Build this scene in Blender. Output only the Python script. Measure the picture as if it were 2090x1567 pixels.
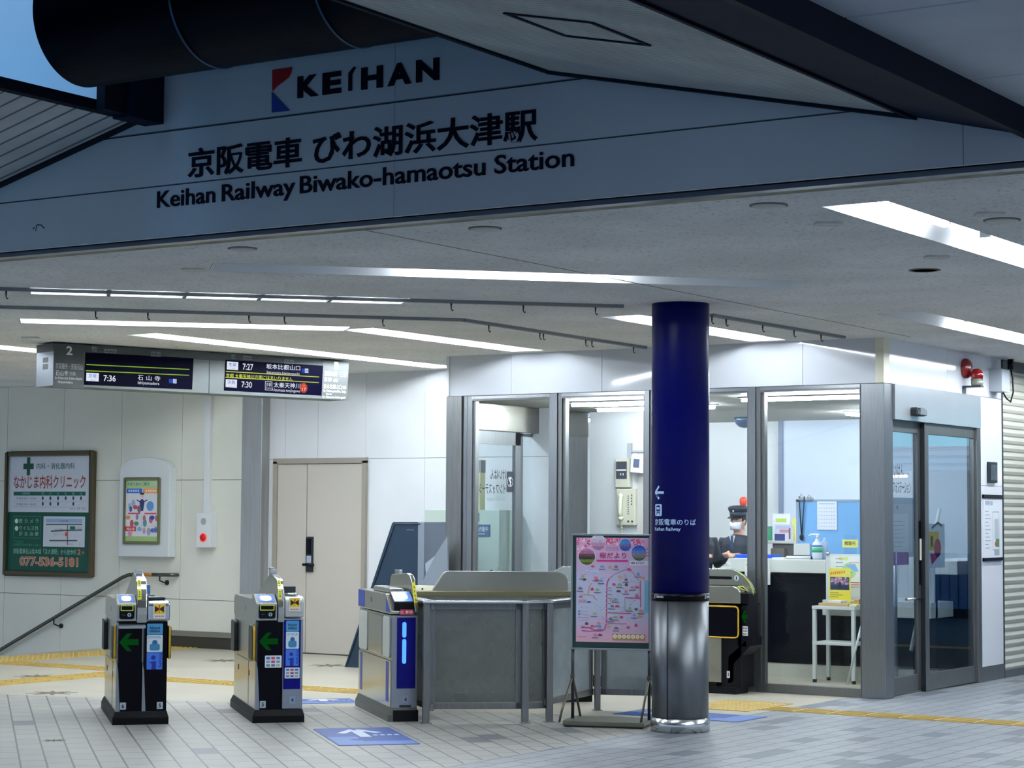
import bpy, bmesh, math, random
import numpy as np
from mathutils import Matrix, Vector

for o in list(bpy.data.objects):
    bpy.data.objects.remove(o, do_unlink=True)
scene = bpy.context.scene
COL = scene.collection
random.seed(7)
PI = math.pi

# ------------------------------------------------------------------ camera
IMG_W, IMG_H = 2090.0, 1567.0
FOCAL = 4243.38                     # pixels
EYE = Vector((0.0, 0.0, 1.55))
ROT = Matrix(((0.8387260697, 0.0290254324, 0.5437794629),
              (0.5445180350, -0.0561084321, -0.8368703325),
              (0.0062200898, 0.9980026894, -0.0628644761)))
cam_data = bpy.data.cameras.new('camera')
cam_data.sensor_fit = 'HORIZONTAL'
cam_data.sensor_width = 36.0
cam_data.lens = FOCAL / IMG_W * 36.0
cam_data.clip_end = 300
cam = bpy.data.objects.new('camera', cam_data)
COL.objects.link(cam)
cam.matrix_world = Matrix.Translation(EYE) @ ROT.to_4x4()
scene.camera = cam

# ------------------------------------------------------------------ world, exposure
world = bpy.data.worlds.new('dawn_sky')
scene.world = world
world.use_nodes = True
wn = world.node_tree
wn.nodes.clear()
w_out = wn.nodes.new('ShaderNodeOutputWorld')
w_bg = wn.nodes.new('ShaderNodeBackground')
w_tc = wn.nodes.new('ShaderNodeTexCoord')
w_sep = wn.nodes.new('ShaderNodeSeparateXYZ')
w_ramp = wn.nodes.new('ShaderNodeValToRGB')
w_ramp.color_ramp.elements[0].position = 0.30
w_ramp.color_ramp.elements[0].color = (0.60, 0.73, 0.96, 1)
w_ramp.color_ramp.elements[1].position = 0.85
w_ramp.color_ramp.elements[1].color = (0.08, 1.0, 2.2, 1)
wn.links.new(w_tc.outputs['Generated'], w_sep.inputs[0])
wn.links.new(w_sep.outputs['Z'], w_ramp.inputs[0])
wn.links.new(w_ramp.outputs[0], w_bg.inputs[0])
w_bg.inputs['Strength'].default_value = 1.0
wn.links.new(w_bg.outputs[0], w_out.inputs[0])

TUBE_STRENGTH = 96.0
ROOM_TUBE_STRENGTH = 185.0
scene.view_settings.view_transform = 'Standard'
scene.view_settings.look = 'None'
scene.view_settings.gamma = 1.0
scene.view_settings.use_curve_mapping = False
scene.view_settings.exposure = 0.0
scene.cycles.use_denoising = True
scene.cycles.max_bounces = 8
scene.cycles.transparent_max_bounces = 16
scene.cycles.caustics_reflective = False
scene.cycles.caustics_refractive = False
scene.cycles.sample_clamp_indirect = 6.0

# ------------------------------------------------------------------ points in the place
def ray(x, y):
    return ROT @ Vector((x - IMG_W / 2, -(y - IMG_H / 2), -FOCAL))
def on_z(x, y, z=0.0):
    d = ray(x, y); return EYE + d * ((z - EYE.z) / d.z)
def on_y(x, y, Y):
    d = ray(x, y); return EYE + d * (Y / d.y)
def on_x(x, y, X):
    d = ray(x, y); return EYE + d * (X / d.x)
def on_p(x, y, p, n):
    d = ray(x, y); return EYE + d * ((Vector(p) - EYE).dot(n) / d.dot(n))

# ------------------------------------------------------------------ materials
def lin(c):
    c = c / 255.0
    return c / 12.92 if c <= 0.04045 else ((c + 0.055) / 1.055) ** 2.4
MATS = {}
def nmat(name):
    m = bpy.data.materials.new(name)
    m.use_nodes = True
    return m, m.node_tree, m.node_tree.nodes['Principled BSDF']
def mat(name, col, rough=0.5, metal=0.0, spec=0.5, emit=0.0, coat=0.0, noise=0.0, nscale=6.0, bump=0.0, stretch=(1, 1, 1)):
    """principled material; col in 0..255 sRGB; noise varies the value a little, bump adds relief"""
    if name in MATS: return MATS[name]
    m, nt, b = nmat(name)
    c = (lin(col[0]), lin(col[1]), lin(col[2]), 1)
    b.inputs['Base Color'].default_value = c
    b.inputs['Roughness'].default_value = rough
    b.inputs['Metallic'].default_value = metal
    b.inputs['Specular IOR Level'].default_value = spec
    b.inputs['Coat Weight'].default_value = coat
    if emit:
        b.inputs['Emission Color'].default_value = c
        b.inputs['Emission Strength'].default_value = emit
    if noise or bump:
        tc = nt.nodes.new('ShaderNodeTexCoord'); mp = nt.nodes.new('ShaderNodeMapping')
        mp.inputs['Scale'].default_value = stretch
        n = nt.nodes.new('ShaderNodeTexNoise'); n.inputs['Scale'].default_value = nscale
        n.inputs['Detail'].default_value = 5
        nt.links.new(tc.outputs['Object'], mp.inputs[0]); nt.links.new(mp.outputs[0], n.inputs['Vector'])
        if noise:
            r = nt.nodes.new('ShaderNodeMapRange')
            r.inputs['From Min'].default_value = 0.3; r.inputs['From Max'].default_value = 0.7
            r.inputs['To Min'].default_value = 1 - noise; r.inputs['To Max'].default_value = 1 + noise
            hsv = nt.nodes.new('ShaderNodeHueSaturation'); hsv.inputs['Color'].default_value = c
            nt.links.new(n.outputs['Fac'], r.inputs[0]); nt.links.new(r.outputs[0], hsv.inputs['Value'])
            nt.links.new(hsv.outputs[0], b.inputs['Base Color'])
        if bump:
            bp = nt.nodes.new('ShaderNodeBump'); bp.inputs['Strength'].default_value = bump
            bp.inputs['Distance'].default_value = 0.01
            nt.links.new(n.outputs['Fac'], bp.inputs['Height']); nt.links.new(bp.outputs[0], b.inputs['Normal'])
    MATS[name] = m
    return m
def P(r, g, b, rough=0.5, emit=0.0):
    return mat('print_%02x%02x%02x%s' % (r, g, b, '_lit%g' % emit if emit else ''), (r, g, b), rough, emit=emit)
def emitter(name, col, strength):
    if name in MATS: return MATS[name]
    m = bpy.data.materials.new(name); m.use_nodes = True
    nt = m.node_tree; nt.nodes.clear()
    o = nt.nodes.new('ShaderNodeOutputMaterial'); e = nt.nodes.new('ShaderNodeEmission')
    e.inputs[0].default_value = (col[0], col[1], col[2], 1); e.inputs[1].default_value = strength
    nt.links.new(e.outputs[0], o.inputs[0]); MATS[name] = m
    return m
def glass(name, tint=(0.93, 0.96, 0.97), ior=1.55, dirt=0.0, dirtcol=(0.3, 0.33, 0.33), rough=0.0):
    """window glass: clear through, mirror by Fresnel on its outer faces, optional film of dirt"""
    if name in MATS: return MATS[name]
    m = bpy.data.materials.new(name); m.use_nodes = True
    nt = m.node_tree; nt.nodes.clear(); N = nt.nodes.new; L = nt.links.new
    o = N('ShaderNodeOutputMaterial'); t = N('ShaderNodeBsdfTransparent'); g = N('ShaderNodeBsdfGlossy')
    t.inputs[0].default_value = (*tint, 1); g.inputs['Roughness'].default_value = rough
    fr = N('ShaderNodeFresnel'); fr.inputs['IOR'].default_value = ior
    geo = N('ShaderNodeNewGeometry'); inv = N('ShaderNodeMath'); inv.operation = 'SUBTRACT'; inv.inputs[0].default_value = 1
    mul = N('ShaderNodeMath'); mul.operation = 'MULTIPLY'
    L(geo.outputs['Backfacing'], inv.inputs[1]); L(inv.outputs[0], mul.inputs[0]); L(fr.outputs[0], mul.inputs[1])
    mx = N('ShaderNodeMixShader'); L(mul.outputs[0], mx.inputs[0])
    src = t.outputs[0]
    if dirt:
        d = N('ShaderNodeBsdfDiffuse'); d.inputs[0].default_value = (*dirtcol, 1)
        md = N('ShaderNodeMixShader')
        n = N('ShaderNodeTexNoise'); n.inputs['Scale'].default_value = 3.5; n.inputs['Detail'].default_value = 6
        tc = N('ShaderNodeTexCoord'); L(tc.outputs['Object'], n.inputs['Vector'])
        r = N('ShaderNodeMapRange'); r.inputs['From Min'].default_value = 0.3; r.inputs['From Max'].default_value = 0.7
        r.inputs['To Min'].default_value = dirt * 0.75; r.inputs['To Max'].default_value = min(1, dirt * 1.2)
        L(n.outputs['Fac'], r.inputs[0]); L(r.outputs[0], md.inputs[0]); L(t.outputs[0], md.inputs[1]); L(d.outputs[0], md.inputs[2])
        src = md.outputs[0]
    L(src, mx.inputs[1]); L(g.outputs[0], mx.inputs[2]); L(mx.outputs[0], o.inputs[0])
    MATS[name] = m
    return m

STEEL = mat('brushed_steel', (136, 140, 144), 0.38, 0.9, noise=0.10, nscale=7, bump=0.02, stretch=(30, 30, 1))
STEEL_D = mat('dull_steel', (124, 126, 126), 0.40, 0.85, noise=0.12, nscale=5, bump=0.02, stretch=(20, 20, 1))
STEEL_L = mat('bright_steel', (205, 208, 210), 0.22, 1.0, noise=0.05, nscale=5)
GATE_STEEL = mat('gate_steel', (178, 178, 167), 0.20, 0.88, noise=0.05, nscale=3)
ALU = mat('satin_aluminium', (150, 156, 165), 0.4, 0.8)
BLACK = mat('black_plastic', (3, 3, 10), 0.35, spec=0.2)
NAVY_BLACK = mat('navy_black_laminate', (2, 2, 11), 0.3, spec=0.12)
DARK = mat('dark_grey_metal', (38, 44, 50), 0.45, 0.3)
WHITE = mat('white_paint', (222, 226, 228), 0.45)
WHITE_G = mat('white_enamel', (196, 201, 208), 0.06, noise=0.01, nscale=1.5, bump=0.015, coat=0.2)
CREAM = mat('cream_plastic', (214, 212, 190), 0.4)
YELLOW = mat('yellow_plastic', (206, 164, 14), 0.4)
GLASS = glass('window_glass')
GLASS_DOOR = glass('door_glass', (0.66, 0.72, 0.76), 2.3)
CLEAR = glass('clear_acrylic', (0.93, 0.95, 0.96), 1.3)

# ------------------------------------------------------------------ mesh builder
def frame(o, x, z=None, y=None):
    """matrix with local x along x and local z along z (a sign: x right, y up, z out of its face)"""
    x = Vector(x).normalized()
    if z is not None:
        z = Vector(z).normalized(); y = z.cross(x).normalized()
    else:
        y = Vector(y).normalized(); z = x.cross(y).normalized()
    M = Matrix.Identity(4)
    for i in range(3):
        M[i][0], M[i][1], M[i][2], M[i][3] = x[i], y[i], z[i], o[i]
    return M
UP = Vector((0, 0, 1))
def sign_frame(o, x):
    """x to the right, y = world up, z out"""
    return frame(o, x, y=UP)
def rotz(o, a):
    return Matrix.Translation(o) @ Matrix.Rotation(a, 4, 'Z')

_TXT = {}
def glyphs(body, bold=0.0, ext=0.0):
    key = (body, bold, ext > 0)
    if key not in _TXT:
        c = bpy.data.curves.new('lettering', 'FONT'); c.body = body; c.size = 1.0
        c.resolution_u = 3; c.offset = bold
        if ext > 0: c.extrude = 0.5
        o = bpy.data.objects.new('lettering', c); COL.objects.link(o)
        dg = bpy.context.evaluated_depsgraph_get()
        me = bpy.data.meshes.new_from_object(o.evaluated_get(dg))
        vs = [v.co.copy() for v in me.vertices]; fs = [tuple(p.vertices) for p in me.polygons]
        bpy.data.objects.remove(o, do_unlink=True); bpy.data.curves.remove(c); bpy.data.meshes.remove(me)
        _TXT[key] = (vs, fs)
    return _TXT[key]

class MB:
    def __init__(self, m, T=None):
        self.v = []; self.f = []; self.fm = []; self.sm = []; self.mats = [m]; self.cur = 0
        self.T = T or Matrix.Identity(4); self.smooth = False; self.warp = None
    def use(self, m):
        if m is None: return self
        if m not in self.mats: self.mats.append(m)
        self.cur = self.mats.index(m); return self
    def pts(self, ps):
        n = len(self.v)
        for p in ps:
            p = Vector(p)
            if self.warp: p = self.warp(p)
            self.v.append(self.T @ p)
        return n
    def face(self, idx):
        self.f.append(tuple(idx)); self.fm.append(self.cur); self.sm.append(self.smooth)
    def mesh(self, vs, fs, m=None):
        self.use(m); n = self.pts(vs)
        for f in fs: self.face([n + i for i in f])
        return self
    def box(self, x0, y0, z0, x1, y1, z1, m=None):
        if x0 > x1: x0, x1 = x1, x0
        if y0 > y1: y0, y1 = y1, y0
        if z0 > z1: z0, z1 = z1, z0
        return self.mesh([(x0, y0, z0), (x1, y0, z0), (x1, y1, z0), (x0, y1, z0), (x0, y0, z1), (x1, y0, z1), (x1, y1, z1), (x0, y1, z1)],
                         [(0, 3, 2, 1), (4, 5, 6, 7), (0, 1, 5, 4), (1, 2, 6, 5), (2, 3, 7, 6), (3, 0, 4, 7)], m)
    def prism(self, poly, a, b, axis='z', m=None):
        """extrude 2-D polygon between a and b along axis"""
        def mk(p, t):
            return {'z': (p[0], p[1], t), 'y': (p[0], t, p[1]), 'x': (t, p[0], p[1])}[axis]
        n = len(poly)
        vs = [mk(p, a) for p in poly] + [mk(p, b) for p in poly]
        fs = [tuple(range(n))[::-1], tuple(range(n, 2 * n))] + [(i, (i + 1) % n, n + (i + 1) % n, n + i) for i in range(n)]
        return self.mesh(vs, fs, m)
    def rect(self, x0, y0, x1, y1, z=0.0, m=None):
        return self.mesh([(x0, y0, z), (x1, y0, z), (x1, y1, z), (x0, y1, z)], [(0, 1, 2, 3)], m)
    def poly(self, ps, z=0.0, m=None):
        return self.mesh([(p[0], p[1], z) for p in ps], [tuple(range(len(ps)))], m)
    def disc(self, cx, cy, r, z=0.0, m=None, n=20, ry=None):
        ry = ry or r
        return self.poly([(cx + r * math.cos(2 * PI * i / n), cy + ry * math.sin(2 * PI * i / n)) for i in range(n)], z, m)
    def line(self, ps, w, z=0.0, m=None):
        for a, b in zip(ps[:-1], ps[1:]):
            a = Vector(a); b = Vector(b); d = (b - a)
            if d.length < 1e-6: continue
            d.normalize(); n = Vector((-d.y, d.x)) * w / 2
            self.poly([a - n, b - n, b + n, a + n], z, m)
        return self
    def outline(self, x0, y0, x1, y1, w, z=0.0, m=None):
        self.rect(x0, y0, x1, y0 + w, z, m); self.rect(x0, y1 - w, x1, y1, z, m)
        self.rect(x0, y0 + w, x0 + w, y1 - w, z, m); self.rect(x1 - w, y0 + w, x1, y1 - w, z, m); return self
    def rrect(self, x0, y0, x1, y1, r, z=0.0, m=None, n=5):
        return self.poly(rr(x0, y0, x1, y1, r, n), z, m)
    def text(self, body, x, y, w=None, h=None, z=0.0, m=None, bold=0.0, ext=0.0, slant=0.0, mirror=False):
        """ink box of the text is fitted to width w and height h with its lower left corner at x, y"""
        vs, fs = glyphs(body, bold, ext)
        if not vs: return self
        x0 = min(v.x for v in vs); x1 = max(v.x for v in vs); y0 = min(v.y for v in vs); y1 = max(v.y for v in vs)
        if w is None: w = h * (x1 - x0) / (y1 - y0)
        if h is None: h = w * (y1 - y0) / (x1 - x0)
        sx = w / (x1 - x0); sy = h / (y1 - y0)
        out = []
        for v in vs:
            tx = (v.x - x0) * sx
            if mirror: tx = w - tx
            ty = (v.y - y0) * sy
            out.append((x + tx + slant * ty, y + ty, z + (v.z + 0.5) * ext if ext else z))
        if mirror: fs = [f[::-1] for f in fs]
        return self.mesh(out, fs, m)
    def cyl(self, p0, p1, r, n=16, r2=None, m=None, cap=True):
        self.use(m); p0 = Vector(p0); p1 = Vector(p1); d = (p1 - p0).normalized()
        a = d.orthogonal().normalized(); b = d.cross(a); r2 = r if r2 is None else r2
        ring = lambda p, q: [p + (a * math.cos(2 * PI * i / n) + b * math.sin(2 * PI * i / n)) * q for i in range(n)]
        k = self.pts(ring(p0, r) + ring(p1, r2)); s = self.smooth; self.smooth = True
        for i in range(n): self.face((k + i, k + (i + 1) % n, k + n + (i + 1) % n, k + n + i))
        self.smooth = s
        if cap:
            self.face([k + i for i in range(n)][::-1]); self.face([k + n + i for i in range(n)])
        return self
    def tube(self, path, r, n=10, m=None):
        self.use(m); path = [Vector(p) for p in path]; k0 = None; prev = None; s = self.smooth; self.smooth = True; up = None
        for i, p in enumerate(path):
            d = (path[min(i + 1, len(path) - 1)] - path[max(i - 1, 0)]).normalized()
            if up is None: a = d.orthogonal().normalized()
            else: a = (up - d * up.dot(d)).normalized()
            up = a; b = d.cross(a)
            k = self.pts([p + (a * math.cos(2 * PI * j / n) + b * math.sin(2 * PI * j / n)) * r for j in range(n)])
            if prev is not None:
                for j in range(n): self.face((prev + j, prev + (j + 1) % n, k + (j + 1) % n, k + j))
            else: first = k
            prev = k
        self.smooth = s
        self.face([first + j for j in range(n)][::-1]); self.face([prev + j for j in range(n)])
        return self
    def lathe(self, prof, n=24, m=None, c=(0, 0, 0), a0=0, a1=2 * PI):
        """prof: (radius, z) pairs, turned about local z at c"""
        self.use(m); s = self.smooth; self.smooth = True; closed = abs(a1 - a0 - 2 * PI) < 1e-6
        cols = n if closed else n + 1
        k = self.pts([(c[0] + r * math.cos(a0 + (a1 - a0) * i / n), c[1] + r * math.sin(a0 + (a1 - a0) * i / n), c[2] + z) for r, z in prof for i in range(cols)])
        for j in range(len(prof) - 1):
            for i in range(n):
                i2 = (i + 1) % cols
                self.face((k + j * cols + i, k + j * cols + i2, k + (j + 1) * cols + i2, k + (j + 1) * cols + i))
        self.smooth = s
        if closed:
            if prof[0][0] > 1e-5: self.face([k + i for i in range(cols)][::-1])
            if prof[-1][0] > 1e-5: self.face([k + (len(prof) - 1) * cols + i for i in range(cols)])
        return self
    def ball(self, c, r, n=16, m=None, sc=(1, 1, 1)):
        self.use(m); s = self.smooth; self.smooth = True; k = len(self.v); h = n // 2
        self.pts([(c[0], c[1], c[2] - r * sc[2])] + [(c[0] + r * sc[0] * math.sin(PI * j / h) * math.cos(2 * PI * i / n), c[1] + r * sc[1] * math.sin(PI * j / h) * math.sin(2 * PI * i / n),
                  c[2] - r * sc[2] * math.cos(PI * j / h)) for j in range(1, h) for i in range(n)] + [(c[0], c[1], c[2] + r * sc[2])])
        last = len(self.v) - 1
        for i in range(n):
            self.face((k, k + 1 + (i + 1) % n, k + 1 + i)); self.face((last, last - n + i, last - n + (i + 1) % n))
            for j in range(h - 2):
                a = k + 1 + j * n
                self.face((a + i, a + (i + 1) % n, a + n + (i + 1) % n, a + n + i))
        self.smooth = s
        return self

def rr(x0, y0, x1, y1, r, n=5):
    out = []
    for cx, cy, a in ((x1 - r, y0 + r, -PI / 2), (x1 - r, y1 - r, 0), (x0 + r, y1 - r, PI / 2), (x0 + r, y0 + r, PI)):
        for i in range(n + 1):
            t = a + PI / 2 * i / n
            out.append((cx + r * math.cos(t), cy + r * math.sin(t)))
    return out

class Node:
    def __init__(self, o, M): self.o = o; self.M = M
def tag(o, label=None, cat=None, group=None, kind=None):
    if isinstance(o, Node): o = o.o
    if label: o['label'] = label
    if cat: o['category'] = cat
    if group: o['group'] = group
    if kind: o['kind'] = kind
    return o
def thing(name, label, cat, M, group=None):
    o = bpy.data.objects.new(name, None); COL.objects.link(o)
    if not isinstance(M, Matrix): M = Matrix.Translation(M)
    o.matrix_world = M; o.empty_display_size = 0.2
    tag(o, label, cat, group)
    return Node(o, M)
def build(name, mb, parent=None, bevel=0.0, seg=2, label=None):
    """link the builder as ONE mesh object (vertices are in world space)"""
    if parent is not None: inv = parent.M.inverted()
    else:
        xs = [v.x for v in mb.v]; ys = [v.y for v in mb.v]; zs = [v.z for v in mb.v]
        M = Matrix.Translation(((min(xs) + max(xs)) / 2, (min(ys) + max(ys)) / 2, min(zs))); inv = M.inverted()
    me = bpy.data.meshes.new(name)
    me.from_pydata([inv @ v for v in mb.v], [], mb.f)
    for m in mb.mats: me.materials.append(m)
    me.polygons.foreach_set('material_index', mb.fm)
    me.polygons.foreach_set('use_smooth', mb.sm)
    if bevel:
        bm = bmesh.new(); bm.from_mesh(me)
        bmesh.ops.remove_doubles(bm, verts=bm.verts, dist=1e-6)
        es = [e for e in bm.edges if len(e.link_faces) == 2 and e.calc_face_angle(0) > 0.5]
        bmesh.ops.bevel(bm, geom=es, offset=bevel, segments=seg, affect='EDGES', clamp_overlap=True, profile=0.5)
        bm.to_mesh(me); bm.free()
    me.update()
    o = bpy.data.objects.new(name, me); COL.objects.link(o)
    if parent is not None: o.parent = parent.o
    else: o.matrix_world = M
    if label: o['label'] = label
    return Node(o, parent.M if parent else M)
def solo(name, mb, label, cat, group=None, bevel=0.0):
    n = build(name, mb, None, bevel); tag(n, label, cat, group); return n
def struct(name, mb, parent=None, bevel=0.0):
    n = build(name, mb, parent, bevel); n.o['kind'] = 'structure'; return n
def copy_tree(n, M, label=None, group=None):
    r = n.o.copy(); COL.objects.link(r); r.matrix_world = M
    if label: r['label'] = label
    if group: r['group'] = group
    def rec(src, dst):
        for ch in list(src.children):
            c = ch.copy(); COL.objects.link(c); c.parent = dst; rec(ch, c)
    rec(n.o, r)
    return Node(r, M)
# ================================================================== SETTING
ZC = 3.10                                  # concourse ceiling
YF = 8.20                                  # face of the big sign wall
YO = 16.75                                 # office front
XO = -7.05                                 # office door face
YB = 18.25                                 # back wall
A_GATE = math.radians(47.5)
GD = Vector((-math.sin(A_GATE), math.cos(A_GATE), 0))     # along a gate, away from the street
GU = Vector((math.cos(A_GATE), math.sin(A_GATE), 0))      # across the gate row
S45 = Vector((math.sqrt(0.5), math.sqrt(0.5), 0)); N45 = Vector((-math.sqrt(0.5), math.sqrt(0.5), 0))

# ---- floor material: gate-hall paving, street paving right of X=-7.35, plain terrazzo behind the gates
def floor_material():
    m, nt, b = nmat('paving'); N = nt.nodes.new; L = nt.links.new
    g = N('ShaderNodeNewGeometry'); sep = N('ShaderNodeSeparateXYZ'); L(g.outputs['Position'], sep.inputs[0])
    def brick(angle, scale, bw, rh, c1, c2, mort, msize, offx=0.0):
        mp = N('ShaderNodeMapping'); mp.inputs['Rotation'].default_value = (0, 0, angle); mp.inputs['Location'].default_value = (offx, 0, 0)
        L(g.outputs['Position'], mp.inputs[0])
        t = N('ShaderNodeTexBrick'); t.offset = 0.5; t.squash = 1.0
        t.inputs['Scale'].default_value = scale; t.inputs['Brick Width'].default_value = bw; t.inputs['Row Height'].default_value = rh
        t.inputs['Mortar Size'].default_value = msize; t.inputs['Mortar Smooth'].default_value = 0.3; t.inputs['Bias'].default_value = 0.0
        t.inputs['Color1'].default_value = (*c1, 1); t.inputs['Color2'].default_value = (*c2, 1); t.inputs['Mortar'].default_value = (*mort, 1)
        L(mp.outputs[0], t.inputs['Vector'])
        # per-tile random for the odd dark tile
        t2 = N('ShaderNodeTexBrick'); t2.offset = 0.5
        for k in ('Scale', 'Brick Width', 'Row Height'): t2.inputs[k].default_value = t.inputs[k].default_value
        t2.inputs['Mortar Size'].default_value = 0.0; t2.inputs['Color1'].default_value = (0, 0, 0, 1); t2.inputs['Color2'].default_value = (1, 1, 1, 1)
        L(mp.outputs[0], t2.inputs['Vector'])
        return t, t2
    def dark_tiles(t, t2, thr, col):
        lt = N('ShaderNodeMath'); lt.operation = 'GREATER_THAN'; lt.inputs[1].default_value = thr
        L(t2.outputs['Color'], lt.inputs[0])
        mt = N('ShaderNodeMath'); mt.operation = 'SUBTRACT'; mt.inputs[0].default_value = 1; L(t.outputs['Fac'], mt.inputs[1])
        ml = N('ShaderNodeMath'); ml.operation = 'MULTIPLY'; L(lt.outputs[0], ml.inputs[0]); L(mt.outputs[0], ml.inputs[1])
        mx = N('ShaderNodeMix'); mx.data_type = 'RGBA'; L(ml.outputs[0], mx.inputs[0]); L(t.outputs['Color'], mx.inputs[6])
        mx.inputs[7].default_value = (*col, 1)
        return mx.outputs[2]
    # rows run along the gates
    tA, tA2 = brick(-(A_GATE + PI / 2), 1.0, 0.32, 0.158, (0.345, 0.335, 0.30), (0.305, 0.30, 0.275), (0.07, 0.07, 0.066), 0.007)
    cA = dark_tiles(tA, tA2, 0.962, (0.15, 0.15, 0.165))
    tB, tB2 = brick(-PI / 2, 1.0, 0.30, 0.150, (0.29, 0.305, 0.32), (0.235, 0.26, 0.285), (0.07, 0.078, 0.086), 0.007)
    cB = dark_tiles(tB, tB2, 0.88, (0.135, 0.15, 0.175))
    tC, tC2 = brick(0, 1.0, 0.6, 0.6, (0.42, 0.39, 0.315), (0.41, 0.38, 0.305), (0.36, 0.335, 0.27), 0.004)
    # plain zone lies behind a line through the gates' far ends
    def half(nx, ny, c):
        dp = N('ShaderNodeVectorMath'); dp.operation = 'DOT_PRODUCT'; dp.inputs[1].default_value = (nx, ny, 0); L(g.outputs['Position'], dp.inputs[0])
        q = N('ShaderNodeMath'); q.operation = 'GREATER_THAN'; q.inputs[1].default_value = c; L(dp.outputs['Value'], q.inputs[0]); return q.outputs[0]
    n = Vector((-0.27, 0.963)); n.normalize()
    zc = half(n.x, n.y, n.x * -11.9 + n.y * 13.0)
    zb = half(1, 0, -7.38)
    m1 = N('ShaderNodeMix'); m1.data_type = 'RGBA'; L(zc, m1.inputs[0]); L(cA, m1.inputs[6]); L(tC.outputs['Color'], m1.inputs[7])
    m2 = N('ShaderNodeMix'); m2.data_type = 'RGBA'; L(zb, m2.inputs[0]); L(m1.outputs[2], m2.inputs[6]); L(cB, m2.inputs[7])
    # worn patches
    ns = N('ShaderNodeTexNoise'); ns.inputs['Scale'].default_value = 0.9; ns.inputs['Detail'].default_value = 8; L(g.outputs['Position'], ns.inputs['Vector'])
    r = N('ShaderNodeMapRange'); r.inputs['From Min'].default_value = 0.3; r.inputs['From Max'].default_value = 0.7; r.inputs['To Min'].default_value = 0.88; r.inputs['To Max'].default_value = 1.1
    L(ns.outputs['Fac'], r.inputs[0])
    hs = N('ShaderNodeHueSaturation'); L(m2.outputs[2], hs.inputs['Color']); L(r.outputs[0], hs.inputs['Value'])
    L(hs.outputs[0], b.inputs['Base Color'])
    b.inputs['Roughness'].default_value = 0.42
    return m
FLOOR = floor_material()
f = MB(FLOOR)
f.box(-16.95, -6, -0.12, 9, 26, 0.0)
f.box(-26, -6, -0.12, -16.95, 12.0, 0.0)
struct('floor', f)
# stairs going down to the left behind the floor edge
st = MB(mat('stair_stone', (150, 146, 130), 0.6))
for i in range(14):
    st.box(-16.95 - 0.3 * (i + 1), 12.0, -0.17 * (i + 2), -16.95 - 0.3 * i, YB, -0.17 * (i + 1))
struct('stairs', st)

# ---- concourse ceiling with recessed light troughs
def ceiling_material():
    m, nt, b = nmat('ceiling_plaster'); N = nt.nodes.new; L = nt.links.new
    g = N('ShaderNodeNewGeometry')
    n1 = N('ShaderNodeTexNoise'); n1.inputs['Scale'].default_value = 1.1; n1.inputs['Detail'].default_value = 6; L(g.outputs['Position'], n1.inputs['Vector'])
    n2 = N('ShaderNodeTexNoise'); n2.inputs['Scale'].default_value = 45; n2.inputs['Detail'].default_value = 4; L(g.outputs['Position'], n2.inputs['Vector'])
    r1 = N('ShaderNodeMapRange'); r1.inputs['From Min'].default_value = 0.3; r1.inputs['From Max'].default_value = 0.7; r1.inputs['To Min'].default_value = 0.86; r1.inputs['To Max'].default_value = 1.08
    r2 = N('ShaderNodeMapRange'); r2.inputs['From Min'].default_value = 0.55; r2.inputs['From Max'].default_value = 0.72; r2.inputs['To Min'].default_value = 1.0; r2.inputs['To Max'].default_value = 0.62
    L(n1.outputs['Fac'], r1.inputs[0]); L(n2.outputs['Fac'], r2.inputs[0])
    ml = N('ShaderNodeMath'); ml.operation = 'MULTIPLY'; L(r1.outputs[0], ml.inputs[0]); L(r2.outputs[0], ml.inputs[1])
    hs = N('ShaderNodeHueSaturation'); hs.inputs['Color'].default_value = (0.82, 0.82, 0.81, 1); L(ml.outputs[0], hs.inputs['Value'])
    L(hs.outputs[0], b.inputs['Base Color']); b.inputs['Roughness'].default_value = 0.9
    return m
CEIL = ceiling_material()
# lights: (name phrase, start point, end point, width, lit ranges as fractions, segments)
def cz(x, y): return on_z(x, y, ZC)
def along_y(px0, px1, X):
    """a trough parallel to Y between two image columns at ceiling height on the line x = X"""
    a = on_x(px0, 700, X); b_ = on_x(px1, 700, X)
    ya = [ (ray(px0, y).y, y) for y in (0,)]
    return a, b_
LIGHTS = []
def trough(label, a, b, w, lit):
    LIGHTS.append((label, Vector((a[0], a[1], ZC)), Vector((b[0], b[1], ZC)), w, lit))
def line45(p, t0, t1):
    p = Vector((p[0], p[1], 0)); return p + S45 * t0, p + S45 * t1
q = cz(1045, 563); u0 = (cz(428, 548) - q).dot(S45); u1 = (cz(1652, 577) - q).dot(S45); v0 = (cz(850, 560) - q).dot(S45); v1 = (cz(1258, 570) - q).dot(S45)
a, b = line45(q, u0, u1)
trough('long ceiling trough nearest the sign wall, lit only along its middle', a, b, 0.44, [((v0 - u0) / (u1 - u0), (v1 - u0) / (u1 - u0))])
q = cz(440, 604); u0 = (cz(60, 595) - q).dot(S45); u1 = (cz(826, 617) - q).dot(S45)
a, b = line45(q, u0, u1)
trough('second slanting ceiling light, its white glow broken into five lengths', a, b, 0.42, [(0.01, .2), (.21, .4), (.41, .6), (.61, .79), (.80, .97)])
q = cz(380, 663); u0 = (cz(40, 656) - q).dot(S45); u1 = (cz(711, 671) - q).dot(S45)
a, b = line45(q, u0, u1)
trough('third slanting ceiling light, thin and unbroken, above the departure board', a, b, 0.40, [(0.0, .99)])
def ylight(label, X, Y0, Y1, lit, w=0.36):
    trough(label, (X, Y0, 0), (X, Y1, 0), w, lit)
K = (ZC - EYE.z) / 1.5
ylight('ceiling light running from above the departure board to the office corner', -12.53, 13.35, 18.05, [(0.05, 1.0)])
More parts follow.
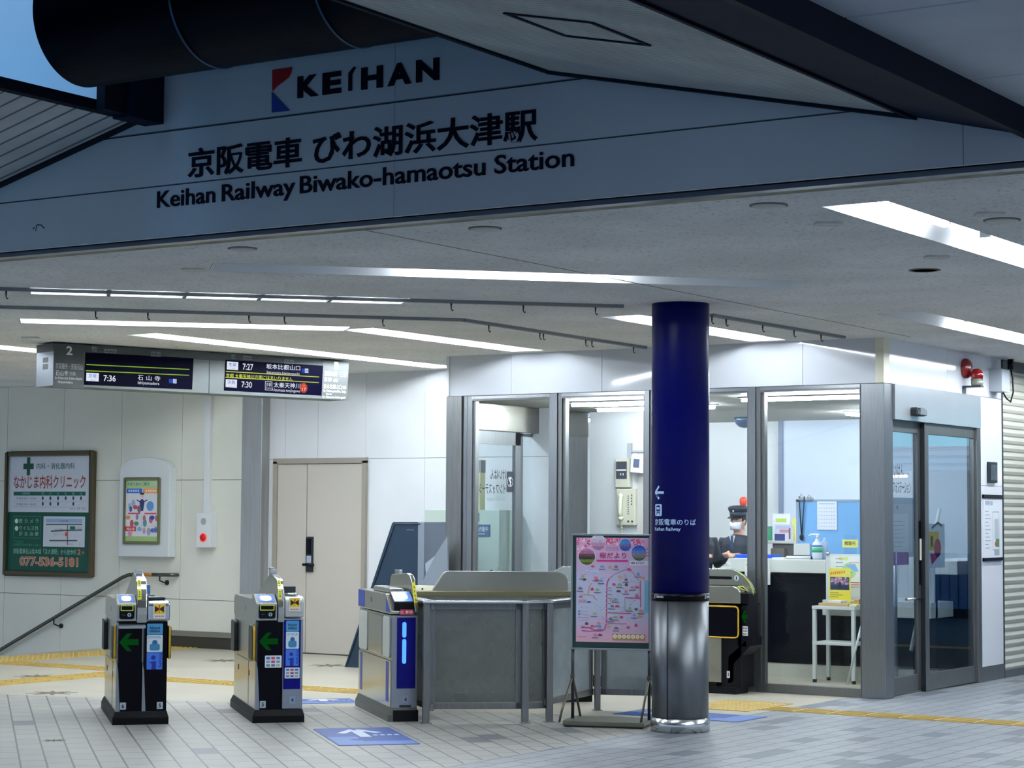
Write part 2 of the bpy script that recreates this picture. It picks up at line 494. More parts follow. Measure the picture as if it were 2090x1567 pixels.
ylight('ceiling light between the hook rails, ending at the office front', -10.57, 13.85, 16.55, [(0.10, .97)])
ylight('ceiling light passing behind the blue column to the office front', -8.08, 13.95, 16.58, [(0.15, .97)])
ylight('ceiling light at far left, partly hidden by the departure board', -14.72, 11.6, 17.2, [(0.0, .33), (.34, .66), (.67, 1)])
ylight('ceiling light at upper right with a glaring tube beside an unlit stretch', -4.16, 9.50, 13.2, [(0.06, .33), (.50, .78), (.80, .99)])
ylight('ceiling light before the roller shutter, its near half unlit', -6.09, 14.75, 21.2, [(0.225, .43), (.44, .70), (.71, .98)])

ylight('added ceiling light outside the right of the view', -2.1, 9.50, 13.2, [(0.06, .33), (.36, .66), (.70, .97)])  # this and the next troughs are added unseen, brightening door wall and shutter
ylight('second added ceiling light outside the right of the view', -2.1, 14.75, 18.5, [(0.06, .33), (.36, .66), (.70, .97)])
ylight('third added ceiling light outside the right of the view', -4.16, 14.75, 18.5, [(0.06, .33), (.36, .66), (.70, .97)])
from mathutils.geometry import delaunay_2d_cdt
def holed_plane(m, x0, y0, x1, y1, z, quads):
    """horizontal sheet facing down with rectangular openings"""
    vs = [Vector(p) for p in ((x0, y0), (x1, y0), (x1, y1), (x0, y1))]; es = [(0, 1), (1, 2), (2, 3), (3, 0)]
    for q in quads:
        k = len(vs); vs += [Vector((p[0], p[1])) for p in q]; es += [(k, k + 1), (k + 1, k + 2), (k + 2, k + 3), (k + 3, k)]
    ov, oe, of, _, _, _ = delaunay_2d_cdt(vs, es, [], 0, 1e-5)
    def inside(c, q):
        sg = [(q[(i + 1) % 4] - q[i]).cross(c - q[i]) for i in range(4)]
        return all(s_ > 0 for s_ in sg) or all(s_ < 0 for s_ in sg)
    q2 = [[Vector((p[0], p[1])) for p in q] for q in quads]; keep = []
    for f_ in of:
        c = sum((ov[i] for i in f_), Vector((0, 0))) / len(f_)
        if not any(inside(c, q) for q in q2): keep.append(tuple(f_)[::-1])
    m.mesh([(v.x, v.y, z) for v in ov], keep)
cl = MB(CEIL); quads = []
for lb, a, b, w, lit in LIGHTS:
    d = (b - a).normalized(); n_ = Vector((-d.y, d.x, 0)) * w / 2
    quads.append([a - n_, b - n_, b + n_, a + n_])
holed_plane(cl, -26, YF + 0.22, 9, 26, ZC, quads)
cl.box(-26, YF + .22, ZC + .14, 9, 26, ZC + .3)
ceil = struct('ceiling', cl)
jn = MB(mat('ceiling_joint', (120, 116, 106), .9)); xj_ = cz(1310, 580).x; jn.box(xj_ - .006, YF + .24, ZC - .001, xj_ + .006, 16.8, ZC + .001); struct('trim_8', jn)

TUBE = emitter('fluorescent_glow', (0.86, 0.93, 1.0), TUBE_STRENGTH)
REFL = mat('white_reflector', (225, 228, 230), 0.4)
for lb, a, b, w, lit in LIGHTS:
    d = (b - a).normalized(); Ln = (b - a).length
    t = thing('ceiling_light', lb, 'ceiling light', frame((a.x, a.y, ZC), d, z=UP), 'recessed ceiling lights')
    h = MB(REFL, t.M); e = 0.004; D = 0.125; W2 = w / 2 - e
    h.box(e, -W2, D - .006, Ln - e, W2, D)
    h.mesh([(e, -W2, 0), (Ln - e, -W2, 0), (Ln - e, -W2 + .07, D - .006), (e, -W2 + .07, D - .006)], [(0, 1, 2, 3)])
    h.mesh([(e, W2, 0), (Ln - e, W2, 0), (Ln - e, W2 - .07, D - .006), (e, W2 - .07, D - .006)], [(3, 2, 1, 0)])
    h.box(e, -W2, 0, e + .006, W2, D); h.box(Ln - e - .006, -W2, 0, Ln - e, W2, D)
    build('reflector', h, t)
    if len(lit) == 5:
        for s_ in (.205, .405, .605, .795):
            v_ = MB(mat('baffle_grey', (70, 72, 76), .6), t.M); v_.box(s_ * Ln - .014, -W2, -.004, s_ * Ln + .014, W2, D - .01); build('divider', v_, t)
    for s0, s1 in lit:
        m_ = MB(TUBE, t.M)
        m_.cyl((max(.04, s0 * Ln), 0, .055), (min(Ln - .04, s1 * Ln), 0, .055), .026, 12)
        build('tube', m_, t)
        for sx in (max(.04, s0 * Ln), min(Ln - .04, s1 * Ln)):
            c_ = MB(WHITE, t.M); c_.box(sx - .012, -.03, .045, sx + .012, .03, D - .006); build('lamp_holder', c_, t)

# ---- rails with hooks under the ceiling
RAIL = mat('rail_grey', (128, 131, 136), 0.5, 0.3); HOOKM = mat('hook_black', (10, 10, 12), 0.5)
def rail(label, path, hooks):
    path = [Vector((p[0], p[1], ZC - 0.012)) for p in path]
    t = thing('ceiling_rail', label, 'rail', (path[0].x, path[0].y, ZC), 'hook rails under the ceiling')
    r = MB(RAIL)
    for p, q_ in zip(path[:-1], path[1:]):
        r.T = frame(p, q_ - p, z=UP); r.box(0, -.02, -.012, (q_ - p).length, .02, .012)
    build('track', r, t)
    for hx, hy in hooks:
        # nearest point of the track to the hook's place
        p = on_z(hx, hy, ZC - 0.03); best = None
        for a_, b_ in zip(path[:-1], path[1:]):
            s = max(0, min(1, (p - a_).dot(b_ - a_) / (b_ - a_).length_squared)); c = a_ + (b_ - a_) * s
            if best is None or (c - p).length < (best - p).length: best = c
        k = MB(HOOKM); c = best
        k.cyl(c + Vector((0, 0, -.012)), c + Vector((0, 0, -.05)), .007, 8, r2=.004)
        k.tube([c + Vector((0, 0, -.05)), c + Vector((.004, 0, -.06)), c + Vector((.012, 0, -.067)), c + Vector((.02, 0, -.06))], .004, 6)
        build('hook', k, t)
rail('grey hook rail on the ceiling running slantwise to the blue column', [cz(-120, 583), cz(1272, 622)],
     [(10, 586), (935, 613), (1085, 617), (1238, 620)])
rail('grey hook rail that bends beside the middle ceiling light', [cz(-120, 620), cz(945, 650), Vector((-9.33, 16.6, 0))],
     [(197, 632), (305, 635), (511, 643), (584, 645), (789, 649), (1030, 664), (1127, 680), (1136, 681), (1223, 694), (1233, 696), (1312, 709)])
rail('short grey hook rail on the ceiling right of the blue column', [Vector((-7.37, 14.15, 0)), Vector((-7.30, 16.45, 0))],
     [(1450, 641), (1516, 651), (1580, 664), (1637, 675), (1695, 684)])

# ---- plates and speakers on the ceiling
PLATE = mat('plate_white', (205, 205, 200), 0.5); RIM = mat('plate_rim', (120, 116, 100), 0.6)
def ceil_disc(x, y, r, label, rim=True, hole=False):
    c = on_z(x, y, ZC - .004)
    m_ = MB(PLATE, Matrix.Translation((c.x, c.y, ZC)))
    if hole: m_.lathe([(r, 0), (r, -.004), (r - .012, -.006), (r - .02, .0)], 24, RIM); m_.lathe([(r - .02, -.0035), (0, -.0035)], 24, mat('speaker_dark', (42, 44, 40), .8))
    else: m_.lathe([(r, 0), (r, -.008), (r * .8, -.014), (0, -.016)], 24, PLATE); m_.lathe([(r + .012, 0), (r + .012, -.005), (r, -.006)], 24, RIM)
    solo('ceiling_disc', m_, label, 'ceiling fitting', 'round fittings in the ceiling')
ceil_disc(495, 508, .075, 'round white ceiling fitting under the left half of the sign wall')
ceil_disc(990, 467, .08, 'round white ceiling fitting under the middle of the sign wall')
ceil_disc(1569, 420, .085, 'round yellowed ceiling fitting under the right end of the sign wall')
ceil_disc(2045, 450, .085, 'round white ceiling fitting right of the glaring light')
ceil_disc(1887, 552, .10, 'dark round speaker hole between the two right ceiling lights', hole=True)
def ceil_plate(x, y, label):
    c = on_z(x, y, ZC); m_ = MB(PLATE, frame((c.x, c.y, ZC), (0.84, 0.54, 0), z=UP))
    m_.prism(rr(-.075, -.06, .075, .06, .03), -.012, 0); m_.use(HOOKM)
    for sx in (-.035, 0.01, .04): m_.box(sx - .006, -.006, -.014, sx + .006, .006, -.011)
    solo('ceiling_plate', m_, label, 'ceiling fitting', 'small plates on the ceiling', .003)
ceil_plate(1690, 455, 'small pale ceiling plate left of the glaring light')
ceil_plate(2020, 435, 'small pale ceiling plate above the round fitting at right')
ceil_plate(1912, 523, 'small pale ceiling plate above the dark speaker hole')
ceil_plate(395, 549, 'small pale ceiling plate left of the long trough')
ceil_plate(62, 688, 'small pale ceiling plate above the departure board')
ceil_plate(872, 757, 'small pale ceiling plate near the office corner')

# ---- the sign wall
FASC = mat('fascia_panel', (214, 217, 222), 0.55, noise=0.05, nscale=1.2)
FASC_D = mat('fascia_edge', (60, 66, 76), 0.6)
w = MB(FASC)
z0, j1, j2 = 3.012, 3.289, 3.582
for za, zb_ in ((z0, j1 - .004), (j1 + .004, j2 - .006), (j2 + .006, 5.2)):
    for xa, xb in ((-24, -8.9 + .0), (-8.897, -6.03), (-6.027, -3.1), (-3.097, 6)):
        w.box(xa, YF, za, xb, YF + .05, zb_)
w.box(-24, YF + .02, z0, 6, YF + .24, 5.2, FASC_D)
struct('wall_front', w)
tr = MB(mat('lip_steel', (118, 128, 142), 0.35, 0.7, noise=.15, nscale=2))
tr.box(-24, YF + .06, z0 - .022, 6, YF + .13, z0, None); tr.use(mat('lip_patched', (150, 148, 128), .7, noise=.45, nscale=4))
tr.box(-24, YF + .13, z0 - .016, 6, YF + .24, z0 + .0, None)
struct('trim_1', tr)

# ---- soffits, beam and duct outside
def slat_material(name, col, period, dark):
    m, nt, b_ = nmat(name); N = nt.nodes.new; L = nt.links.new
    g = N('ShaderNodeNewGeometry'); sp = N('ShaderNodeSeparateXYZ'); L(g.outputs['Position'], sp.inputs[0])
    mu = N('ShaderNodeMath'); mu.operation = 'MULTIPLY'; mu.inputs[1].default_value = 1 / period; L(sp.outputs['Y'], mu.inputs[0])
    fr = N('ShaderNodeMath'); fr.operation = 'FRACT'; L(mu.outputs[0], fr.inputs[0])
    r = N('ShaderNodeMapRange'); r.inputs['From Min'].default_value = .82; r.inputs['From Max'].default_value = .9; L(fr.outputs[0], r.inputs[0])
    n = N('ShaderNodeTexNoise'); n.inputs['Scale'].default_value = 2.5; n.inputs['Detail'].default_value = 7; L(g.outputs['Position'], n.inputs['Vector'])
    rn = N('ShaderNodeMapRange'); rn.inputs['From Min'].default_value = .3; rn.inputs['From Max'].default_value = .7; rn.inputs['To Min'].default_value = .8; rn.inputs['To Max'].default_value = 1.15; L(n.outputs['Fac'], rn.inputs[0])
    hs = N('ShaderNodeHueSaturation'); hs.inputs['Color'].default_value = (lin(col[0]), lin(col[1]), lin(col[2]), 1); L(rn.outputs[0], hs.inputs['Value'])
    mx = N('ShaderNodeMix'); mx.data_type = 'RGBA'; L(r.outputs[0], mx.inputs[0]); L(hs.outputs[0], mx.inputs[6])
    mx.inputs[7].default_value = (lin(col[0]) * dark, lin(col[1]) * dark, lin(col[2]) * dark, 1)
    L(mx.outputs[2], b_.inputs['Base Color'])
    bp = N('ShaderNodeBump'); bp.invert = True; bp.inputs['Distance'].default_value = .01; bp.inputs['Strength'].default_value = .6; L(r.outputs[0], bp.inputs['Height']); L(bp.outputs[0], b_.inputs['Normal'])
    b_.inputs['Roughness'].default_value = .6
    return m
SL_R = slat_material('fine_slats', (208, 210, 206), .044, .30)
SL_L = slat_material('broad_slats', (214, 214, 216), .125, .22)
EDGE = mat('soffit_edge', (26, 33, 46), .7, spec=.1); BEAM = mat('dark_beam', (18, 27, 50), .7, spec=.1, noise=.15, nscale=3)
def zr(x): return 3.237 - .2175 * (x + 3.315)
sr = MB(SL_R)
xa, xb = -5.119, -3.32
sr.prism([(xa, zr(xa)), (xb, zr(xb)), (xb, zr(xb) + .12), (xa, zr(xa) + .12)], 3.0, YF - .004, 'y')
sr.use(EDGE); sr.prism([(xa - .012, zr(xa) - .012), (xa + .02, zr(xa) - .016), (xa + .02, zr(xa) + .2), (xa - .012, zr(xa) + .2)], 3.0, YF - .004, 'y')
sr.prism([(xa, zr(xa) - .014), (xb, zr(xb) - .014), (xb, zr(xb) + .01), (xa, zr(xa) + .01)], YF - .05, YF - .003, 'y')
sof = struct('soffit', sr)
hc = MB(EDGE)     # hatch outline in the slats
hy0, hy1 = on_x(1335, 95, -4.1).y, on_x(1215, 48, -4.1).y
def pp(px, py):
    n_ = Vector((.2175, 0, 1)).normalized(); return on_p(px, py, (-3.315, 5, 3.237), n_)
c1, c2, c3, c4 = pp(1020, 22), pp(1215, 48), pp(1335, 95), pp(1145, 68)
hxa, hxb = (c1.x + c4.x) / 2, (c2.x + c3.x) / 2; hya, hyb = (c1.y + c2.y) / 2, (c3.y + c4.y) / 2
def seg(x0, y0, x1, y1):
    hc.prism([(x0, zr(x0) - .006), (x1, zr(x1) - .006), (x1, zr(x1) + .004), (x0, zr(x0) + .004)], y0, y1, 'y')
seg(hxa, hya - .012, hxb, hya + .012); seg(hxa, hyb - .012, hxb, hyb + .012); seg(hxa - .012, hya, hxa + .012, hyb); seg(hxb - .012, hya, hxb + .012, hyb)
solo('access_hatch', hc, 'dark outlined access hatch in the finely slatted soffit', 'hatch')
def zl(x): return 3.658 + .252 * (x + 7.713)
sl = MB(SL_L)
xa, xb = -12.5, -7.713
sl.prism([(xa, zl(xa)), (xb, zl(xb)), (xb, zl(xb) + .03), (xa, zl(xa) + .03)], 4.4, YF - .004, 'y')
sl.use(EDGE); sl.prism([(xb - .03, zl(xb) - .012), (xb + .012, zl(xb) - .006), (xb + .012, zl(xb) + .05), (xb - .03, zl(xb) + .04)], 4.4, YF - .004, 'y')
sl.prism([(xa, zl(xa) - .014), (xb, zl(xb) - .014), (xb, zl(xb) + .01), (xa, zl(xa) + .01)], YF - .05, YF - .003, 'y')
struct('soffit', sl)
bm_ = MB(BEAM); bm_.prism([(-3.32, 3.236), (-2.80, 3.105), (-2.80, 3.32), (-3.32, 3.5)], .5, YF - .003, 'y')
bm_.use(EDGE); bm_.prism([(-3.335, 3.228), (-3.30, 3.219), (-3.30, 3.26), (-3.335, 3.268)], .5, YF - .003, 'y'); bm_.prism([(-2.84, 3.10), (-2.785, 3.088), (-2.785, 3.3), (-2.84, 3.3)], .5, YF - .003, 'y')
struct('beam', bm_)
pn = MB(mat('soffit_panel', (226, 230, 236), .6, noise=.08, nscale=2))
ys = [.55, 1.7, 2.85, 4.0, 5.15, 6.30, 7.45, YF - .004]
for ya, yb in zip(ys[:-1], ys[1:]): pn.box(-2.79, ya + .008, 3.20, 6, yb - .008, 3.26)
pn.use(mat('gap_dark', (10, 12, 18), .9)); pn.box(-2.79, .5, 3.24, 6, YF - .004, 3.33)
struct('ceiling_outer', pn)
dk = MB(EDGE); dk.box(-7.66, .5, 4.42, 6, YF - .004, 4.8); dk.box(-7.66, 5.3, 3.515, -5.0, 5.5, 4.42); dk.box(-5.0, 5.3, 3.8, 6, 5.5, 4.42); dk.box(-14, 1.6, 2.4, 8, 1.9, 4.8); dk.box(-8.25, .5, 3.60, -8.18, 7.25, 4.6); dk.box(-7.66, 7.80, 3.64, -7.60, YF - .004, 4.42); struct('sky_blocker', dk)  # blocks added overhead, shaped to keep sky light off the sign wall
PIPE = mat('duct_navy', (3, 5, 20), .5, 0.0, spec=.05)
t = thing('duct', 'thick dark round duct in front of the sign wall above the railway logo', 'duct', (-7.48, 7.5, 3.69))
d_ = MB(PIPE)
d_.cyl((-7.48, 7.5, 4.025), (1.0, 7.5, 4.025), .334, 64)
build('pipe', d_, t)
for px in (352, 640):
    c = on_y(px, 30, 7.5 - .3); s_ = MB(mat('duct_seam', (70, 100, 130), .3, .6)); s_.T = frame((c.x, 7.5, 4.025), (0, 1, 0), z=(1, 0, 0))
    s_.lathe([(.334, -.006), (.339, -.004), (.339, .004), (.334, .006)], 64); build('seam', s_, t)
br = MB(BEAM); br.box(-7.69, 7.95, 3.62, -7.555, YF, 3.88)
solo('wall_bracket', br, 'dark block on the sign wall under the end of the duct', 'bracket', None, .004)

# ---- back wall, baseboard, left wall
def panel_wall_material(name, colour, xs, zs, tintleft=None):
    m, nt, b_ = nmat(name); N = nt.nodes.new; L = nt.links.new
    g = N('ShaderNodeNewGeometry'); n = N('ShaderNodeTexNoise'); n.inputs['Scale'].default_value = 1.3; n.inputs['Detail'].default_value = 4
    L(g.outputs['Position'], n.inputs['Vector'])
    r = N('ShaderNodeMapRange'); r.inputs['From Min'].default_value = .3; r.inputs['From Max'].default_value = .7; r.inputs['To Min'].default_value = .95; r.inputs['To Max'].default_value = 1.04; L(n.outputs['Fac'], r.inputs[0])
    hs = N('ShaderNodeHueSaturation'); hs.inputs['Color'].default_value = (*[lin(c) for c in colour], 1); L(r.outputs[0], hs.inputs['Value'])
    L(hs.outputs[0], b_.inputs['Base Color']); b_.inputs['Roughness'].default_value = .35
    return m
WALL_L = panel_wall_material('wall_panel_beige', (224, 224, 212), None, None)
WALL_R = panel_wall_material('wall_panel_white', (220, 223, 226), None, None)
JOINT = mat('panel_joint', (92, 92, 86), .8)
wb = MB(WALL_L)
xj = [-26, -23.2, -21.1, on_y(15, 900, YB).x, on_y(130, 900, YB).x, on_y(248, 900, YB).x, on_y(372, 900, YB).x, -15.22]
zj = [-2.6, .55, on_y(450, 979, YB).z, ZC]
for a_, b_ in zip(xj[:-1], xj[1:]):
    for c_, d_ in zip(zj[:-1], zj[1:]): wb.box(a_ + .003, YB, c_ + .003, b_ - .003, YB + .02, d_ - .003)
wb.use(WALL_R)
xj = [-15.22, -14.9, on_y(650, 800, YB).x, on_y(748, 800, YB).x, on_y(868, 800, YB).x, -11.3]
for a_, b_ in zip(xj[:-1], xj[1:]):
    for c_, d_ in zip([0, 2.16, ZC], [2.155, ZC, ZC]):
        if d_ > c_: wb.box(a_ + .0015, YB, c_, b_ - .0015, YB + .02, d_)
wb.box(-26, YB + .012, -2.6, -11.3, YB + .2, ZC, JOINT)
struct('wall_back', wb)
bb = MB(mat('baseboard_dark', (46, 44, 36), .5)); bb.box(-16.75, YB - .03, 0, -15.53, YB, .13); bb.use(mat('baseboard_grey', (118, 116, 104), .5)); bb.box(-16.75, YB - .04, .13, -15.53, YB, .19)
struct('baseboard_back', bb)
bb = MB(mat('baseboard_low', (60, 60, 56), .5)); bb.box(-13.7, YB - .008, 0, -11.65, YB, .02); bb.box(-15.2, YB - .008, 0, -15.06, YB, .02)
struct('baseboard_right', bb)
wl = MB(WALL_L); wl.box(-26.2, YF, -2.6, -26, YB + .2, ZC); struct('wall_left', wl)
pl_ = MB(mat('pilaster_steel', (170, 172, 170), .42, .7, noise=.08, nscale=4, stretch=(8, 8, .4))); a_ = on_y(497, 812, YB - .12).x; b_ = on_y(538, 812, YB - .12).x
pl_.box(a_, YB - .14, 0, b_, YB + .0, ZC); struct('pilaster', pl_, bevel=.006)
# ================================================================== OFFICE
XL = -11.63
YBK = 22.0
fw = MB(WHITE_G)
xj = [XL + .03, on_y(1046, 730, YO).x, on_y(1231, 710, YO).x, -9.19, on_y(1640, 700, YO).x, XO - .07]
for a_, b_ in zip(xj[:-1], xj[1:]): fw.box(a_ + .002, YO - .02, 2.708, b_ - .002, YO, ZC)
fw.use(JOINT); fw.box(XL + .03, YO - .008, 2.708, XO - .07, YO + .08, ZC)
fw.use(WHITE); fw.box(XL, YO - .035, 2.708, XL + .03, YO + .08, ZC); fw.use(CREAM); fw.box(XO - .075, YO - .03, 2.708, XO + .002, YO + .1, ZC)
struct('wall_office_front', fw)
fr_ = MB(mat('white_enamel_side', (226, 230, 236), .1, bump=.01, noise=.01, nscale=1.5))
yj = [YO + .1, 18.2, 19.64]
for a_, b_ in zip(yj[:-1], yj[1:]): fr_.box(XO - .05, a_ + .002, 2.71, XO, b_ - .002, ZC)
fr_.box(XO - .05, 19.03, 1.86, XO, 19.64, 2.706); fr_.box(XO - .05, 19.03, .14, XO, 19.64, 1.857)
fr_.use(STEEL_D); fr_.box(XO - .05, 19.03, 0, XO + .008, 19.64, .137); fr_.use(DARK); fr_.box(XO - .05, 19.64, 0, XO + .006, 19.665, ZC)
fr_.use(JOINT); fr_.box(XO - .1, YO + .1, 2.71, XO - .01, 19.64, ZC); fr_.box(XO - .1, 19.03, 0, XO - .02, 19.64, 2.71)
struct('wall_office_right', fr_)
# posts
def post(x0, x1, y0, y1, z1=2.705, m=STEEL_D, grooves=()):
    p = MB(m); p.box(x0, y0, 0, x1, y1, z1)
    p.use(DARK)
    for g0, g1 in grooves: p.box(g0, y0 - .002, 0, g1, y0 + .01, z1)
    return struct('trim_2', p, bevel=.004)
p_l1 = on_y(945, 900, YO).x
post(XL, p_l1, YO - .03, YO + .12)
post(p_l1 + .008, p_l1 + .11, YO - .01, YO + .08, m=STEEL, grooves=((p_l1 + .008, p_l1 + .02), (p_l1 + .05, p_l1 + .06)))
post(-7.275, XO, YO - .02, YO + .17, m=STEEL, grooves=((-7.275, -7.262),))
mull = [(-10.439, -10.313), (on_y(1318, 900, YO).x, on_y(1336, 900, YO).x), (-8.345, -8.233)]
for a_, b_ in mull:
    p = MB(STEEL); p.box(a_, YO - .025, 0, b_ - .045, YO + .1, 2.705); p.use(STEEL_D); p.box(b_ - .045, YO - .01, 0, b_, YO + .1, 2.705); p.use(DARK); p.box(b_ - .048, YO - .012, 0, b_ - .041, YO, 2.705)
    struct('trim_3', p)
edges = [p_l1 + .11] + [v for a_, b_ in mull for v in (a_, b_)] + [-7.262]
for i in range(4):
    x0, x1 = edges[2 * i], edges[2 * i + 1]
    win = MB(STEEL_D); win.box(x0, YO - .005, 0, x1, YO + .09, .075); win.box(x0, YO - .012, 2.655, x1, YO + .08, 2.705); win.use(STEEL_L); win.box(x0, YO - .02, 2.672, x1, YO - .01, 2.700)
    win.use(STEEL_D); win.box(x0, YO + .01, .075, x0 + .03, YO + .07, 2.655); win.box(x1 - .03, YO + .01, .075, x1, YO + .07, 2.655)
    n = struct('window_%d' % (i + 1), win)
    g = MB(GLASS); g.box(x0 + .02, YO + .035, .07, x1 - .02, YO + .045, 2.66); build('pane', g, n)
# automatic door on the right face
hd = MB(mat('header_steel', (205, 208, 212), .24, .6, noise=.03, nscale=2)); hd.box(XO - .1, YO + .175, 2.40, XO + .02, 19.02, 2.708)
struct('door_header', hd, bevel=.003)
def leaf(x, y0, y1, nm, solid=.10):
    d = MB(STEEL_D); wd = .085
    d.box(x - .04, y0, .01, x, y0 + wd, 2.40); d.box(x - .04, y1 - wd, .01, x, y1, 2.40); d.box(x - .04, y0 + wd, .01, x, y1 - wd, .16); d.box(x - .04, y0 + wd, 2.30, x, y1 - wd, 2.40)
    n = struct(nm, d, bevel=.003); g = MB(GLASS_DOOR); g.box(x - .026, y0 + wd - .01, .15, x - .016, y1 - wd + .01, 2.31); build('pane', g, n); return n
d1 = leaf(XO - .055, YO + .12, 17.70, 'door_1')
hb = MB(STEEL_L); hb.cyl((XO - .04, 17.30, .83), (XO - .04, 17.66, .83), .012, 10); hb.cyl((XO - .04, 17.34, .83), (XO - .06, 17.34, .83), .01, 8); hb.cyl((XO - .04, 17.62, .83), (XO - .06, 17.62, .83), .01, 8)
build('handle', hb, d1)
lk = MB(BLACK); lk.box(XO - .056, 17.63, .95, XO - .05, 17.68, 1.52); lk.use(CREAM); lk.box(XO - .052, 17.635, 1.17, XO - .044, 17.675, 1.36); build('lock_plate', lk, d1)
d2 = leaf(XO - .012, 17.68, 18.99, 'door_2')
jb = MB(STEEL_D); jb.box(XO - .09, 18.93, 0, XO + .012, 19.03, 2.40); jb.use(DARK); jb.box(XO - .06, 17.672, 0, XO - .008, 17.684, 2.4); struct('trim_4', jb, bevel=.003)
INK = P(12, 18, 40); INK_B = P(20, 24, 30)
T = sign_frame((XO - .052, YO + .2, 0), (0, 1, 0)); tx = MB(INK, T)
za = on_x(1824, 965, XO - .05).z
tx.text('けいはん', .03, za - .04, .30, .12, 0); tx.text('インフォステーション', -.02, za - .175, .52, .10, 0)
solo('door_lettering', tx, 'dark lettering on the glass of the right-hand sliding door', 'lettering')
# sensor, bell, beacon, box
c = on_x(1867, 841, XO + .02); m_ = MB(DARK); T = frame(c, (0, 1, 0), z=(1, 0, 0)); m_.T = T
m_.prism([(-.1, -.035), (.1, -.035), (.1, .02), (.085, .04), (-.085, .04), (-.1, .02)], 0, .06); m_.use(ALU); m_.prism([(-.085, -.03), (.085, -.03), (.075, .03), (-.075, .03)], .055, .085)
solo('door_sensor', m_, 'small dark door sensor on the steel header above the sliding door', 'sensor', None, .006)
RED = mat('red_enamel', (128, 6, 14), .25, coat=.5)
c = on_x(1968, 752, XO); t = thing('alarm_bell', 'round red alarm bell high on the white wall', 'bell', frame(c, (0, 1, 0), z=(1, 0, 0)))
m_ = MB(RED, t.M); m_.lathe([(.095, .0), (.095, .025), (.09, .04), (.07, .06), (.035, .07), (0, .073)], 32); build('gong', m_, t); m_ = MB(STEEL_L, t.M); m_.ball((0, 0, .072), .010, 10); build('bolt', m_, t)
c = on_x(1994, 776, XO + .13); t = thing('beacon', 'red domed warning beacon on a bracket beside the alarm bell', 'beacon', (c.x, c.y, c.z - .05))
m_ = MB(mat('beacon_red', (130, 4, 12), .12, coat=.6), t.M); m_.lathe([(.056, .062), (.058, .105), (.05, .135), (.032, .155), (0, .162)], 28); build('dome', m_, t)
m_ = MB(mat('beacon_base', (120, 122, 110), .25), t.M); m_.lathe([(.05, 0), (.056, .015), (.056, .062), (0, .062)], 28); build('base', m_, t)
m_ = MB(DARK, t.M); m_.box(-.125, -.04, -.015, .05, .04, 0); m_.box(-.13, -.04, -.08, -.122, .04, 0); build('bracket', m_, t)
c0 = on_x(2009, 745, XO); c1 = on_x(2040, 788, XO)
t = thing('junction_box', 'grey electrical box with a hanging cable at the wall end', 'box', (XO, 19.35, 2.72))
m_ = MB(mat('box_grey', (170, 178, 186), .4)); m_.box(XO, 19.30, 2.765, XO + .13, 19.52, 2.985); build('case', m_, t, .006)
m_ = MB(BLACK); m_.tube([(XO + .08, 19.46, 2.768), (XO + .09, 19.53, 2.71), (XO + .1, 19.62, 2.68), (XO + .1, 19.70, 2.78), (XO + .09, 19.71, 2.92), (XO + .08, 19.68, 3.02)], .008, 8); m_.cyl((XO + .08, 19.68, 3.0), (XO + .08, 19.68, 3.10), .03, 12); build('cable', m_, t)
c = on_x(2022, 964, XO); t = thing('wall_plaque', 'small dark framed plaque on the white wall beside the sliding door', 'plaque', frame(c, (0, 1, 0), z=(1, 0, 0)))
m_ = MB(DARK, t.M); m_.box(-.11, -.10, 0, .11, .10, .03); build('frame', m_, t, .006); m_ = MB(mat('plaque_metal', (92, 100, 112), .3, .8, noise=.3, nscale=20), t.M); m_.box(-.085, -.075, .028, .085, .075, .034); build('plate', m_, t)
c = on_x(2021, 1078, XO); zt = on_x(2021, 1012, XO).z; zb_ = on_x(2021, 1142, XO).z
t = thing('guide_board', 'white guide board with a small floor plan on the wall beside the sliding door', 'board', sign_frame((XO + .001, 19.09, zb_), (0, 1, 0)))
H_ = zt - zb_; m_ = MB(P(226, 230, 236), t.M); m_.box(0, 0, 0, .50, H_, .012); build('sheet', m_, t)
m_ = MB(NAVY_BLACK, t.M); m_.box(-.01, -.012, 0, .51, .02, .02); m_.box(-.01, H_ - .025, 0, .51, H_ + .012, .02); build('rail', m_, t)
m_ = MB(P(90, 110, 140), t.M); m_.text('駅構内図', .04, H_ - .09, .20, .045, .0128)
for i in range(11): m_.rect(.03, H_ - .15 - i * .035, .03 + .1 + .06 * ((i * 7) % 3) / 2, H_ - .145 - i * .035, .0128)
m_.outline(.24, .09, .42, H_ - .15, .006, .0128, P(130, 140, 150)); m_.rect(.29, .2, .40, H_ - .22, .0126, P(185, 195, 200)); m_.rect(.32, .12, .42, .2, .013, P(70, 130, 80)); m_.rect(.30, .13, .34, .17, .0132, P(200, 60, 60)); m_.rect(.28, .04, .42, .10, .013, P(160, 170, 180))
build('plan_print', m_, t)
# roller shutter
SH = mat('shutter_cream', (208, 208, 194), .45, .2)
s_ = MB(SH); z = .06; k = 0
prof = []
while z < 2.98:
    prof += [(XO - .035, z), (XO - .022, z + .008), (XO - .012, z + .035), (XO - .022, z + .062), (XO - .035, z + .068)]; z += .0765
prof += [(XO - .06, z), (XO - .06, .06)]
s_.prism([(p[0], p[1]) for p in prof], 19.66, 24.5, 'y')
s_.use(STEEL_D); s_.box(XO - .06, 19.66, 0, XO, 24.5, .07)
sh = struct('shutter', s_)
s_ = MB(mat('shutter_box', (54, 60, 66), .5)); s_.box(XO - .12, 19.66, 3.0, XO + .01, 24.5, ZC); struct('trim_5', s_)

